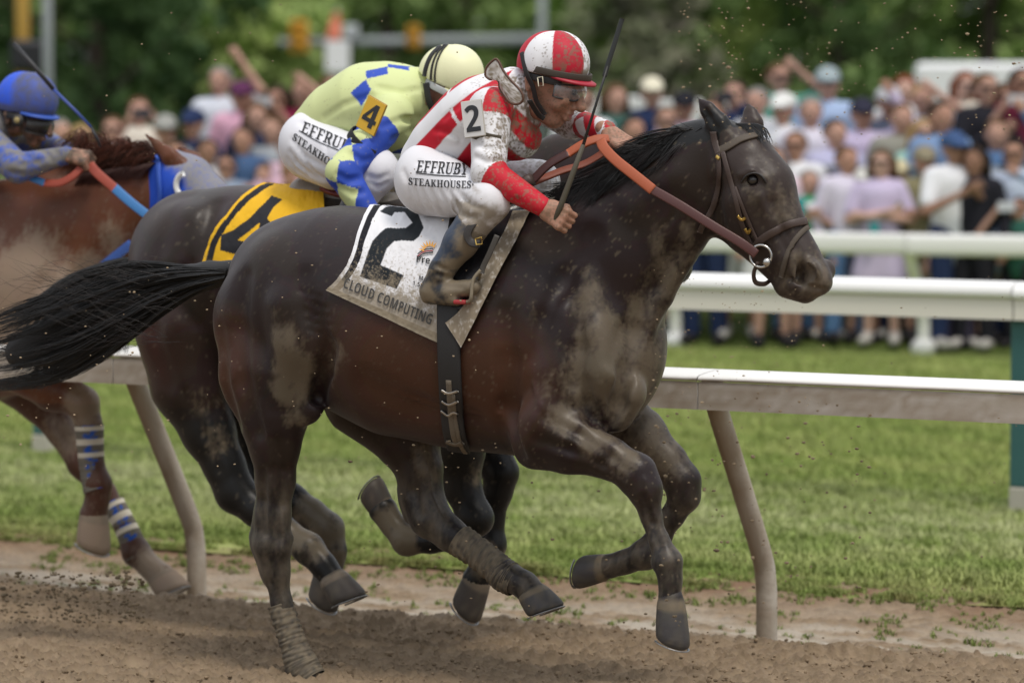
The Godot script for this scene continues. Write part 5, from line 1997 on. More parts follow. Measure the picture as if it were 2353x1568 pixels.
func tack_two() -> void:
	fr = F2
	var list := body2.few(P(700, 600, 0.0), 0.75, body2.all)
	var rear := v3([[612, 418], [560, 455], [520, 500], [500, 528], [482, 565], [470, 612]])
	var front := v3([[742, 448], [748, 505], [742, 570], [732, 640], [722, 700], [712, 745]])
	var four := PackedVector2Array()
	var counter := PackedVector2Array()
	# traced on a crop: 2.94 crop pixels to one source pixel
	for p in [[940, 272], [1060, 322], [960, 400], [930, 470], [900, 520], [1000, 640], [1300, 700], [1280, 860], [1120, 830], [1040, 960], [560, 890], [385, 855], [395, 690], [530, 640], [720, 500], [860, 360]]:
		four.append(Vector2((700 + p[0] / 2.941) / 1.6297, (650 + p[1] / 2.941) / 1.6297))
	for p in [[575, 745], [640, 762], [720, 715], [800, 640], [822, 556], [700, 660]]:
		counter.append(Vector2((700 + p[0] / 2.941) / 1.6297, (650 + p[1] / 2.941) / 1.6297))
	var rear_s := smooth_path(rear, 4)
	var paint := func(q: Vector2, a: float, b: float, p: Vector3) -> Color:
		var c := Color(0.74, 0.42, 0.018)
		var dr := seg_dist(q, rear_s) if a < 0.25 else 99.0
		if dr > 6.0 and dr < 19.0:
			c = Color(0.014, 0.014, 0.017)
		if in_poly(q, four) and not in_poly(q, counter):
			c = Color(0.02, 0.021, 0.027)
		var g := noise_fine.get_noise_2d(q.x * 0.12, q.y * 0.12)
		return c.lerp(Color(0.25, 0.17, 0.07), smoothstep(0.9, 1.0, b + g * 0.12) * 0.7)
	var cloth := thing("saddle_cloth", "yellow saddle cloth with black edge stripe and black 4", "saddle cloth", F2.o, -YAW)
	part("cloth", cloth_mesh(body2, list, rear, front, 30, 34, 5, 0.012, paint), vcol(0.75, 0.35), cloth)
	var saddle := thing("racing_saddle", "racing saddle with pale grey cantle on the yellow cloth", "saddle", F2.o, -YAW)
	var sf := Field.new()
	sf.bone(P(700, 438, 0), P(745, 452, 0), 0.055, 0.045, 0.03, 1.6)
	sf.bone(P(745, 452, 0), P(900, 470, 0), 0.045, 0.05, 0.03, 1.6)
	soft("seat", [[sf, 0.009]], null, leather(0.24, 0.21, 0.185, 0.45), saddle)
	lay_strap("saddle_trim", body2, [[745, 462], [765, 470], [790, 476]], 0.014, 0.008, leather(0.13, 0.012, 0.02, 0.5), saddle, list, 0.06)
	var l2 := body2.few(P(860, 850, 0.2), 0.5, body2.all)
	lay_strap("girth", body2, [[880, 700], [880, 780], [884, 850], [890, 900]], 0.04, 0.006, leather(0.02, 0.02, 0.02, 0.6), saddle, l2, 0.006)
	part("girth_loop", tube(smooth_path([P(770, 940, 0.2), P(790, 965, 0.18), P(815, 968, 0.14), P(800, 950, 0.1)], 5), fill(16, 0.006), 6), leather(0.02, 0.018, 0.016, 0.5), saddle)

func tack_three() -> void:
	fr = F3
	var bridle := thing("bridle", "blue bridle rein with red rubber grip on the chestnut horse", "bridle", F3.o, -YAW)
	var blue := flat(0.045, 0.19, 0.46, 0.5)
	var red := flat(0.33, 0.06, 0.035, 0.6)
	var seg := [[[[205, 378, 0.2], [225, 400, 0.21], [262, 432, 0.2]], red, "rein_grip", 0.02], [[[258, 428, 0.2], [300, 465, 0.19], [345, 500, 0.17], [400, 545, 0.15]], blue, "rein", 0.02], [[[185, 385, 0.22], [165, 405, 0.24], [135, 420, 0.25], [100, 420, 0.25]], red, "rein_grip", 0.016], [[[102, 420, 0.25], [70, 408, 0.26], [40, 395, 0.27], [-10, 388, 0.28]], blue, "rein", 0.015]]
	for q in seg:
		var pts := []
		for p in q[0]:
			pts.append(P(p[0], p[1], p[2]))
		var sp := smooth_path(pts, 6)
		var nn := []
		for i in sp.size():
			nn.append(Vector3(0.2, 0.3, 0.92))
		part(q[2], strap(sp, nn, q[3], 0.005), q[1], bridle)
	var hl := body3.few(P(400, 440, 0), 0.45, body3.all)
	lay_strap("throatlatch", body3, [[366, 360], [370, 410], [372, 460], [352, 500], [330, 540]], 0.013, 0.005, flat(0.03, 0.1, 0.48, 0.5), bridle, hl, 0.014)
	var ch := []
	for p in [[300, 560, 0.12], [262, 590, 0.1], [222, 622, 0.08]]:
		ch.append(P(p[0], p[1], p[2]))
	part("yoke_strap", strap(smooth_path(ch, 5), fill(11, 0.0).map(func(_x): return Vector3(0.5, 0.3, 0.8)), 0.02, 0.005), flat(0.05, 0.13, 0.45, 0.5), bridle)

# ================= jockeys =================
func sd(p: Vector3, a: Vector3, b: Vector3) -> float:
	var ab := b - a
	var t := clampf((p - a).dot(ab) / ab.length_squared(), 0.0, 1.0)
	return p.distance_to(a + ab * t)

# closed hand: palm, four curled fingers, thumb across them
func fist(w: Vector3, fwd: Vector3, out: Vector3, grip: Vector3, size := 1.0) -> Field:
	var f := Field.new()
	var e := fwd.normalized()
	var o := (out - e * out.dot(e)).normalized()
	var g := (grip - e * grip.dot(e) - o * grip.dot(o)).normalized()
	f.bone(w - e * 0.03 * size, w + e * 0.02 * size, 0.027 * size, 0.027 * size, 0.02)
	for i in 4:
		var s := (i - 1.5) * 0.0205 * size
		f.bone(w + e * 0.012 * size + g * s * 0.7, w + e * 0.078 * size + g * s, 0.0165 * size, 0.0125 * size, 0.014)
		var k := [0.95, 1.05, 1.0, 0.85][i] as float
		var a := w + e * 0.078 * size + g * s + o * 0.004 * size
		var b := a + (e * 0.018 - o * 0.033) * size * k
		var c := b + (-e * 0.026 - o * 0.012) * size * k
		var d := c + (-e * 0.018 + o * 0.012) * size * k
		f.bone(a, b, 0.0108 * size, 0.0098 * size, 0.004)
		f.bone(b, c, 0.0098 * size, 0.009 * size, 0.004)
		f.bone(c, d, 0.009 * size, 0.008 * size, 0.004)
	var t0 := w + e * 0.02 * size - g * 0.026 * size - o * 0.006 * size
	var t1 := w + e * 0.055 * size - g * 0.04 * size - o * 0.028 * size
	var t2 := w + e * 0.078 * size - g * 0.026 * size - o * 0.046 * size
	f.bone(t0, t1, 0.014 * size, 0.0115 * size, 0.012)
	f.bone(t1, t2, 0.011 * size, 0.009 * size, 0.006)
	return f

func flat_pts(f: Field, pxs: Array) -> PackedVector2Array:
	var o := PackedVector2Array()
	for p in pxs:
		var h := meet(f, p[0], p[1], f.all)
		if h == Vector3.INF:
			h = P(p[0], p[1], 0.1)
		o.append(Vector2(h.x, h.y))
	return o

# number plate strapped on the upper arm; corners run top-left, top-right, bottom-right, bottom-left
func arm_plate(parent: Node, corners: Array, z: float, face: Color, digit: String, border: Color) -> void:
	var c := []
	for p in corners:
		c.append(P(p[0], p[1], z))
	var x: Vector3 = ((c[1] - c[0]) + (c[2] - c[3])) * 0.5
	var y: Vector3 = ((c[0] - c[3]) + (c[1] - c[2])) * 0.5
	var o: Vector3 = (c[0] + c[1] + c[2] + c[3]) * 0.25
	var n := x.cross(y).normalized()
	var xb := x.normalized()
	var yb := n.cross(xb)
	var xf := Transform3D(Basis(xb, yb, n), o)
	var pl := part("number_plate", box(Vector3(x.length(), y.length(), 0.008), 0.003, xf), flat(border.r, border.g, border.b, 0.5), parent)
	part("plate_face", box(Vector3(x.length() * 0.93, y.length() * 0.95, 0.003), 0.0, xf.translated_local(Vector3(0, 0, 0.0045))), flat(face.r, face.g, face.b, 0.35), pl)
	var tm := TextMesh.new()
	var font := SystemFont.new()
	font.font_names = PackedStringArray(["Droid Sans"])
	font.font_weight = 700
	tm.font = font
	tm.text = digit
	tm.font_size = 96
	tm.pixel_size = y.length() * 0.95 / 92.0
	tm.depth = 0.002
	var d := part("digit", tm, flat(0.03, 0.034, 0.042, 0.5), pl)
	d.transform = xf.translated_local(Vector3(0, 0, 0.0068)) * Transform3D(Basis.from_scale(Vector3(0.92, 1.0, 1.0)), Vector3.ZERO)

# wrap-round goggles: lens band with a dark rim, on a head that looks along fwd
func goggles(parent: Node, c: Vector3, fwd: Vector3, up: Vector3, r: float, h: float, lens: Material) -> void:
	var sidev := fwd.cross(up).normalized()
	var sh := Sheet.new()
	var rows := []
	var rim_t := []
	var rim_b := []
	for i in 19:
		var an := lerpf(-1.25, 1.25, i / 18.0)
		var row := []
		var nose := 0.45 * exp(-pow(an / 0.22, 2.0))
		for j in 7:
			var v := lerpf(-1.0 + nose, 1.0, j / 6.0)
			var rr := r * (1.0 + 0.10 * (1.0 - v * v))
			row.append(sh.v(c + (fwd * cos(an) * 1.0 + sidev * sin(an) * 1.0) * rr + up * v * h * (1.0 - 0.25 * absf(an) / 1.25)))
		rim_t.append(c + (fwd * cos(an) * 1.0 + sidev * sin(an) * 1.0) * r + up * h * (1.0 - 0.25 * absf(an) / 1.25))
		rim_b.append(c + (fwd * cos(an) * 1.0 + sidev * sin(an) * 1.0) * r + up * h * (-1.0 + nose) * (1.0 - 0.25 * absf(an) / 1.25))
		rows.append(row)
	for i in 18:
		for j in 6:
			sh.quad(rows[i][j], rows[i + 1][j], rows[i + 1][j + 1], rows[i][j + 1])
	var g := part("goggles", sh.done(), lens, parent)
	var loop := rim_t.duplicate()
	rim_b.reverse()
	loop.append_array(rim_b)
	loop.append(rim_t[0])
	part("rim", tube(loop, fill(loop.size(), 0.004), 6), flat(0.03, 0.026, 0.024, 0.5), g)

func helmet_field(c0: Array, c1: Array, r: float, rim: Vector3, rim_n: Vector3, fwd: Vector3) -> Field:
	var h := Field.new()
	h.bone(P(c0[0], c0[1], 0), P(c1[0], c1[1], 0), r, r * 0.97, 0.02, 0.86)
	h.cut(rim, rim_n)
	return h

func peak_mesh(c: Vector3, fwd: Vector3, up: Vector3, r: float, reach: float) -> ArrayMesh:
	var sidev := fwd.cross(up).normalized()
	var sh := Sheet.new()
	var rows := []
	for i in 25:
		var an := lerpf(-1.35, 1.35, i / 24.0)
		var k := pow(maxf(cos(an * 1.12), 0.0), 0.8)
		var d := fwd * cos(an) + sidev * sin(an) * 0.88
		var a := c + d * r * 0.97
		var b := c + d * (r + reach * k) - up * 0.012 * k
		rows.append([sh.v(a + up * 0.006), sh.v(b + up * 0.004), sh.v(b - up * 0.004), sh.v(a - up * 0.006)])
	for i in 24:
		for j in 4:
			sh.quad(rows[i][j], rows[i][(j + 1) % 4], rows[i + 1][(j + 1) % 4], rows[i + 1][j])
	return sh.done()

# band round a helmet at a plane
func head_band(c: Vector3, fwd: Vector3, up: Vector3, r: float, half_h: float, a0: float, a1: float) -> ArrayMesh:
	var sidev := fwd.cross(up).normalized()
	var pts := []
	var nn := []
	for i in 33:
		var an := lerpf(a0, a1, i / 32.0)
		var d := fwd * cos(an) * 1.06 + sidev * sin(an) * 0.9
		pts.append(c + d * r)
		nn.append(d.normalized())
	return strap(pts, nn, half_h, 0.003)

func build_jockeys() -> void:
	jockey_one()
	jockey_two()
	jockey_three()

func jockey_one() -> void:
	fr = F1
	var root := thing("person", "jockey in red and white striped silks and quartered helmet, crouched over the dark bay horse", "person", F1.o, -YAW)
	var sh_n := P(1128, 248, 0.17)
	var el_n := P(1122, 398, 0.29)
	var wr_n := P(1246, 474, 0.29)
	var sh_f := P(1245, 238, -0.17)
	var el_f := P(1312, 280, -0.20)
	var wr_f := P(1394, 300, -0.06)
	var hip_n := P(985, 415, 0.13)
	var kn_n := P(1122, 462, 0.30)
	var an_n := P(1016, 618, 0.345)
	var hip_f := P(1035, 410, -0.13)
	var kn_f := P(1235, 418, -0.28)
	var an_f := P(1140, 590, -0.33)
	# body under the clothes
	var b := Field.new()
	chain(b, [[985, 395, 62, 0, 1.2], [1025, 335, 54, 0, 1.25], [1115, 265, 70, 0, 1.3], [1170, 232, 56, 0, 1.3]], 0.05)
	b.bone(sh_n, el_n, 0.055, 0.042, 0.03)
	b.bone(el_n, wr_n, 0.042, 0.028, 0.02)
	b.bone(sh_f, el_f, 0.05, 0.04, 0.03)
	b.bone(el_f, wr_f, 0.04, 0.027, 0.02)
	b.bone(hip_n, kn_n, 0.09, 0.06, 0.04)
	b.bone(kn_n, an_n, 0.055, 0.035, 0.03)
	b.bone(hip_f, kn_f, 0.09, 0.06, 0.04)
	b.bone(kn_f, an_f, 0.055, 0.035, 0.03)
	b.bone(P(1175, 228, 0), P(1245, 205, 0), 0.065, 0.06, 0.03)
	# head
	var h := Field.new()
	h.bone(P(1205, 222, 0), P(1250, 205, 0), 0.062, 0.06, 0.03)
	h.bone(P(1262, 168, 0), P(1285, 170, 0), 0.098, 0.092, 0.03, 0.82)
	h.bone(P(1290, 195, 0), P(1290, 225, 0), 0.074, 0.062, 0.03, 0.95)
	h.bone(P(1285, 240, 0), P(1276, 268, 0), 0.05, 0.034, 0.025, 1.1)
	h.bone(P(1245, 250, 0.0), P(1272, 274, 0), 0.045, 0.03, 0.025, 1.2)
	h.bone(P(1330, 212, 0), P(1335, 246, 0), 0.013, 0.0195, 0.012)
	h.ball(P(1318, 248, 0.012), 0.011, 0.008)
	h.bone(P(1306, 261, 0.018), P(1312, 261, -0.018), 0.0105, 0.0105, 0.008)
	h.bone(P(1300, 271, 0.016), P(1306, 271, -0.016), 0.0115, 0.0115, 0.008)
	h.bone(P(1309, 266, 0.03), P(1315, 266, -0.03), 0.0028, 0.0028, 0.006, 1.0, true)
	h.bone(P(1296, 228, 0.05), P(1282, 240, 0.055), 0.024, 0.02, 0.02)
	h.bone(P(1216, 182, 0.078), P(1214, 202, 0.076), 0.02, 0.013, 0.01, 0.6)
	h.ball(P(1216, 190, 0.09), 0.011, 0.006, 0.8, true)
	# hands
	var fw_n := (wr_n - el_n).normalized()
	var hand_n := fist(wr_n + fw_n * 0.012, fw_n, Vector3(-0.1, 0.35, 0.95), Vector3(-0.25, -0.95, 0.2), 1.05)
	var hand_f := fist(wr_f + Vector3(0.012, -0.006, 0.01), Vector3(0.86, -0.5, 0.1), Vector3(0.3, 0.8, 0.5), Vector3(0.2, 0.3, -0.95), 1.0)
	var skin := func(p: Vector3, _n: Vector3) -> Color:
		var c := Color(0.34, 0.18, 0.12).lerp(Color(0.41, 0.22, 0.155), 0.5 + 0.5 * noise.get_noise_3d(p.x * 20.0, p.y * 20.0, p.z * 20.0))
		var m := speck(p, 90.0, 0.15) * 0.55
		return c.lerp(Color(0.17, 0.125, 0.08), m)
	var skin_m := vcol(0.55, 0.4)
	skin_m.subsurf_scatter_enabled = true
	skin_m.subsurf_scatter_strength = 0.06
	soft("body", [[b, 0.014], [h, 0.0042], [hand_n, 0.0036], [hand_f, 0.0036]], skin, skin_m, root)
	var lip := Field.new()
	lip.bone(P(1307, 263, 0.016), P(1311, 263, -0.014), 0.0072, 0.0072, 0.004)
	lip.bone(P(1303, 269, 0.014), P(1308, 269, -0.014), 0.0082, 0.0082, 0.004)
	soft("lips", [[lip, 0.003]], null, flat(0.36, 0.13, 0.11, 0.5), root)

	# silks
	var s := Field.new()
	chain(s, [[990, 368, 66, 0, 1.3], [1030, 325, 68, 0, 1.3], [1085, 285, 82, 0, 1.25], [1130, 262, 88, 0, 1.2], [1178, 232, 66, 0, 1.3]], 0.06)
	s.bone(P(1130, 300, 0), P(1185, 312, 0), 0.105, 0.09, 0.05, 1.2)
	s.bone(P(1060, 330, 0), P(1110, 335, 0), 0.085, 0.08, 0.05, 1.35)
	s.bone(P(1185, 205, 0), P(1205, 200, 0), 0.082, 0.07, 0.03, 1.0)
	s.bone(sh_n, el_n.lerp(sh_n, 0.0), 0.077, 0.060, 0.035)
	s.bone(el_n, wr_n, 0.060, 0.036, 0.02)
	s.bone(sh_f, el_f, 0.072, 0.06, 0.035)
	s.bone(el_f, wr_f, 0.058, 0.036, 0.02)
	# folds of cloth
	for q in [[[1000, 300], [1030, 302], [1052, 320]], [[1195, 300], [1185, 330], [1182, 352]], [[1215, 270], [1205, 310], [1195, 345]], [[1150, 440], [1155, 465], [1140, 485]], [[1190, 460], [1195, 482], [1188, 498]], [[1020, 270], [1050, 245], [1070, 222]], [[1100, 335], [1125, 345], [1145, 338]], [[1095, 360], [1120, 372], [1142, 366]], [[1240, 250], [1250, 280], [1235, 310]]]:
		var l := []
		for p in q:
			l.append([p[0], p[1], 9, 4])
		sculpt(s, l, 0.012)
	for q in [[[1098, 348], [1122, 358], [1144, 352]], [[1012, 315], [1045, 322]], [[1205, 290], [1198, 322]]]:
		var l := []
		for p in q:
			l.append([p[0], p[1], 8, -4])
		sculpt(s, l, 0.015)
	var t0 := P(985, 390, 0)
	var t1 := P(1165, 225, 0)
	var ax := (t1 - t0).normalized()
	var perp := Vector3(-ax.y, ax.x, 0)
	var silks := func(p: Vector3, n: Vector3) -> Color:
		var white := Color(0.72, 0.72, 0.74)
		var red := Color(0.50, 0.011, 0.024)
		var c := white
		var du := sd(p, sh_n, el_n)
		var df := sd(p, el_n, wr_n)
		var du2 := sd(p, sh_f, el_f)
		var df2 := sd(p, el_f, wr_f)
		var near_arm := p.z > 0.12 and minf(du, df) < 0.085
		var far_arm := p.z < -0.1 and minf(du2, df2) < 0.085
		var muddy := 0.0
		if near_arm:
			var e := p.distance_to(el_n)
			c = red if df < du - 0.004 and e > 0.03 else white
			if (p - el_n).dot(wr_n - el_n) > 0.004 and df < du:
				c = red
			if du < df:
				# red yoke over the shoulder
				var along := (p - sh_n).dot((el_n - sh_n).normalized())
				if along < 0.055 and p.x > sh_n.x + 0.01:
					c = red
				muddy = clampf((p.x - sh_n.lerp(el_n, clampf((p - sh_n).dot(el_n - sh_n) / (el_n - sh_n).length_squared(), 0.0, 1.0)).x) * 12.0 + 0.35, 0.0, 0.95)
			else:
				muddy = 0.55
		elif far_arm:
			c = red if df2 < du2 and (p - el_f).dot((wr_f - el_f).normalized()) > 0.10 else white
			muddy = 0.75
		else:
			var q := (p - t0).dot(perp)
			var fq := fposmod(q + 0.012, 0.135)
			c = white.lerp(red, clampf(minf(fq, 0.064 - fq) / 0.004 + 0.5, 0.0, 1.0) if fq < 0.1 else clampf((fq - 0.135) / 0.004 + 0.5, 0.0, 1.0))
			var along2 := (p - t0).dot(ax)
			if along2 > 0.285 and along2 < 0.30:
				c = white
			if p.x > t1.x + 0.045:
				c = white
			if p.x > t1.x - 0.02 and q < -0.07:
				var fx := fposmod(p.x * 1.0 + p.y * 0.5, 0.105)
				c = white.lerp(red, clampf(minf(fx, 0.058 - fx) / 0.004 + 0.5, 0.0, 1.0))
			muddy = clampf((along2 - 0.2) * 5.0, 0.0, 1.0) * clampf(n.x * 1.5 + 0.35, 0.0, 1.0)
		var m := speck(p, 85.0, 0.56 - 0.5 * muddy) * clampf(muddy * 1.4, 0.0, 1.0)
		var m2 := smoothstep(0.12, 0.4, noise.get_noise_3d(p.x * 22.0, p.y * 14.0, p.z * 22.0) + muddy * 0.3 - 0.2) * muddy * muddy
		return c.lerp(Color(0.185, 0.145, 0.095), clampf(m * 0.8 + m2 * 0.55, 0.0, 0.88))
	var sm := vcol(0.62, 0.4)
	relief(sm, noise_tex(256, 0.1, 71, 3, true, 2.0), 10.0, 0.18)
	soft("silks", [[s, 0.0046]], silks, sm, root)

	# breeches
	var br := Field.new()
	br.bone(hip_n, kn_n, 0.108, 0.072, 0.05, 1.0)
	br.bone(hip_f, kn_f, 0.115, 0.077, 0.05, 1.0)
	br.bone(P(982, 400, 0.1), P(1020, 405, -0.1), 0.115, 0.11, 0.05)
	br.bone(P(985, 424, 0.12), P(1030, 434, 0.16), 0.108, 0.098, 0.04)
	br.bone(kn_n, kn_n.lerp(an_n, 0.42), 0.077, 0.062, 0.03)
	br.bone(kn_f, kn_f.lerp(an_f, 0.42), 0.077, 0.062, 0.03)
	for q in [[[936, 432], [946, 462], [966, 486]], [[952, 436], [964, 466], [984, 492]], [[970, 440], [984, 470], [1002, 494]], [[990, 440], [1004, 468], [1020, 492]], [[1010, 440], [1024, 466], [1038, 488]], [[1030, 440], [1044, 462], [1056, 480]], [[1048, 438], [1062, 456]], [[925, 392], [938, 420]], [[1040, 478], [1060, 494], [1090, 500]], [[1062, 452], [1085, 470], [1105, 478]], [[960, 372], [1000, 384], [1050, 386]]]:
		var l := []
		for p in q:
			l.append([p[0], p[1], 6, 5])
		sculpt(br, l, 0.012)
	var breech := func(p: Vector3, _n: Vector3) -> Color:
		var c := Color(0.72, 0.72, 0.75)
		var k := clampf(1.25 - p.distance_to(kn_n.lerp(an_n, 0.25)) / 0.12, 0.0, 1.0)
		var k2 := clampf(1.2 - p.distance_to(kn_f) / 0.16, 0.0, 1.0)
		var m := smoothstep(0.25, 0.6, k + noise.get_noise_3d(p.x * 14.0, p.y * 14.0, p.z * 14.0) * 0.5)
		m = maxf(m, speck(p, 70.0, 0.4 - k2 * 0.6) * k2)
		return c.lerp(Color(0.23, 0.185, 0.125), m * 0.85)
	soft("breeches", [[br, 0.0075]], breech, sm, root)
	var ink := flat(0.018, 0.018, 0.02, 0.6)
	wrap_text("letter", "EFFRUBY", br, br.all, Vector2(955, 392), Vector2(0.66, 0.04), Vector2(0.0, -1.0), 27.0, ink, root, 0.002, "Droid Serif", true, 0.28)
	wrap_text("letter", "STEAKHOUSES·", br, br.all, Vector2(938, 422), Vector2(0.82, 0.09), Vector2(0.02, -1.0), 16.5, ink, root, 0.002, "Droid Serif", true, 0.0, 0.004)
	lay_strap("underline", br, [[956, 397], [1010, 403], [1070, 406]], 0.0016, 0.0008, ink, root, br.all, 0.002)

	# boots
	for side in [[kn_n, an_n, 0.345], [kn_f, an_f, -0.33]]:
		var bo := Field.new()
		var kk: Vector3 = side[0]
		var aa: Vector3 = side[1]
		bo.bone(kk.lerp(aa, 0.33), kk.lerp(aa, 0.6), 0.066, 0.060, 0.02)
		bo.bone(kk.lerp(aa, 0.6), aa, 0.060, 0.044, 0.02)
		bo.bone(aa, aa + Vector3(-0.05, -0.075, 0), 0.044, 0.038, 0.02)
		bo.bone(aa + Vector3(-0.045, -0.085, 0), aa + Vector3(0.03, -0.085, 0), 0.037, 0.036, 0.02)
		bo.bone(aa + Vector3(0.03, -0.08, 0), aa + Vector3(0.125, -0.06, 0.0), 0.037, 0.03, 0.02)
		bo.bone(aa + Vector3(-0.06, -0.105, 0), aa + Vector3(0.06, -0.108, 0), 0.02, 0.022, 0.008, 1.5)
		bo.cut(kk.lerp(aa, 0.34), kk - aa)
		if side[2] > 0:
			for q in [[[1002, 610], [1030, 622], [1055, 618]], [[1000, 628], [1030, 636], [1060, 630]], [[1020, 655], [1060, 660]]]:
				var l := []
				for p in q:
					l.append([p[0], p[1], 6, 3])
				sculpt(bo, l, 0.01)
		var lo: float = aa.y
		var boot := func(p: Vector3, n: Vector3) -> Color:
			var c := Color(0.032, 0.05, 0.085)
			if p.y < lo + 0.03:
				c = Color(0.022, 0.024, 0.03)
			var fr_ := clampf(n.x * 1.3 + 0.12 + noise.get_noise_3d(p.x * 10.0, p.y * 10.0, p.z * 10.0) * 0.8, 0.0, 1.0)
			if p.y < lo:
				fr_ = clampf(0.55 + noise.get_noise_3d(p.x * 14.0, p.y * 14.0, p.z * 14.0) * 1.2, 0.0, 1.0)
			var g := noise_fine.get_noise_3d(p.x * 60.0, p.y * 60.0, p.z * 60.0)
			return c.lerp(Color(0.19, 0.152, 0.1), clampf(fr_ * 1.35 + g * 0.35, 0.0, 0.92))
		soft("boot", [[bo, 0.006]], boot, vcol(0.5, 0.5), root)

	# helmet
	var fwd := Vector3(cos(0.20), -sin(0.20), 0)
	var up := Vector3(sin(0.20), cos(0.20), 0)
	var hc := P(1276, 148, 0)
	var he := helmet_field([1262, 148], [1282, 146], 0.122, P(1280, 172, 0), -up, fwd)
	for k in 6:
		var az := deg_to_rad(20.0 + 60.0 * k)
		var dir := Vector3(sin(az), 0, cos(az))
		for q in 5:
			var e0 := deg_to_rad(5.0 + q * 17.0)
			var e1 := deg_to_rad(5.0 + (q + 1) * 17.0)
			he.bone(hc + (dir * cos(e0) + Vector3.UP * sin(e0)) * 0.1345 * Vector3(1.06, 0.96, 0.9), hc + (dir * cos(e1) + Vector3.UP * sin(e1)) * 0.1345 * Vector3(1.06, 0.96, 0.9), 0.0015, 0.0015, 0.006, 1.0, true)
	var quart := func(p: Vector3, n: Vector3) -> Color:
		var d := p - hc
		var az := fposmod(rad_to_deg(atan2(d.z * 1.12, d.x)) , 360.0)
		var phi := fposmod(90.0 - az - 20.0, 360.0)
		var edge := (30.0 - absf(fposmod(phi, 60.0) - 30.0)) * 0.0022 / 0.003
		var red_first := int(phi / 60.0) % 2 == 0
		var cov := clampf(0.5 + edge, 0.0, 1.0)
		var c := Color(0.74, 0.74, 0.76).lerp(Color(0.47, 0.012, 0.035), cov if red_first else 1.0 - cov)
		var front := clampf((d.x + 0.01) * 11.0, 0.0, 1.0)
		var m := speck(p, 80.0, 0.62 - front * 0.5) * 0.7
		var low := smoothstep(0.06, -0.02, d.dot(up)) * front
		m = maxf(m, low * smoothstep(-0.2, 0.3, noise.get_noise_3d(p.x * 25.0, p.y * 25.0, p.z * 25.0) + 0.1))
		return c.lerp(Color(0.17, 0.125, 0.085), clampf(m, 0.0, 0.85))
	soft("helmet", [[he, 0.0038]], quart, vcol(0.55, 0.4), root)
	var dark := flat(0.02, 0.019, 0.019, 0.6)
	var muddy_dark := flat(0.05, 0.038, 0.028, 0.7)
	var rimc := P(1276, 170, 0)
	part("helmet_peak", peak_mesh(rimc + fwd * 0.012, fwd, up, 0.112, 0.035), flat(0.36, 0.012, 0.03, 0.5), root)
	part("helmet_band", head_band(rimc + up * 0.012 + fwd * 0.008, fwd, up, 0.1185, 0.012, -PI, PI), muddy_dark, root)
	part("goggle_strap", head_band(rimc - up * 0.018, fwd, up, 0.108, 0.012, 0.9, TAU - 0.9), dark, root)
	# chin harness
	var hn := []
	var hp := smooth_path([P(1198, 120, 0.085), P(1208, 165, 0.1), P(1224, 200, 0.088), P(1232, 232, 0.074), P(1252, 264, 0.056)], 6)
	for i in hp.size():
		hn.append(Vector3(-0.1, 0, 1))
	part("chin_strap", strap(hp, hn, 0.009, 0.002), dark, root)
	part("strap_buckle", tube([P(1235, 178, 0.11), P(1246, 176, 0.11), P(1248, 196, 0.11), P(1237, 198, 0.11), P(1235, 178, 0.11)], fill(5, 0.002), 6), flat(0.7, 0.65, 0.5, 0.3), root)
	var lens := StandardMaterial3D.new()
	lens.albedo_color = Color(0.62, 0.63, 0.65, 0.28)
	lens.transparency = BaseMaterial3D.TRANSPARENCY_ALPHA
	lens.roughness = 0.06
	lens.metallic_specular = 1.0
	goggles(root, P(1284, 202, 0), Vector3(cos(0.22), -sin(0.22), 0), Vector3(sin(0.22), cos(0.22), 0), 0.093, 0.031, lens)
	for z in [0.033, -0.033]:
		var es := SphereMesh.new()
		es.radius = 0.011
		es.height = 0.022
		var eo := part("eye", es, flat(0.03, 0.02, 0.015, 0.2), root)
		eo.position = P(1320, 212, z)
	# armband and number 2
	arm_plate(root, [[1066, 233], [1114, 227], [1109, 311], [1060, 319]], 0.315, Color(0.72, 0.72, 0.72), "2", Color(0.45, 0.43, 0.38))
	var ab := []
	var abn := []
	for i in 13:
		var an := lerpf(-0.9, 2.6, i / 12.0)
		var c := sh_n.lerp(el_n, 0.42)
		var d := Vector3(cos(an) * -1.0, 0.25 * cos(an), sin(an)).normalized()
		ab.append(c + d * 0.078)
		abn.append(d)
	part("armband", strap(ab, abn, 0.017, 0.002), flat(0.075, 0.062, 0.042, 0.8), root)

	# second pair of goggles pulled down on the shoulder
	var sg := thing("goggles", "mud-caked spare goggles with brown rim hanging on the striped jockey's shoulder", "goggles", F1.o, -YAW)
	var outline := []
	for p in [[605, 385], [612, 335], [665, 283], [690, 300], [715, 350], [760, 410], [825, 480], [838, 530], [815, 558], [770, 556], [720, 530], [688, 480], [690, 425], [668, 402], [635, 408]]:
		var u: float = (1450 + p[0] / 1.651) / 1.6297
		var v: float = (50 + p[1] / 1.651) / 1.6297
		var hh := meet(s, u, v, s.all)
		var ref := P(u, v, 0.20)
		outline.append(ref if hh == Vector3.INF or hh.z < 0.15 else hh + nrm(s, hh, s.all) * 0.012)
	outline.append(outline[0])
	var cen := Vector3.ZERO
	for p in outline:
		cen += p
	cen /= outline.size()
	var ls := Sheet.new()
	var sp := smooth_path(outline, 4)
	var rings := []
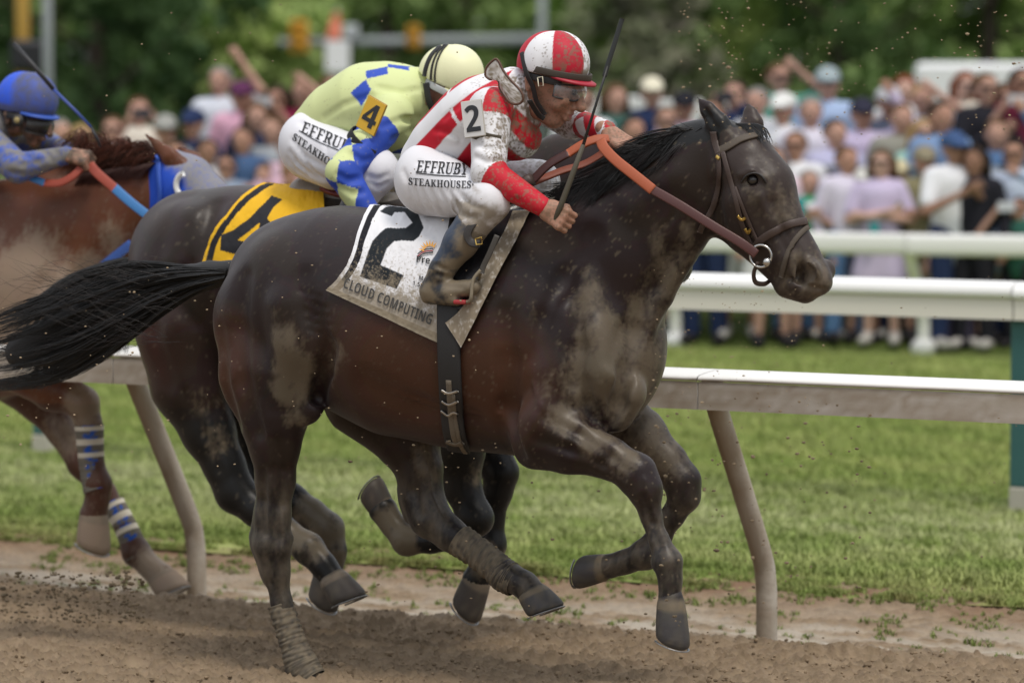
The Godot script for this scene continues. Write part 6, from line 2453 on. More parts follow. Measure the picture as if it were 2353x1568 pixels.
	for k in 10:
		var t := k / 9.0
		var ring := []
		for q in sp:
			var w: Vector3 = (q as Vector3).lerp(cen, t) + Vector3(0, 0.002, 0.009) * (1.0 - pow(1.0 - t, 2.0))
			var g := noise_fine.get_noise_3d(w.x * 110.0, w.y * 110.0, w.z * 110.0) + 0.6 * noise.get_noise_3d(w.x * 30.0, w.y * 30.0, w.z * 30.0)
			ring.append(ls.v(w, Color(0.60, 0.58, 0.56).lerp(Color(0.20, 0.155, 0.10), clampf(0.45 + g * 1.4, 0.0, 1.0))))
		rings.append(ring)
	for k in 9:
		for i in sp.size() - 1:
			ls.quad(rings[k][i], rings[k][i + 1], rings[k + 1][i + 1], rings[k + 1][i])
	part("lens", ls.done(), vcol(0.3, 0.5), sg)
	part("rim", tube(sp, fill(sp.size(), 0.0045), 7), flat(0.095, 0.042, 0.022, 0.5), sg)
	var gs := smooth_path([P(1216, 230, 0.19), P(1236, 262, 0.13), P(1250, 272, 0.1)], 5)
	part("strap", strap(gs, fill(gs.size(), 0.0).map(func(_x): return Vector3(0.2, 0.1, 1)), 0.009, 0.002), dark, sg)

	# whip
	var whip := thing("riding_whip", "slim dark whip held upright in the striped jockey's near hand", "whip", F1.o, -YAW)
	var wp := [P(1268, 522, 0.30), P(1292, 462, 0.302), P(1318, 392, 0.28), P(1340, 332, 0.26), P(1372, 230, 0.23)]
	part("grip", tube(wp.slice(0, 4), [0.0095, 0.0105, 0.010, 0.0075], 10), flat(0.075, 0.066, 0.045, 0.7), whip)
	part("shaft", tube([wp[3], wp[4], P(1396, 152, 0.212)], [0.0062, 0.005, 0.0045], 8), flat(0.02, 0.02, 0.02, 0.5), whip)
	var fp := [P(1389, 176, 0.217), P(1396, 150, 0.212), P(1412, 100, 0.2), P(1424, 60, 0.19), P(1430, 42, 0.186)]
	part("flap", strap(smooth_path(fp, 4), fill(17, 0.0).map(func(_x): return Vector3(0.35, 0.1, 0.93)), 0.0085, 0.0035), flat(0.022, 0.025, 0.024, 0.4), whip)

func jockey_two() -> void:
	fr = F2
	var root := thing("person", "jockey in lime green silks with blue checks and cream helmet, bent low behind the first", "person", F2.o, -YAW)
	var sh_n := P(902, 262, 0.20)
	var el_n := P(786, 396, 0.46)
	var wr_n := P(842, 486, 0.43)
	var hip_n := P(715, 335, 0.13)
	var kn_n := P(862, 392, 0.30)
	var an_n := P(770, 560, 0.34)
	var hip_f := P(770, 330, -0.13)
	var kn_f := P(960, 400, -0.28)
	var an_f := P(860, 560, -0.33)
	var sh_f := P(1000, 250, -0.17)
	var el_f := P(1060, 330, -0.22)
	var wr_f := P(1140, 380, -0.08)
	var b := Field.new()
	chain(b, [[710, 325, 62, 0, 1.2], [770, 280, 54, 0, 1.25], [880, 240, 72, 0, 1.3], [945, 225, 56, 0, 1.3]], 0.05)
	b.bone(sh_n, el_n, 0.052, 0.04, 0.03)
	b.bone(el_n, wr_n, 0.04, 0.028, 0.02)
	b.bone(sh_f, el_f, 0.05, 0.04, 0.03)
	b.bone(el_f, wr_f, 0.04, 0.027, 0.02)
	b.bone(hip_n, kn_n, 0.09, 0.06, 0.04)
	b.bone(kn_n, an_n, 0.055, 0.035, 0.03)
	b.bone(hip_f, kn_f, 0.09, 0.06, 0.04)
	b.bone(kn_f, an_f, 0.055, 0.035, 0.03)
	b.bone(P(945, 225, 0), P(1010, 215, 0), 0.06, 0.06, 0.03)
	var h := Field.new()
	h.bone(P(975, 225, 0), P(1010, 215, 0), 0.06, 0.06, 0.03)
	h.bone(P(1030, 190, 0), P(1050, 190, 0), 0.096, 0.09, 0.03, 0.82)
	h.bone(P(1052, 225, 0), P(1048, 262, 0), 0.07, 0.04, 0.03, 0.9)
	h.bone(P(1090, 235, 0), P(1088, 252, 0), 0.012, 0.015, 0.012)
	h.bone(P(985, 212, 0.076), P(983, 236, 0.075), 0.02, 0.013, 0.01, 0.6)
	var hand := fist(wr_n, (wr_n - el_n).normalized(), Vector3(-0.6, 0.2, 0.8), Vector3(0, -0.2, 0.9))
	var hand2 := fist(wr_f, Vector3(0.8, -0.5, 0.1), Vector3(0.3, 0.8, 0.4), Vector3(0.1, 0.2, -0.95))
	var skin := func(p: Vector3, _n: Vector3) -> Color:
		return Color(0.30, 0.15, 0.10).lerp(Color(0.36, 0.19, 0.13), 0.5 + 0.5 * noise.get_noise_3d(p.x * 20.0, p.y * 20.0, p.z * 20.0))
	soft("body", [[b, 0.015], [h, 0.006], [hand, 0.005], [hand2, 0.005]], skin, vcol(0.55, 0.4), root)
	var s := Field.new()
	chain(s, [[735, 300, 66, 0, 1.3], [785, 268, 76, 0, 1.3], [850, 243, 92, 0, 1.2], [910, 236, 86, 0, 1.2], [960, 222, 60, 0, 1.3]], 0.06)
	s.bone(P(860, 290, 0), P(930, 300, 0), 0.10, 0.09, 0.05, 1.25)
	s.bone(P(972, 205, 0.0), P(985, 203, 0), 0.075, 0.065, 0.03, 1.0)
	s.bone(sh_n, el_n, 0.083, 0.062, 0.035)
	s.bone(el_n, wr_n, 0.062, 0.05, 0.02)
	s.bone(sh_f, el_f, 0.075, 0.06, 0.035)
	s.bone(el_f, wr_f, 0.058, 0.04, 0.02)
	for q in [[[760, 300], [820, 290], [860, 310]], [[880, 290], [920, 275], [960, 270]], [[900, 320], [940, 300], [980, 300]], [[745, 270], [790, 240], [850, 220]], [[800, 350], [830, 370], [850, 365]], [[775, 400], [800, 415], [830, 410]], [[780, 430], [810, 445], [835, 440]], [[870, 200], [920, 215], [960, 205]], [[740, 320], [790, 330], [830, 325]]]:
		var l := []
		for p in q:
			l.append([p[0], p[1], 10, 4])
		sculpt(s, l, 0.012)
	var cr := func(list: Array) -> Array:
		var o := []
		for p in list:
			o.append([613.6 + p[0] * 0.3131, 61.4 + p[1] * 0.3131])
		return o
	var blues := [flat_pts(s, cr.call([[720, 325], [885, 290], [885, 345], [730, 382]])), flat_pts(s, cr.call([[885, 272], [1045, 290], [1045, 322], [885, 295]])), flat_pts(s, cr.call([[725, 385], [760, 460], [690, 585], [612, 482]])), flat_pts(s, cr.call([[835, 860], [908, 858], [905, 925], [830, 900]])), flat_pts(s, cr.call([[895, 925], [985, 905], [985, 940], [895, 950]])), flat_pts(s, cr.call([[780, 795], [862, 780], [855, 850], [790, 850]]))]
	var arm_dir := (el_n - sh_n).normalized()
	var silks := func(p: Vector3, n: Vector3) -> Color:
		var lime := Color(0.60, 0.665, 0.32)
		var blue := Color(0.028, 0.075, 0.44)
		var c := lime
		var du := sd(p, sh_n, el_n)
		var df := sd(p, el_n, wr_n)
		if p.z > 0.12 and minf(du, df) < 0.088 and (p - sh_n).dot(arm_dir) > 0.075:
			var t := (p - sh_n).dot(arm_dir) if du < df else (el_n - sh_n).length() + (p - el_n).dot((wr_n - el_n).normalized())
			var side := arm_dir.cross(Vector3.BACK).normalized() if du < df else (wr_n - el_n).normalized().cross(Vector3.BACK).normalized()
			var ctr := sh_n.lerp(el_n, clampf((p - sh_n).dot(arm_dir) / (el_n - sh_n).length(), 0.0, 1.0)) if du < df else el_n
			var a := (p - ctr).dot(side)
			# diamonds down the sleeve
			var dia := absf(fposmod(t, 0.125) / 0.125 - 0.5) * 2.0 + absf(a - 0.012) / 0.052
			c = lime if dia < 1.0 else blue
		elif p.z > -0.03:
			var q := Vector2(p.x, p.y)
			for bl in blues:
				if in_poly(q, bl):
					c = blue
		var v := noise.get_noise_3d(p.x * 10.0, p.y * 10.0, p.z * 10.0)
		return c.lerp(Color(0.3, 0.27, 0.16), speck(p, 60.0, 0.6) * 0.4)
	var sm := vcol(0.6, 0.4)
	relief(sm, noise_tex(256, 0.1, 71, 3, true, 2.0), 10.0, 0.18)
	soft("silks", [[s, 0.0052]], silks, sm, root)
	var br := Field.new()
	br.bone(hip_n, kn_n, 0.115, 0.088, 0.05)
	br.bone(hip_f, kn_f, 0.12, 0.085, 0.05)
	br.bone(P(712, 325, 0.1), P(760, 325, -0.1), 0.118, 0.11, 0.05)
	br.bone(P(720, 350, 0.12), P(770, 375, 0.16), 0.11, 0.105, 0.04)
	br.bone(kn_n, kn_n.lerp(an_n, 0.45), 0.084, 0.062, 0.03)
	br.bone(kn_f, kn_f.lerp(an_f, 0.45), 0.08, 0.062, 0.03)
	for q in [[[665, 350], [690, 385], [730, 405]], [[670, 320], [700, 360], [750, 385]], [[690, 280], [710, 300]], [[660, 365], [680, 392], [705, 408]], [[680, 372], [705, 398], [735, 414]], [[705, 378], [730, 402], [760, 418]], [[735, 300], [750, 320], [748, 345]], [[850, 420], [870, 430], [890, 420]], [[845, 405], [870, 412], [892, 402]]]:
		var l := []
		for p in q:
			l.append([p[0], p[1], 7, 5])
		sculpt(br, l, 0.012)
	soft("breeches", [[br, 0.008]], null, flat(0.72, 0.72, 0.76, 0.65), root)
	var ink := flat(0.018, 0.018, 0.02, 0.6)
	wrap_text("letter", "EFFRUBY", br, br.all, Vector2(690, 300), Vector2(0.70, 0.30), Vector2(0.2, -0.97), 27.0, ink, root, 0.002, "Droid Serif", true, 0.2)
	wrap_text("letter", "STEAKHOUSES", br, br.all, Vector2(671, 318), Vector2(0.70, 0.50), Vector2(0.35, -0.93), 17.0, ink, root, 0.002, "Droid Serif", true, 0.0, 0.0)
	lay_strap("underline", br, [[687, 300], [730, 325], [778, 345]], 0.0016, 0.0008, ink, root, br.all, 0.002)
	for side in [[kn_n, an_n], [kn_f, an_f]]:
		var bo := Field.new()
		var kk: Vector3 = side[0]
		var aa: Vector3 = side[1]
		bo.bone(kk.lerp(aa, 0.4), aa, 0.064, 0.044, 0.02)
		bo.bone(aa, aa + Vector3(-0.05, -0.075, 0), 0.044, 0.038, 0.02)
		bo.bone(aa + Vector3(-0.045, -0.085, 0), aa + Vector3(0.125, -0.07, 0.0), 0.037, 0.03, 0.02)
		soft("boot", [[bo, 0.009]], null, flat(0.03, 0.03, 0.034, 0.4), root)
	var fwd := Vector3(cos(0.42), -sin(0.42), 0)
	var up := Vector3(sin(0.42), cos(0.42), 0)
	var he := helmet_field([1028, 172], [1046, 170], 0.119, P(1040, 196, 0), -up, fwd)
	soft("helmet", [[he, 0.006]], null, flat(0.80, 0.80, 0.50, 0.5), root)
	var rimc := P(1038, 198, 0)
	part("helmet_peak", peak_mesh(rimc, fwd, up, 0.112, 0.03), flat(0.66, 0.66, 0.36, 0.5), root)
	part("helmet_band", head_band(rimc - up * 0.01, fwd, up, 0.113, 0.013, -2.2, 2.2), flat(0.45, 0.47, 0.47, 0.5), root)
	# black elastic straps down the back of the helmet
	var elastic := flat(0.014, 0.014, 0.015, 0.6)
	lay_strap("goggle_strap", he, [[1010, 107], [992, 126], [980, 152], [975, 180], [980, 200]], 0.010, 0.003, elastic, root, he.all, 0.003)
	lay_strap("goggle_strap", he, [[1022, 103], [1005, 122], [994, 148], [990, 178], [992, 200]], 0.004, 0.003, elastic, root, he.all, 0.003)
	lay_strap("goggle_strap", he, [[1030, 101], [1015, 118], [1003, 146], [999, 178], [1002, 200]], 0.003, 0.003, elastic, root, he.all, 0.003)
	goggles(root, P(1052, 228, 0), fwd, up, 0.086, 0.03, flat(0.015, 0.015, 0.016, 0.15))
	var hp := smooth_path([P(978, 190, 0.1), P(985, 232, 0.1), P(1000, 262, 0.085), P(1018, 290, 0.06)], 6)
	part("chin_strap", strap(hp, fill(hp.size(), 0.0).map(func(_x): return Vector3(-0.1, 0, 1)), 0.014, 0.002), flat(0.012, 0.012, 0.013, 0.6), root)
	arm_plate(root, [[852, 222], [893, 241], [857, 315], [812, 284]], 0.39, Color(0.78, 0.48, 0.05), "4", Color(0.35, 0.2, 0.03))
	var ab := []
	var abn := []
	for i in 13:
		var an := lerpf(-0.6, 2.6, i / 12.0)
		var c := sh_n.lerp(el_n, 0.5)
		var d := (Vector3(0.75, -0.6, 0) * -cos(an) + Vector3(0, 0, 1) * sin(an)).normalized()
		ab.append(c + d * 0.083)
		abn.append(d)
	part("armband", strap(ab, abn, 0.018, 0.002), flat(0.012, 0.013, 0.014, 0.8), root)

func jockey_three() -> void:
	fr = F3
	var root := thing("person", "jockey in blue silks and blue helmet smeared with grey mud, leaning over the chestnut", "person", F3.o, -YAW)
	var sh_n := P(-30, 330, 0.18)
	var el_n := P(40, 385, 0.29)
	var wr_n := P(152, 356, 0.22)
	var sh_f := P(60, 320, -0.18)
	var el_f := P(110, 335, -0.22)
	var wr_f := P(165, 352, 0.02)
	var b := Field.new()
	chain(b, [[-250, 330, 62, 0, 1.2], [-190, 300, 54, 0, 1.25], [-90, 285, 72, 0, 1.3], [-20, 290, 56, 0, 1.3]], 0.05)
	b.bone(sh_n, el_n, 0.05, 0.04, 0.03)
	b.bone(el_n, wr_n, 0.04, 0.028, 0.02)
	b.bone(sh_f, el_f, 0.05, 0.04, 0.03)
	b.bone(el_f, wr_f, 0.04, 0.028, 0.02)
	for z in [0.13, -0.13]:
		b.bone(P(-250, 345, z), P(-110, 420, z * 2.2), 0.09, 0.06, 0.04)
		b.bone(P(-110, 420, z * 2.2), P(-190, 560, z * 2.5), 0.055, 0.035, 0.03)
	b.bone(P(-20, 285, 0), P(30, 285, 0), 0.06, 0.058, 0.03)
	var h := Field.new()
	h.bone(P(0, 290, 0), P(40, 280, 0), 0.06, 0.06, 0.03)
	h.bone(P(52, 235, 0), P(70, 236, 0), 0.096, 0.09, 0.03, 0.82)
	h.bone(P(76, 262, 0), P(80, 292, 0), 0.072, 0.055, 0.03, 0.95)
	h.bone(P(78, 305, 0), P(78, 322, 0), 0.042, 0.032, 0.02, 1.1)
	h.bone(P(112, 288, 0), P(113, 308, 0), 0.012, 0.016, 0.012)
	h.bone(P(96, 318, 0.016), P(100, 318, -0.016), 0.0115, 0.0115, 0.008)
	h.bone(P(16, 262, 0.076), P(15, 282, 0.075), 0.02, 0.013, 0.01, 0.6)
	var hand := fist(wr_n + Vector3(0.01, 0, 0), Vector3(0.95, -0.15, -0.2), Vector3(0.1, 0.75, 0.6), Vector3(0.1, -0.5, 0.8), 1.05)
	var hand2 := fist(wr_f + Vector3(0.03, 0, 0), Vector3(0.95, -0.2, 0.0), Vector3(0.0, 0.8, 0.5), Vector3(0.1, 0.2, -0.95))
	var skin := func(p: Vector3, _n: Vector3) -> Color:
		var c := Color(0.34, 0.18, 0.12)
		if p.x < P(130, 300, 0.1).x:
			# mud over the cheeks
			c = c.lerp(Color(0.085, 0.055, 0.04), clampf(0.55 + noise.get_noise_3d(p.x * 25.0, p.y * 25.0, p.z * 25.0) * 1.5, 0.0, 1.0))
		return c.lerp(Color(0.17, 0.125, 0.08), speck(p, 60.0, 0.25) * 0.6)
	soft("body", [[b, 0.015], [h, 0.0055], [hand, 0.0045], [hand2, 0.0045]], skin, vcol(0.55, 0.4), root)
	var s := Field.new()
	chain(s, [[-245, 320, 66, 0, 1.3], [-190, 295, 74, 0, 1.3], [-110, 285, 86, 0, 1.2], [-50, 295, 76, 0, 1.2], [-10, 290, 56, 0, 1.3]], 0.06)
	s.bone(sh_n, el_n, 0.08, 0.064, 0.035)
	s.bone(el_n, wr_n, 0.064, 0.038, 0.02)
	s.bone(sh_f, el_f, 0.075, 0.06, 0.035)
	s.bone(el_f, wr_f, 0.058, 0.038, 0.02)
	for q in [[[10, 360], [40, 350], [70, 362]], [[50, 378], [85, 372], [110, 358]], [[90, 345], [110, 352], [118, 370]], [[120, 342], [132, 355], [130, 368]], [[20, 395], [50, 400]]]:
		var l := []
		for p in q:
			l.append([p[0], p[1], 8, 5])
		sculpt(s, l, 0.012)
	var silks := func(p: Vector3, n: Vector3) -> Color:
		var m := clampf(0.72 + noise.get_noise_3d(p.x * 9.0, p.y * 12.0, p.z * 9.0) * 1.3 + noise_fine.get_noise_3d(p.x * 45.0, p.y * 45.0, p.z * 45.0) * 0.7, 0.0, 1.0)
		return Color(0.028, 0.085, 0.42).lerp(Color(0.20, 0.185, 0.15), m * 0.92)
	soft("silks", [[s, 0.0075]], silks, vcol(0.7, 0.4), root)
	var br := Field.new()
	for z in [0.13, -0.13]:
		br.bone(P(-250, 345, z), P(-110, 420, z * 2.2), 0.118, 0.08, 0.05)
		br.bone(P(-110, 420, z * 2.2), P(-145, 480, z * 2.35), 0.078, 0.062, 0.03)
	soft("breeches", [[br, 0.014]], null, flat(0.7, 0.7, 0.72, 0.7), root)
	for z in [0.13, -0.13]:
		var bo := Field.new()
		var aa := P(-190, 560, z * 2.5)
		bo.bone(P(-140, 475, z * 2.35), aa, 0.062, 0.044, 0.02)
		bo.bone(aa, aa + Vector3(-0.05, -0.08, 0), 0.044, 0.038, 0.02)
		bo.bone(aa + Vector3(-0.045, -0.085, 0), aa + Vector3(0.125, -0.07, 0.0), 0.037, 0.03, 0.02)
		soft("boot", [[bo, 0.012]], null, flat(0.03, 0.03, 0.034, 0.4), root)
	var fwd := Vector3(cos(0.14), -sin(0.14), 0)
	var up := Vector3(sin(0.14), cos(0.14), 0)
	var he := helmet_field([52, 228], [74, 228], 0.122, P(62, 258, 0), -up, fwd)
	var hx := P(62, 228, 0)
	var blue := func(p: Vector3, _n: Vector3) -> Color:
		var m := smoothstep(-0.03, 0.01, (p - hx).x + 0.012 * noise.get_noise_3d(p.x * 30.0, p.y * 30.0, p.z * 30.0)) * 0.8
		m = clampf(m * (1.0 + noise.get_noise_3d(p.x * 18.0, p.y * 18.0, p.z * 18.0) * 0.5) + speck(p, 55.0, 0.35) * 0.4, 0.0, 1.0)
		m = maxf(m, smoothstep(-0.015, -0.035, (p - hx).dot(up)) * 0.9)
		return Color(0.035, 0.105, 0.66).lerp(Color(0.095, 0.10, 0.115), m * 0.92)
	soft("helmet", [[he, 0.006]], blue, vcol(0.6, 0.4), root)
	var rimc := P(62, 256, 0)
	part("helmet_peak", peak_mesh(rimc + fwd * 0.008, fwd, up, 0.113, 0.03), flat(0.03, 0.09, 0.42, 0.5), root)
	part("goggle_strap", head_band(rimc - up * 0.02, fwd, up, 0.104, 0.013, 0.9, TAU - 0.9), flat(0.015, 0.015, 0.016, 0.6), root)
	goggles(root, P(74, 285, 0), Vector3(cos(0.2), -sin(0.2), 0), Vector3(sin(0.2), cos(0.2), 0), 0.088, 0.034, flat(0.022, 0.018, 0.015, 0.25))
	var hub := P(42, 276, 0.105)
	part("goggle_hub", tube([hub, hub + Vector3(0, 0, 0.014)], [0.028, 0.026], 16), flat(0.03, 0.028, 0.026, 0.5), root)
	part("goggle_button", tube([hub + Vector3(0, 0, 0.014), hub + Vector3(0, 0, 0.019)], [0.015, 0.013], 14), flat(0.36, 0.28, 0.11, 0.4), root)
	var whip := thing("riding_whip", "black and blue whip slanting past the blue helmet in the third jockey's hand", "whip", F3.o, -YAW)
	part("grip", tube([P(30, 100, 0.34), P(75, 150, 0.33), P(122, 205, 0.31)], [0.011, 0.0105, 0.009], 10), flat(0.016, 0.016, 0.018, 0.5), whip)
	part("shaft", tube([P(122, 205, 0.31), P(170, 252, 0.29), P(208, 292, 0.27)], [0.0075, 0.0065, 0.006], 8), flat(0.03, 0.06, 0.26, 0.5), whip)
	part("tip", tube([P(208, 292, 0.27), P(222, 318, 0.26), P(230, 338, 0.24)], [0.006, 0.007, 0.004], 8), flat(0.016, 0.016, 0.02, 0.5), whip)

# ================= crowd =================
func bank(z: float) -> float:
	# infield bank behind the rail: rises, then falls away again behind the crowd
	var h := clampf((z - 33.9) * 0.25, -0.02, 1.2)
	return lerpf(h, 0.15, smoothstep(39.5, 46.0, z))

var pose_cache := {}
func pose_meshes(pose: String, sleeve: String, lower: String) -> Dictionary:
	var key := pose + sleeve + lower
	if pose_cache.has(key):
		return pose_cache[key]
	var b := Field.new()
	var shirt := Field.new()
	var leg := Field.new()
	# legs
	for s in [-1.0, 1.0]:
		b.bone(Vector3(0.09 * s, 0.9, 0), Vector3(0.1 * s, 0.5, 0.02), 0.085, 0.058, 0.03)
		b.bone(Vector3(0.1 * s, 0.5, 0.02), Vector3(0.11 * s, 0.09, -0.02), 0.056, 0.036, 0.03)
		b.bone(Vector3(0.11 * s, 0.06, -0.03), Vector3(0.13 * s, 0.04, 0.13), 0.042, 0.036, 0.02)
	b.bone(Vector3(0, 0.92, 0), Vector3(0, 1.1, 0), 0.115, 0.11, 0.04)
	b.bone(Vector3(0, 1.1, 0), Vector3(0, 1.36, 0), 0.115, 0.125, 0.05)
	b.bone(Vector3(-0.13, 1.41, 0), Vector3(0.13, 1.41, 0), 0.06, 0.06, 0.05)
	b.bone(Vector3(0, 1.42, 0), Vector3(0, 1.53, 0.02), 0.052, 0.05, 0.03)
	# head with chin, nose and ears
	b.bone(Vector3(0, 1.67, 0.02), Vector3(0, 1.62, 0.03), 0.082, 0.076, 0.03)
	b.bone(Vector3(0, 1.675, -0.03), Vector3(0, 1.65, -0.03), 0.085, 0.08, 0.03)
	b.bone(Vector3(0, 1.6, 0.03), Vector3(0, 1.555, 0.06), 0.07, 0.04, 0.03)
	b.bone(Vector3(0, 1.645, 0.105), Vector3(0, 1.61, 0.122), 0.012, 0.016, 0.015)
	for s in [-1.0, 1.0]:
		b.bone(Vector3(0.078 * s, 1.645, 0.0), Vector3(0.088 * s, 1.615, -0.005), 0.018, 0.012, 0.012)
	var arms := {
		"down": [[0.25, 1.14, -0.02, 0.27, 0.88, 0.08], [-0.25, 1.14, -0.02, -0.27, 0.88, 0.08]],
		"phone": [[0.3, 1.22, 0.16, 0.1, 1.56, 0.3], [-0.3, 1.22, 0.16, -0.1, 1.56, 0.3]],
		"raise": [[0.36, 1.56, 0.1, 0.2, 1.83, 0.14], [-0.25, 1.14, -0.02, -0.2, 0.98, 0.2]],
		"shade": [[0.34, 1.5, 0.14, 0.07, 1.72, 0.17], [-0.27, 1.14, 0.0, -0.1, 1.1, 0.24]],
		"cup": [[0.26, 1.13, 0.02, 0.12, 1.12, 0.28], [-0.25, 1.14, -0.02, -0.27, 0.88, 0.08]],
		"fold": [[0.26, 1.13, 0.05, -0.1, 1.17, 0.19], [-0.26, 1.13, 0.05, 0.1, 1.21, 0.2]],
		"clap": [[0.27, 1.13, 0.1, 0.03, 1.3, 0.3], [-0.27, 1.13, 0.1, -0.03, 1.3, 0.3]],
		"high": [[0.3, 1.6, 0.06, 0.16, 1.86, 0.12], [-0.3, 1.6, 0.06, -0.16, 1.86, 0.12]],
	}
	for i in 2:
		var q: Array = arms[pose][i]
		var s := 1.0 if i == 0 else -1.0
		var sh := Vector3(0.175 * s, 1.41, 0)
		var el := Vector3(q[0], q[1], q[2])
		var wr := Vector3(q[3], q[4], q[5])
		b.bone(sh, el, 0.05, 0.041, 0.03)
		b.bone(el, wr, 0.041, 0.028, 0.02)
		var hd := (wr - el).normalized()
		b.bone(wr, wr + hd * 0.07, 0.03, 0.034, 0.02)
		for k in 4:
			var side := hd.cross(Vector3.BACK).normalized()
			b.bone(wr + hd * 0.07 + side * (k - 1.5) * 0.019, wr + hd * 0.13 + side * (k - 1.5) * 0.021 + Vector3(0, 0, 0.015), 0.011, 0.009, 0.006)
		b.bone(wr + hd * 0.03, wr + hd * 0.08 + hd.cross(Vector3.BACK).normalized() * -0.045 * s, 0.013, 0.01, 0.008)
		if sleeve == "long":
			shirt.bone(sh, el, 0.068, 0.056, 0.03)
			shirt.bone(el, wr.lerp(el, 0.04), 0.056, 0.04, 0.02)
		elif sleeve == "short":
			shirt.bone(sh, sh.lerp(el, 0.72), 0.07, 0.066, 0.03)
		else:
			shirt.bone(sh, sh.lerp(el, 0.05), 0.06, 0.05, 0.03)
	shirt.bone(Vector3(0, 0.9, 0), Vector3(0, 1.1, 0), 0.135, 0.125, 0.04)
	shirt.bone(Vector3(-0.05, 1.1, 0), Vector3(-0.06, 1.34, 0), 0.112, 0.12, 0.05)
	shirt.bone(Vector3(0.05, 1.1, 0), Vector3(0.06, 1.34, 0), 0.112, 0.12, 0.05)
	shirt.bone(Vector3(0, 0.98, 0), Vector3(0, 1.36, 0), 0.137, 0.137, 0.05)
	shirt.bone(Vector3(-0.13, 1.42, 0), Vector3(0.13, 1.42, 0), 0.068, 0.068, 0.05)
	shirt.bone(Vector3(0, 1.43, 0), Vector3(0, 1.47, 0.005), 0.075, 0.066, 0.03)
	for s in [-1.0, 1.0]:
		if lower == "long":
			leg.bone(Vector3(0.09 * s, 0.92, 0), Vector3(0.1 * s, 0.5, 0.02), 0.105, 0.078, 0.03)
			leg.bone(Vector3(0.1 * s, 0.5, 0.02), Vector3(0.11 * s, 0.1, -0.02), 0.078, 0.068, 0.03)
		elif lower == "shorts":
			leg.bone(Vector3(0.09 * s, 0.92, 0), Vector3(0.105 * s, 0.54, 0.02), 0.112, 0.095, 0.02)
		else:
			leg.bone(Vector3(0.06 * s, 0.95, 0), Vector3(0.1 * s, 0.62, 0.0), 0.115, 0.15, 0.08)
	leg.bone(Vector3(-0.04, 0.95, 0), Vector3(0.04, 0.95, 0), 0.13, 0.13, 0.03)
	var d := {"body": b.mesh(0.02), "shirt": shirt.mesh(0.022), "leg": leg.mesh(0.024)}
	pose_cache[key] = d
	return d

func hair_mesh(kind: String) -> ArrayMesh:
	if pose_cache.has("hair" + kind):
		return pose_cache["hair" + kind]
	var h := Field.new()
	if kind == "short":
		h.bone(Vector3(0, 1.678, 0.0), Vector3(0, 1.66, -0.035), 0.091, 0.094, 0.02)
		h.cut(Vector3(0, 1.66, 0.055), Vector3(0, -0.6, 1))
	elif kind == "long":
		h.bone(Vector3(0, 1.68, 0.0), Vector3(0, 1.655, -0.035), 0.094, 0.096, 0.02)
		for s in [-1.0, 1.0]:
			h.bone(Vector3(0.07 * s, 1.64, -0.03), Vector3(0.1 * s, 1.4, 0.02), 0.055, 0.045, 0.04)
		h.bone(Vector3(0, 1.62, -0.06), Vector3(0, 1.38, -0.09), 0.08, 0.06, 0.04)
		h.cut(Vector3(0, 1.66, 0.062), Vector3(0, -0.45, 1))
	else:
		# cap with a peak
		h.bone(Vector3(0, 1.69, 0.01), Vector3(0, 1.68, -0.03), 0.096, 0.098, 0.02)
		h.cut(Vector3(0, 1.67, 0), Vector3(0, -1, -0.15))
		var pk := Field.new()
		pk.bone(Vector3(-0.045, 1.678, 0.07), Vector3(-0.03, 1.665, 0.155), 0.03, 0.02, 0.02)
		pk.bone(Vector3(0.045, 1.678, 0.07), Vector3(0.03, 1.665, 0.155), 0.03, 0.02, 0.02)
		pk.bone(Vector3(0, 1.68, 0.07), Vector3(0, 1.668, 0.17), 0.03, 0.02, 0.02)
		pk.cut(Vector3(0, 1.69, 0), Vector3(0, 1, 0.1))
		h.grown(0.0, pk)
		h.cut_n = PackedVector3Array([Vector3(0, -1, -0.15).normalized()])
		h.cut_d = PackedFloat32Array([Vector3(0, -1, -0.15).normalized().dot(Vector3(0, 1.655, 0))])
	var m := h.mesh(0.014)
	pose_cache["hair" + kind] = m
	return m

var mat_cache := {}
func cloth_mat(c: Color) -> StandardMaterial3D:
	if not mat_cache.has(c):
		var m := flat(c.r, c.g, c.b, 0.9, 0.25)
		mat_cache[c] = m
	return mat_cache[c]

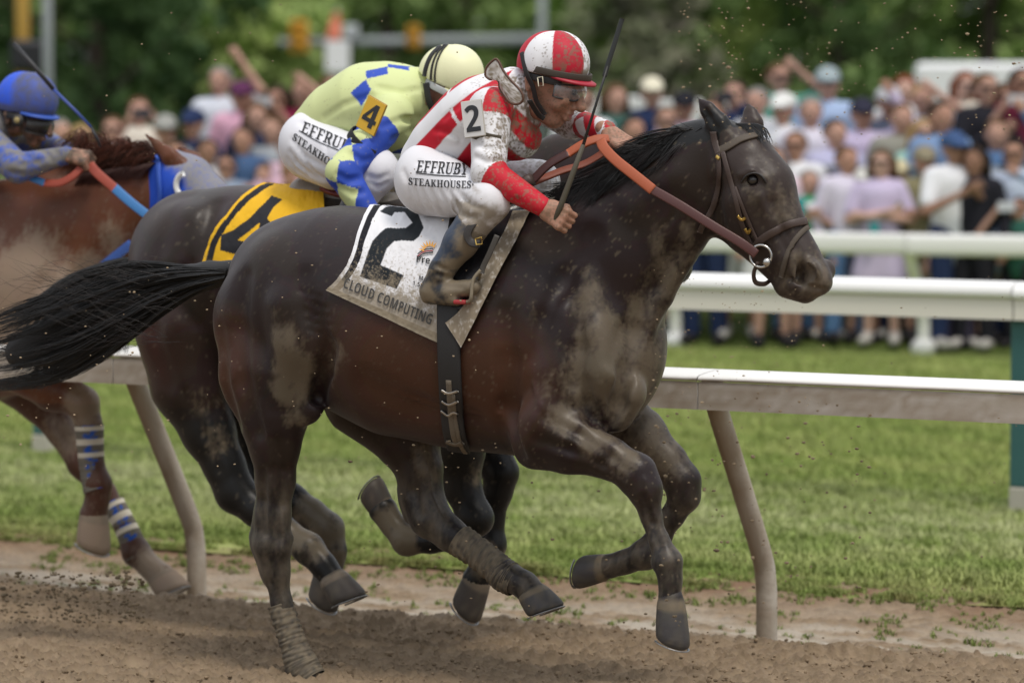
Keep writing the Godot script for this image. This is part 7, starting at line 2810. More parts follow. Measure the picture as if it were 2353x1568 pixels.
func build_crowd() -> void:
	# bank
	var s := Sheet.new()
	var rows := []
	for i in 50:
		var row := []
		var z := lerpf(31.0, 60.0, i / 49.0)
		for j in 33:
			var x := lerpf(-22.0, 22.0, j / 32.0)
			var y := bank(z + x * 0.38) if z + x * 0.38 > 33.6 else -0.13
			row.append(s.v(Vector3(x, y + 0.02 * noise.get_noise_2d(x, z), -z)))
		rows.append(row)
	for i in 49:
		for j in 32:
			s.quad(rows[i][j], rows[i][j + 1], rows[i + 1][j + 1], rows[i + 1][j])
	structure("infield_bank", s.done(), flat(0.09, 0.12, 0.035, 1.0, 0.1))
	rng.seed = 77
	var skin := [Color(0.48, 0.29, 0.225), Color(0.43, 0.245, 0.18), Color(0.30, 0.17, 0.12), Color(0.54, 0.35, 0.28)]
	var hairc := [Color(0.03, 0.02, 0.015), Color(0.09, 0.05, 0.025), Color(0.2, 0.19, 0.18), Color(0.30, 0.2, 0.09), Color(0.15, 0.045, 0.02)]
	# [head u, head-top v, height, pose, sleeve, lower, shirt, trousers, hair kind, hair or cap colour, skin, label]
	var W := Color(0.70, 0.71, 0.74)
	var LB := Color(0.36, 0.47, 0.68)
	var LAV := Color(0.55, 0.48, 0.66)
	var NAVY := Color(0.022, 0.035, 0.09)
	var DEN := Color(0.10, 0.19, 0.36)
	var BLK := Color(0.018, 0.018, 0.024)
	var OLI := Color(0.22, 0.20, 0.115)
	var TEAL := Color(0.13, 0.42, 0.33)
	var GRN := Color(0.03, 0.27, 0.13)
	var PNK := Color(0.66, 0.38, 0.50)
	var KHA := Color(0.36, 0.30, 0.2)
	var GRY := Color(0.34, 0.37, 0.40)
	var MAR := Color(0.12, 0.018, 0.04)
	var CRM := Color(0.66, 0.62, 0.54)
	var people := [
		[1689, 178, 1.74, "phone", "long", "long", NAVY, DEN, "short", hairc[0], 0, "navy jacket, both hands up at the eyes"],
		[1786, 140, 1.76, "shade", "short", "shorts", TEAL, KHA, "short", hairc[1], 0, "mint green shirt, arm raised to shade the eyes"],
		[1800, 212, 1.72, "down", "short", "shorts", W, KHA, "cap", Color(0.7, 0.7, 0.68), 1, "white cap and pale grey shirt"],
		[1862, 218, 1.72, "cup", "long", "long", LAV.lerp(W, 0.6), NAVY, "short", hairc[2], 0, "very pale lilac dress shirt"],
		[1900, 152, 1.80, "down", "short", "shorts", LB, KHA, "cap", Color(0.3, 0.36, 0.38), 0, "light blue polo shirt and grey cap"],
		[1980, 224, 1.70, "raise", "long", "long", LAV, DEN, "cap", Color(0.03, 0.03, 0.05), 1, "lavender shirt and dark cap, one arm up"],
		[2078, 168, 1.68, "clap", "none", "skirt", W, W, "long", hairc[4], 3, "white sleeveless top, long red hair, hands together"],
		[2070, 232, 1.72, "cup", "short", "shorts", OLI.lerp(GRY, 0.4), KHA, "short", hairc[1], 0, "grey olive shirt holding a teal cup"],
		[2160, 226, 1.80, "cup", "long", "long", DEN.lerp(LB, 0.35), NAVY, "short", hairc[0], 1, "denim blue sweater holding a cup at the chest"],
		[2216, 160, 1.66, "phone", "short", "skirt", CRM, W, "long", hairc[4], 3, "cream top and auburn hair, phone held to the face"],
		[2262, 162, 1.80, "clap", "long", "long", BLK, NAVY, "short", hairc[1], 0, "black jacket clapping hands"],
		[2308, 186, 1.66, "phone", "none", "skirt", GRY, BLK, "long", hairc[1], 0, "grey sleeveless top filming with a phone"],
		[2346, 150, 1.80, "down", "long", "long", MAR, BLK, "short", hairc[0], 1, "maroon sweater"],
		[2026, 338, 1.62, "fold", "short", "skirt", LAV, LAV, "long", hairc[1], 3, "lilac dress with folded arms"],
		[2066, 366, 1.62, "down", "short", "long", BLK, NAVY, "cap", Color(0.62, 0.56, 0.36), 2, "black shirt and cream cap"],
		[2124, 334, 1.72, "fold", "short", "shorts", OLI, KHA, "cap", Color(0.25, 0.22, 0.15), 1, "olive T-shirt with arms folded"],
		[1858, 384, 1.58, "clap", "short", "shorts", GRN, KHA, "short", hairc[2], 0, "bright green shirt leaning at the fence"],
		[2330, 316, 1.70, "down", "long", "long", LB.lerp(W, 0.4), NAVY, "short", hairc[0], 1, "white and pale blue shirt, red-faced"],
		[2312, 384, 1.60, "shade", "long", "long", GRY.lerp(DEN, 0.5), NAVY, "long", hairc[1], 0, "slate blue cardigan with hand at the brow"],
		[2276, 440, 1.50, "phone", "short", "shorts", LB, KHA, "cap", Color(0.45, 0.04, 0.05), 0, "sky blue shirt and red cap with hands at the face"],
		[2001, 468, 1.42, "fold", "none", "skirt", PNK, PNK, "long", Color(0.42, 0.3, 0.14), 3, "pink dress and long blonde hair"],
		[1945, 330, 1.66, "down", "long", "long", LAV.lerp(W, 0.45), DEN, "short", hairc[1], 1, "washed lilac shirt and blue jeans"],
		[1775, 330, 1.64, "down", "short", "skirt", PNK.lerp(W, 0.5), W, "long", hairc[1], 0, "pale pink top and white skirt"],
		[1700, 300, 1.66, "clap", "short", "shorts", W, W, "short", hairc[0], 2, "white shirt and wide white shorts"],
		[1620, 300, 1.70, "down", "long", "long", NAVY, NAVY, "short", hairc[1], 1, "navy sweater and navy trousers"],
		[1560, 290, 1.66, "cup", "short", "shorts", GRY, Color(0.62, 0.33, 0.02), "short", hairc[1], 0, "orange shorts"],
		[1412, 188, 1.70, "down", "long", "long", BLK.lerp(TEAL, 0.2), BLK, "long", hairc[1], 0, "dark top and long brown hair behind the first jockey's whip"],
		[1497, 176, 1.68, "down", "long", "long", NAVY, BLK, "cap", Color(0.68, 0.64, 0.5), 0, "navy coat and cream knit hat"],
		[1572, 208, 1.66, "down", "long", "long", PNK.lerp(GRY, 0.5), BLK, "cap", BLK, 1, "dusty pink shirt and black cap"],
		[1340, 196, 1.72, "down", "short", "long", W, NAVY, "short", hairc[0], 0, "plain white shirt beside the whip"],
		[1455, 262, 1.64, "down", "long", "long", BLK, BLK, "short", hairc[0], 1, "black overcoat below the knit hat"],
		[2240, 330, 1.66, "down", "long", "long", BLK, BLK, "long", hairc[0], 2, "black dress and black hair"],
		[2345, 448, 1.52, "fold", "long", "long", Color(0.03, 0.1, 0.075), BLK, "short", hairc[0], 1, "dark green jacket at the fence"],
		[2200, 410, 1.55, "down", "short", "long", GRY, Color(0.07, 0.06, 0.1), "short", hairc[0], 0, "grey T-shirt crouching over the fence"],
		[1740, 196, 1.70, "down", "short", "long", GRY.lerp(W, 0.5), KHA, "short", hairc[2], 0, "silver grey polo and grey hair"],
		[1828, 296, 1.66, "cup", "long", "long", W, DEN, "short", hairc[1], 1, "crisp white dress shirt over jeans"],
		[1918, 268, 1.68, "fold", "long", "long", LAV.lerp(LB, 0.4), KHA, "short", hairc[0], 0, "periwinkle shirt with folded arms and khaki trousers"],
		[2040, 196, 1.72, "down", "short", "long", NAVY.lerp(GRY, 0.2), DEN, "cap", Color(0.5, 0.5, 0.52), 1, "slate polo and silver cap"],
		[2118, 190, 1.70, "shade", "short", "shorts", LB.lerp(W, 0.5), KHA, "short", hairc[3], 0, "ice blue T-shirt with hand over the brow"],
		[2120, 268, 1.66, "down", "none", "skirt", TEAL.lerp(W, 0.3), W, "long", hairc[3], 3, "aqua sundress and fair hair"],
		[2190, 300, 1.70, "clap", "short", "long", W, NAVY, "cap", Color(0.05, 0.09, 0.2), 2, "white T-shirt and blue cap clapping"],
		[2290, 268, 1.70, "raise", "long", "long", DEN, BLK, "short", hairc[1], 0, "indigo jacket with one arm raised"],
		[1985, 384, 1.58, "cup", "short", "shorts", GRY.lerp(LAV, 0.4), Color(0.05, 0.06, 0.1), "cap", Color(0.65, 0.65, 0.62), 1, "mauve grey T-shirt and off-white cap"],
		[1905, 396, 1.56, "down", "none", "skirt", BLK.lerp(GRY, 0.2), DEN, "long", hairc[0], 2, "charcoal top and dark hair at the fence"],
		[2240, 462, 1.45, "fold", "short", "shorts", W.lerp(LB, 0.15), GRY, "short", hairc[3], 3, "small white tee, leaning on the wire"],
		[1530, 240, 1.68, "cup", "short", "long", TEAL.lerp(BLK, 0.5), BLK, "short", hairc[1], 0, "bottle green shirt beside the horse's mane"],
		[1640, 222, 1.70, "down", "short", "long", GRY, NAVY, "short", hairc[0], 1, "ash T-shirt just behind the horse's ears"],
		[380, 262, 1.70, "down", "short", "long", OLI.lerp(GRY, 0.5), KHA, "cap", Color(0.3, 0.3, 0.28), 1, "khaki green shirt and grey cap"],
		[260, 262, 1.66, "clap", "short", "long", W.lerp(PNK, 0.3), DEN, "short", hairc[1], 0, "blush pink T-shirt beside the raised phone"],
		[475, 312, 1.62, "cup", "short", "long", W.lerp(GRY, 0.3), NAVY, "short", hairc[0], 2, "pale T-shirt holding a cup behind the dark cap"],
		[740, 250, 1.66, "down", "short", "long", DEN.lerp(GRY, 0.5), BLK, "short", hairc[1], 0, "faded blue shirt beside the lime silks"],
		[590, 230, 1.70, "down", "long", "long", BLK.lerp(NAVY, 0.6), BLK, "long", hairc[1], 0, "midnight blue cardigan and brown hair"],
		[660, 300, 1.62, "clap", "short", "long", PNK.lerp(GRY, 0.4), DEN, "short", hairc[0], 1, "old rose polo clapping"],
		[508, 148, 1.80, "raise", "short", "long", W.lerp(LB, 0.25), KHA, "short", hairc[2], 0, "white open collar shirt with one arm up"],
		[319, 218, 1.72, "phone", "short", "long", CRM, KHA, "short", hairc[1], 0, "cream shirt filming with a phone held in both hands"],
		[556, 184, 1.74, "down", "short", "long", PNK, NAVY, "cap", Color(0.1, 0.03, 0.08), 1, "pink polo shirt and plum cap"],
		[444, 248, 1.70, "clap", "short", "long", NAVY, BLK, "cap", NAVY, 1, "navy shirt and navy cap clapping"],
		[560, 284, 1.66, "fold", "short", "long", DEN.lerp(NAVY, 0.5), BLK, "short", hairc[0], 1, "dark blue T-shirt with folded arms"],
		[627, 262, 1.68, "cup", "short", "long", GRY, DEN, "short", hairc[1], 0, "mid grey T-shirt"],
		[698, 174, 1.76, "shade", "short", "long", Color(0.22, 0.02, 0.06), NAVY, "short", hairc[1], 0, "crimson shirt shading the eyes"],
		[640, 192, 1.70, "phone", "none", "long", BLK, DEN, "long", hairc[0], 1, "black vest with both hands at the face"],
		[758, 168, 1.72, "phone", "long", "long", MAR.lerp(GRY, 0.4), BLK, "short", hairc[1], 0, "brown red jacket behind the lime jockey's back"],
		[136, 268, 1.66, "down", "short", "long", PNK.lerp(W, 0.4), KHA, "short", hairc[2], 0, "faded pink shirt beside the blue helmet"],
		[186, 282, 1.62, "clap", "short", "skirt", W, W, "long", hairc[3], 0, "white blouse and fair hair"],
		[400, 320, 1.60, "down", "short", "long", GRY.lerp(W, 0.4), KHA, "short", hairc[1], 1, "light grey shirt above the blue hood"],
		[680, 340, 1.56, "fold", "none", "skirt", PNK.lerp(W, 0.2), PNK, "long", hairc[3], 3, "rose dress in front of the rail"],
		[610, 370, 1.52, "clap", "none", "skirt", CRM.lerp(PNK, 0.4), W, "long", hairc[1], 0, "peach top beside the dark rump"],
		[520, 350, 1.55, "down", "short", "long", GRY.lerp(DEN, 0.4), NAVY, "short", hairc[0], 1, "slate T-shirt low at the rail"],
	]
	for q in people:
		var h: float = q[2]
		var z := 40.0
		var vv: float = q[1]
		for it in 60:
			var yb := bank(z + ((q[0] - 1176.0) * z / FP) * 0.38)
			var y_top := 2.26 - (vv - HORIZON) * z / FP
			var err := y_top - (yb + h)
			z += err * 1.6
			z = clampf(z, 30.0, 39.4)
		var x: float = (q[0] - 1176.0) * z / FP
		var zf := z + x * 0.38
		if zf < 34.0:
			z = 34.0 - x * 0.38 + rng.randf_range(0.0, 0.3)
			z = maxf(z, 30.0)
			x = (q[0] - 1176.0) * z / FP
			h = 2.26 - (vv - HORIZON) * z / FP - bank(z + x * 0.38)
		var yb2 := bank(z + x * 0.38)
		var root := thing("person", "spectator in " + q[11], "person", Vector3(x, yb2, -z), rng.randf_range(-0.45, 0.45) - x * 0.02, "spectators behind the infield rail")
		var k := h / 1.78
		root.scale = Vector3(k * 1.1, k, k * 1.1)
		var m := pose_meshes(q[3], q[4], q[5])
		part("body", m.body, cloth_mat(skin[q[10]]), root)
		part("shirt", m.shirt, cloth_mat(q[6]), root)
		part("skirt" if q[5] == "skirt" else "trousers", m.leg, cloth_mat(q[7]), root)
		for sx in [-1.0, 1.0]:
			var sho := part("shoe", shoe_shape(), cloth_mat(Color(0.03, 0.028, 0.03) if q[10] < 2 else Color(0.45, 0.43, 0.4)), root)
			sho.scale.x = sx
		if (int(q[0]) + int(q[1])) % 3 == 0 or q[3] == "phone":
			part("sunglasses", glasses_shape(), cloth_mat(Color(0.012, 0.012, 0.014)), root)
		else:
			for sx in [-1.0, 1.0]:
				var ey := part("eye", eye_shape(), cloth_mat(Color(0.06, 0.035, 0.025)), root)
				ey.position = Vector3(0.032 * sx, 1.646, 0.09)
		part("cap" if q[8] == "cap" else "hair", hair_mesh(q[8]), cloth_mat(q[9]), root)
		# things in hands
		var hands := {"phone": [Vector3(0, 1.62, 0.36), "phone", "dark phone held up by the person with "], "cup": [Vector3(0.1, 1.14, 0.36), "drinking_cup", "plastic cup in the hand of the person with "]}
		if hands.has(q[3]):
			var hd: Array = hands[q[3]]
			var held := thing(hd[1], hd[2] + q[11].split(",")[0].split(" holding")[0].split(" filming")[0].split(" and ")[0], "phone" if q[3] == "phone" else "cup", root.transform * (hd[0] as Vector3), root.rotation.y, "things held by spectators")
			if q[3] == "phone":
				part("case", box(Vector3(0.155, 0.08, 0.012), 0.005), cloth_mat(Color(0.05, 0.05, 0.06) if rng.randf() < 0.6 else Color(0.5, 0.52, 0.55)), held)
				part("screen", box(Vector3(0.14, 0.068, 0.002), 0.0, Transform3D(Basis.IDENTITY, Vector3(0, 0, -0.0072))), cloth_mat(Color(0.02, 0.02, 0.03)), held)
			else:
				var cy := CylinderMesh.new()
				cy.top_radius = 0.042
				cy.bottom_radius = 0.032
				cy.height = 0.13
				cy.radial_segments = 14
				part("cup_body", cy, cloth_mat(Color(0.02, 0.32, 0.33)), held)
				var rim := TorusMesh.new()
				rim.inner_radius = 0.039
				rim.outer_radius = 0.045
				var ro := part("rim", rim, cloth_mat(Color(0.3, 0.55, 0.55)), held)
				ro.position.y = 0.065

func shoe_shape() -> ArrayMesh:
	if not pose_cache.has("shoe"):
		var f := Field.new()
		f.bone(Vector3(0.11, 0.05, -0.035), Vector3(0.13, 0.042, 0.14), 0.052, 0.045, 0.02)
		f.bone(Vector3(0.11, 0.1, -0.025), Vector3(0.11, 0.06, -0.03), 0.048, 0.05, 0.02)
		pose_cache["shoe"] = f.mesh(0.02)
	return pose_cache["shoe"]

func glasses_shape() -> ArrayMesh:
	if not pose_cache.has("glasses"):
		var f := Field.new()
		for sx in [-1.0, 1.0]:
			f.bone(Vector3(0.022 * sx, 1.648, 0.108), Vector3(0.055 * sx, 1.648, 0.09), 0.018, 0.018, 0.01)
			f.bone(Vector3(0.055 * sx, 1.652, 0.09), Vector3(0.092 * sx, 1.652, 0.0), 0.007, 0.006, 0.005)
		f.bone(Vector3(-0.02, 1.655, 0.112), Vector3(0.02, 1.655, 0.112), 0.006, 0.006, 0.004)
		pose_cache["glasses"] = f.mesh(0.009)
	return pose_cache["glasses"]

func eye_shape() -> SphereMesh:
	if not pose_cache.has("eye"):
		var e := SphereMesh.new()
		e.radius = 0.016
		e.height = 0.024
		e.radial_segments = 10
		e.rings = 5
		pose_cache["eye"] = e
	return pose_cache["eye"]

# ================= background =================
func crown_mesh(seed_: int, w: float, h: float, leaves: int, a: Color, b: Color) -> ArrayMesh:
	var r2 := RandomNumberGenerator.new()
	r2.seed = seed_
	var s := Sheet.new()
	# clumps spread through the crown, leaves round each clump
	var clumps := []
	for i in 46:
		var y := r2.randf()
		var wide := sin(clampf(y * 0.9 + 0.12, 0.0, 1.0) * PI) * 0.75 + 0.3
		var an := r2.randf() * TAU
		var rad := sqrt(r2.randf()) * w * wide
		clumps.append([Vector3(cos(an) * rad, 0.35 + y * h, sin(an) * rad), r2.randf_range(0.45, 0.95), r2.randf()])
	for i in leaves:
		var c: Array = clumps[r2.randi() % clumps.size()]
		var d: Vector3 = Vector3(r2.randfn(), r2.randfn() * 0.75, r2.randfn()).normalized() * c[1] * pow(r2.randf(), 0.4)
		var p: Vector3 = c[0] + d
		if p.y < 0.15:
			p.y = 0.15 + r2.randf() * 0.3
		var t := Vector3(r2.randfn(), r2.randfn(), r2.randfn()).normalized()
		var n := t.cross(Vector3(r2.randfn(), r2.randfn(), r2.randfn())).normalized()
		var l := r2.randf_range(0.13, 0.27)
		var col := a.lerp(b, clampf(c[2] * 0.8 + r2.randf() * 0.35 - 0.1, 0.0, 1.0))
		var i0 := s.v(p - t * l, col)
		var i1 := s.v(p + n * l * 0.5, col)
		var i2 := s.v(p + t * l, col)
		var i3 := s.v(p - n * l * 0.5, col)
		s.quad(i0, i1, i2, i3)
	return s.done()

func tree(u: float, z: float, w: float, h: float, a: Color, b: Color, label: String, seed_: int) -> void:
	var p := Vector3((u - 1176.0) * z / FP, -0.1, -z)
	var root := thing("tree", label, "tree", p, seed_ * 1.7, "trees beyond the infield")
	var bark := flat(0.06, 0.045, 0.032, 0.95)
	var ts := Sheet.new()
	tube_into(ts, smooth_path([Vector3(0, -0.1, 0), Vector3(0.05, h * 0.3, 0.03), Vector3(0, h * 0.6, 0), Vector3(0.1, h * 0.95, 0)], 3), [0.2, 0.19, 0.17, 0.16, 0.15, 0.13, 0.11, 0.09, 0.06, 0.03], 8)
	for k in 6:
		var an := k * 2.1 + seed_
		var y0 := h * (0.12 + 0.11 * k)
		tube_into(ts, [Vector3(0, y0, 0), Vector3(cos(an) * w * 0.45, y0 + w * 0.25, sin(an) * w * 0.45), Vector3(cos(an) * w * 0.85, y0 + w * 0.5, sin(an) * w * 0.85)], [0.07, 0.045, 0.015], 6)
	part("trunk", ts.done(), bark, root)
	var lm := vcol(0.8, 0.25)
	lm.backlight_enabled = true
	lm.backlight = Color.from_hsv(0.24, 0.62, 0.55)
	part("crown", crown_mesh(seed_, w, h, 3300, a, b), lm, root)

func build_background() -> void:
	var D0 := Color(0.047, 0.086, 0.036)
	var D1 := Color(0.104, 0.169, 0.062)
	var M0 := Color(0.176, 0.254, 0.091)
	var M1 := Color(0.280, 0.377, 0.137)
	var L0 := Color(0.338, 0.448, 0.130)
	var L1 := Color(0.468, 0.559, 0.182)
	var B0 := Color(0.234, 0.202, 0.169)
	var B1 := Color(0.338, 0.305, 0.247)
	var list := [
		[40, 84, 2.6, 6.5, D0, D1, "dark evergreen behind the yellow pole"], [230, 80, 3.0, 7.5, D0, D1, "deep green dense tree behind the raised phone"], [440, 88, 2.6, 7.0, D0, M0, "dark leafy tree behind the man with one arm up"],
		[500, 96, 2.8, 8.0, M0, L0, "brighter green tree rising over the dark ones"], [625, 82, 1.5, 3.6, M1, L1, "low yellow green bush under the traffic signal"], [735, 98, 3.0, 8.0, D1, M1, "medium green tree behind the banner pole"],
		[890, 90, 2.6, 7.0, M0, M1, "soft green tree behind the signal arm"], [1060, 98, 2.8, 8.0, M0, M1, "leafy tree behind the cream helmet"], [1230, 92, 2.2, 7.0, M0, L0, "fresh green tree behind the signal mast"],
		[1400, 100, 3.0, 8.0, M0, M1, "broad tree behind the red and white helmet"], [1490, 84, 1.3, 4.2, B0, M0, "brownish purple shrub behind the whip tip"], [1625, 88, 1.7, 5.0, L0, L1, "lime green young tree beside the brown shrub"],
		[1760, 94, 2.7, 7.0, M0, M1, "green tree above the mint shirt"], [1930, 86, 2.8, 7.0, D1, M0, "dark green tree above the grey cap"], [2100, 92, 2.7, 7.0, M0, M1, "green tree beside the white truck"],
		[2270, 88, 2.8, 7.5, M0, L0, "light green tree behind the white truck"], [2420, 92, 2.8, 7.0, D1, M0, "dark green tree past the end of the truck"],
	]
	var k := 1
	for t in list:
		tree(t[0], t[1], t[2], t[3], t[4], t[5], t[6], k)
		k += 1
	# second row closes the gaps
	var back := [[-80, "far woodland tree behind the yellow pole"], [130, "far woodland tree between pole and evergreen"], [340, "far woodland tree over the crowd filming"], [590, "far woodland tree over the yellow green bush"], [820, "far woodland tree over the signal heads"], [980, "far woodland tree over the signal arm"], [1150, "far woodland tree beside the signal mast"], [1310, "far woodland tree over the striped jockey"], [1560, "far woodland tree between brown shrub and lime tree"], [1700, "far woodland tree over the navy jacket"], [1850, "far woodland tree over the blue polo shirt"], [2010, "far woodland tree over the lavender shirt"], [2190, "far woodland tree over the truck cab"], [2350, "far woodland tree at the truck's tail"]]
	for t in back:
		tree(t[0], 118 + (k % 3) * 3, 3.6, 8.5, D1 if k % 2 else M0, M0 if k % 2 else M1, t[1], k)
		k += 1
	for i in 11:
		tree(-160 + i * 265, 146 + (i % 3) * 4, 4.6, 10.0, M0, M1, ["tall dim tree in the last row beyond the poles", "tall dim tree in the last row over the film-makers", "tall dim tree in the last row left of the bush", "tall dim tree in the last row behind the banner", "tall dim tree in the last row behind the signal arm", "tall dim tree in the last row behind the mast", "tall dim tree in the last row behind the quartered helmet", "tall dim tree in the last row behind the lime tree", "tall dim tree in the last row behind the mint shirt", "tall dim tree in the last row behind the barrier's end", "tall dim tree in the last row behind the truck box"][i], 60 + i)
	# ---- traffic signal on a mast arm
	var zt := 72.0
	var pole := at_depth(1245, 100, zt)
	var steel := flat(0.27, 0.30, 0.30, 0.6)
	var root := thing("traffic_signal", "grey mast arm over the trees carrying two yellow signal heads", "traffic signal", Vector3(pole.x, 0, -zt))
	part("mast", tube([Vector3(0, -0.1, 0), Vector3(0, 4.6, 0)], [0.09, 0.06], 12), steel, root)
	var tip := at_depth(640, 98, zt) - root.position
	part("arm", tube([Vector3(0, tip.y + 0.05, 0), Vector3(tip.x * 0.5, tip.y + 0.02, 0), tip], [0.1, 0.09, 0.07], 10), steel, root)
	for hu in [687.0, 950.0]:
		var c := at_depth(hu, 84 if hu < 800 else 86, zt) - root.position
		var s := Sheet.new()
		var sc := 1.0 if hu < 800 else 0.72
		s.st.set_smooth_group(4294967295)
		box_into(s, Transform3D(Basis.IDENTITY, c + Vector3(0, 0, 0.1)), Vector3(0.30 * sc, 0.56 * sc, 0.2), 0.03)
		var head := part("signal_head", s.done(), flat(0.62, 0.30, 0.015, 0.5), root)
		for j in 3:
			var lens := SphereMesh.new()
			lens.radius = 0.07 * sc
			lens.height = 0.08 * sc
			var lo := part("lens", lens, flat([0.25, 0.25, 0.25][j], [0.03, 0.16, 0.3][j], [0.02, 0.02, 0.22][j], 0.3), head)
			lo.position = c + Vector3(0, (1 - j) * 0.17 * sc, 0.2)
			part("visor", tube([c + Vector3(0, (1 - j) * 0.17 * sc + 0.05 * sc, 0.2), c + Vector3(0, (1 - j) * 0.17 * sc + 0.06 * sc, 0.33)], [0.075 * sc, 0.07 * sc], 8), flat(0.5, 0.24, 0.01, 0.6), head)
	var cb := at_depth(805, 72, zt) - root.position
	part("camera_box", box(Vector3(0.26, 0.22, 0.3), 0.03, Transform3D(Basis.IDENTITY, cb)), flat(0.5, 0.53, 0.55, 0.5), root)
	# ---- banner pole with orange pennant over a white board
	var zb := 62.0
	var bp := at_depth(775, 130, zb)
	var ban := thing("banner", "white board under an upright orange pennant on a thin pole", "banner", Vector3(bp.x, 0, -zb))
	part("pole", tube([Vector3(0, -0.1, -0.05), Vector3(0, 3.1, -0.05)], [0.03, 0.025], 8), steel, ban)
	var y0 := at_depth(775, 166, zb).y
	var y1 := at_depth(775, 94, zb).y
	part("board", box(Vector3(0.36, y1 - y0, 0.03), 0.01, Transform3D(Basis.IDENTITY, Vector3(0, (y0 + y1) * 0.5, 0))), flat(0.78, 0.78, 0.8, 0.6), ban)
	var fl := Sheet.new()
	var y2 := at_depth(775, 26, zb).y
	var pr := []
	for i in 9:
		var t := i / 8.0
		var ww := 0.13 * (1.0 - t * 0.45) * (1.0 if t < 0.85 else 0.75)
		var yy := lerpf(y1 + 0.01, y2, t)
		pr.append([fl.v(Vector3(-0.06 - ww * 0.8 + t * 0.05, yy, 0.03 * sin(t * 6.0))), fl.v(Vector3(-0.06 + ww * 0.8 + t * 0.05, yy, 0.03 * sin(t * 6.0 + 1.0)))])
	for i in 8:
		fl.quad(pr[i][0], pr[i][1], pr[i + 1][1], pr[i + 1][0])
	part("pennant", fl.done(), flat(0.72, 0.20, 0.13, 0.8), ban)
	# ---- two poles with a loudspeaker
	var py := at_depth(51, 100, 48.0)
	var yp := thing("yellow_pole", "thick yellow pole carrying a black loudspeaker", "pole", Vector3(py.x, 0, -48.0))
	part("shaft", tube([Vector3(0, -0.1, 0), Vector3(0, 6.5, 0)], [0.085, 0.08], 14), flat(0.50, 0.30, 0.06, 0.6), yp)
	var sp := at_depth(70, 128, 47.8) - yp.position
	part("loudspeaker", box(Vector3(0.44, 0.36, 0.34), 0.05, Transform3D(Basis.IDENTITY, sp)), flat(0.012, 0.012, 0.016, 0.5), yp)
	var pg := at_depth(108, 100, 46.0)
	var gp := thing("grey_pole", "slim pale grey flagpole beside the yellow pole", "pole", Vector3(pg.x, 0, -46.0))
	part("shaft", tube([Vector3(0, -0.1, 0), Vector3(0, 7.0, 0)], [0.055, 0.05], 12), flat(0.40, 0.42, 0.46, 0.45), gp)
	part("collar", tube([Vector3(0, 0.2, 0), Vector3(0, 0.5, 0)], [0.08, 0.07], 12), flat(0.3, 0.32, 0.35, 0.5), gp)
	# ---- white box truck behind the crowd
	var tx := at_depth(2300, 142, 52.0)
	var tr := thing("box_truck", "white box truck parked behind the crowd", "truck", Vector3(tx.x + 0.9, 0.1, -52.0), deg_to_rad(-6))
	var wm := flat(0.78, 0.79, 0.8, 0.35)
	part("cargo_box", box(Vector3(3.9, 1.75, 1.9), 0.06, Transform3D(Basis.IDENTITY, Vector3(0, 1.32, 0))), wm, tr)
	part("cab", box(Vector3(1.3, 1.25, 1.8), 0.2, Transform3D(Basis.IDENTITY, Vector3(-2.62, 0.98, 0))), wm, tr)
	part("side_stripe", box(Vector3(1.0, 0.16, 0.02), 0.0, Transform3D(Basis.IDENTITY, Vector3(0.4, 1.85, 0.962))), flat(0.7, 0.5, 0.12, 0.5), tr)
	part("side_window", box(Vector3(0.6, 0.4, 0.02), 0.0, Transform3D(Basis.IDENTITY, Vector3(-2.62, 1.25, 0.905))), flat(0.02, 0.025, 0.03, 0.1), tr)
	for wx in [-2.5, 1.2]:
		for wz in [-0.8, 0.8]:
			var wh := part("wheel", tube([Vector3(wx, 0.33, wz - 0.12), Vector3(wx, 0.33, wz + 0.12)], [0.36, 0.36], 20), flat(0.015, 0.015, 0.016, 0.8), tr)
			part("rim", tube([Vector3(wx, 0.33, wz - 0.125), Vector3(wx, 0.33, wz + 0.125)], [0.19, 0.19], 16), flat(0.4, 0.4, 0.42, 0.4), wh)
	# ---- low white barrier wall behind the crowd
	var ba := at_depth(1330, 216, 47.0)
	var bb := at_depth(2060, 262, 45.0)
	var bw := thing("barrier_wall", "long low white barrier standing between the crowd and the trees", "barrier", Vector3(ba.x, 0.1, ba.z))
	var along := bb - ba
	for i in 5:
		var p0 := along * (i / 5.0)
		var p1 := along * ((i + 1) / 5.0)
		var mid := (p0 + p1) * 0.5
		var ln := Vector2(p1.x - p0.x, p1.z - p0.z).length()
		var an := atan2(-(p1.z - p0.z), p1.x - p0.x)
		var hgt := ba.y + mid.y - 0.1
		part("panel", box(Vector3(ln - 0.03, hgt, 0.08), 0.02, Transform3D(Basis(Vector3.UP, an), Vector3(mid.x, hgt * 0.5, mid.z))), flat(0.74, 0.74, 0.74, 0.5), bw)
	# ---- chain link fence in front of the crowd
	var an3 := deg_to_rad(21.0)
	var xd3 := Vector3(cos(an3), 0, sin(an3))
	var f0 := ground_at(1944, 803)
	f0.y = 0.0
	var fence := thing("chain_link_fence", "grey chain link fence with round posts between rail and crowd", "fence", f0)
	var fm := flat(0.32, 0.35, 0.36, 0.5)
	for i in range(-4, 4):
		part("post", tube([xd3 * i * 2.4 + Vector3(0, -0.1, 0), xd3 * i * 2.4 + Vector3(0, 1.48, 0)], [0.033, 0.033], 10), fm, fence)
		part("top_rail", tube([xd3 * (i * 2.4 + 0.04) + Vector3(0, 1.45, 0), xd3 * (i * 2.4 + 2.36) + Vector3(0, 1.45, 0)], [0.02, 0.02], 8), fm, fence)
	var wire := Sheet.new()
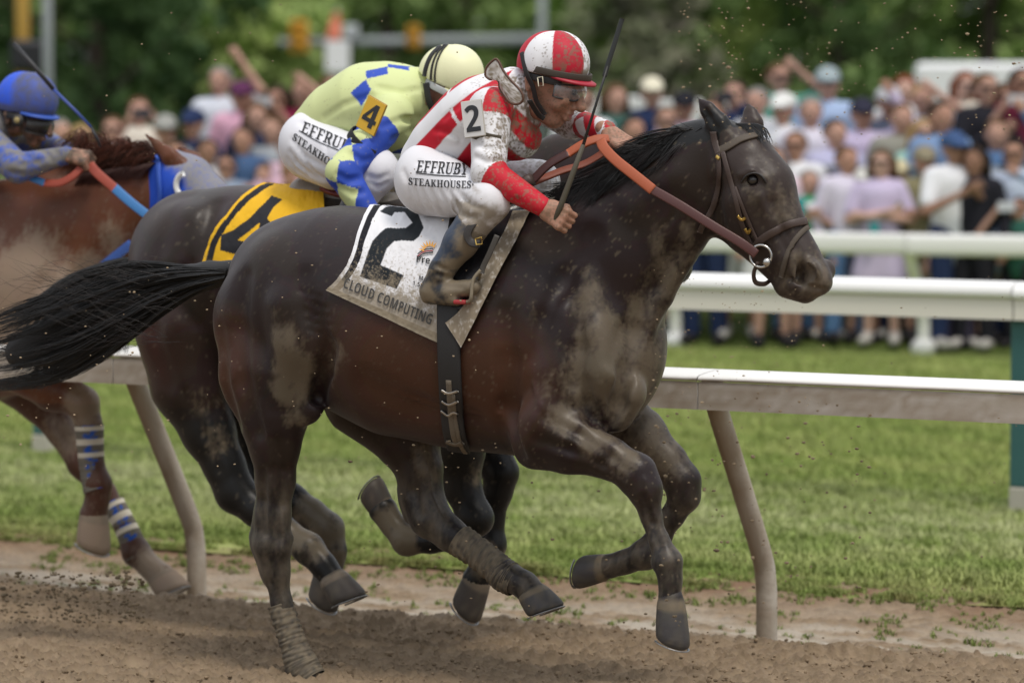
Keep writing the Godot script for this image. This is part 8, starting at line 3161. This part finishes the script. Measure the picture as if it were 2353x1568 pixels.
	for i in 330:
		var x0 := -9.6 + i * 0.06
		for dirn in [-1.0, 1.0]:
			var p0 := xd3 * x0 + Vector3(0, 0.03, 0)
			var p1: Vector3 = xd3 * (x0 + dirn * 1.1) + Vector3(0, 1.45, 0)
			tube_into(wire, [p0, p1], [0.0022, 0.0022], 3, Color.WHITE, Vector3.ZERO, 1.0, false)
	var wo := part("wire_mesh", wire.done(), flat(0.22, 0.25, 0.25, 0.5), fence)
	wo.set_meta("kind", "stuff")

func build_flying_dirt() -> void:
	rng.seed = 99
	var pl := []
	var col := []
	fr = F1
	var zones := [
		# u0 u1 v0 v1 count r_min r_max tone (paler high up, sky light put into the colour)
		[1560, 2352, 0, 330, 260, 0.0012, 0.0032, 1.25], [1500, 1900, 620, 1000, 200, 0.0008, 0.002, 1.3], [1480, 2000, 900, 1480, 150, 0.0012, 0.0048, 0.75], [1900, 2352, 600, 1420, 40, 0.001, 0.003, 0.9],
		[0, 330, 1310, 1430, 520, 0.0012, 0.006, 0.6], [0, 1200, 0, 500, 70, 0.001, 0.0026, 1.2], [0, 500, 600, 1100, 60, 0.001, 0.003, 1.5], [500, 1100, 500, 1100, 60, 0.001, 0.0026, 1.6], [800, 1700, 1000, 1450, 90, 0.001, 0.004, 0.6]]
	for z in zones:
		for i in z[4]:
			var u := rng.randf_range(z[0], z[1])
			var v := rng.randf_range(z[2], z[3])
			if z[4] == 520:
				# thrown up in a low fan by the third horse
				v = 1430.0 - 120.0 * pow(rng.randf(), 1.3)
			var zz := rng.randf_range(0.42, 0.8) if v < 1300 or u > 400 else rng.randf_range(-0.9, -0.2)
			if u > 1950:
				zz = rng.randf_range(-0.9, 0.6)
			var p := F1.world(P(u, v, zz))
			var r := rng.randf_range(z[5], z[6])
			if rng.randf() < 0.06:
				r *= 1.6
			var b := Basis.from_euler(Vector3(rng.randf() * 6, rng.randf() * 6, rng.randf() * 6)).scaled(Vector3(r * rng.randf_range(1.0, 1.9), r, r * rng.randf_range(0.8, 1.2)))
			pl.append(Transform3D(b, p))
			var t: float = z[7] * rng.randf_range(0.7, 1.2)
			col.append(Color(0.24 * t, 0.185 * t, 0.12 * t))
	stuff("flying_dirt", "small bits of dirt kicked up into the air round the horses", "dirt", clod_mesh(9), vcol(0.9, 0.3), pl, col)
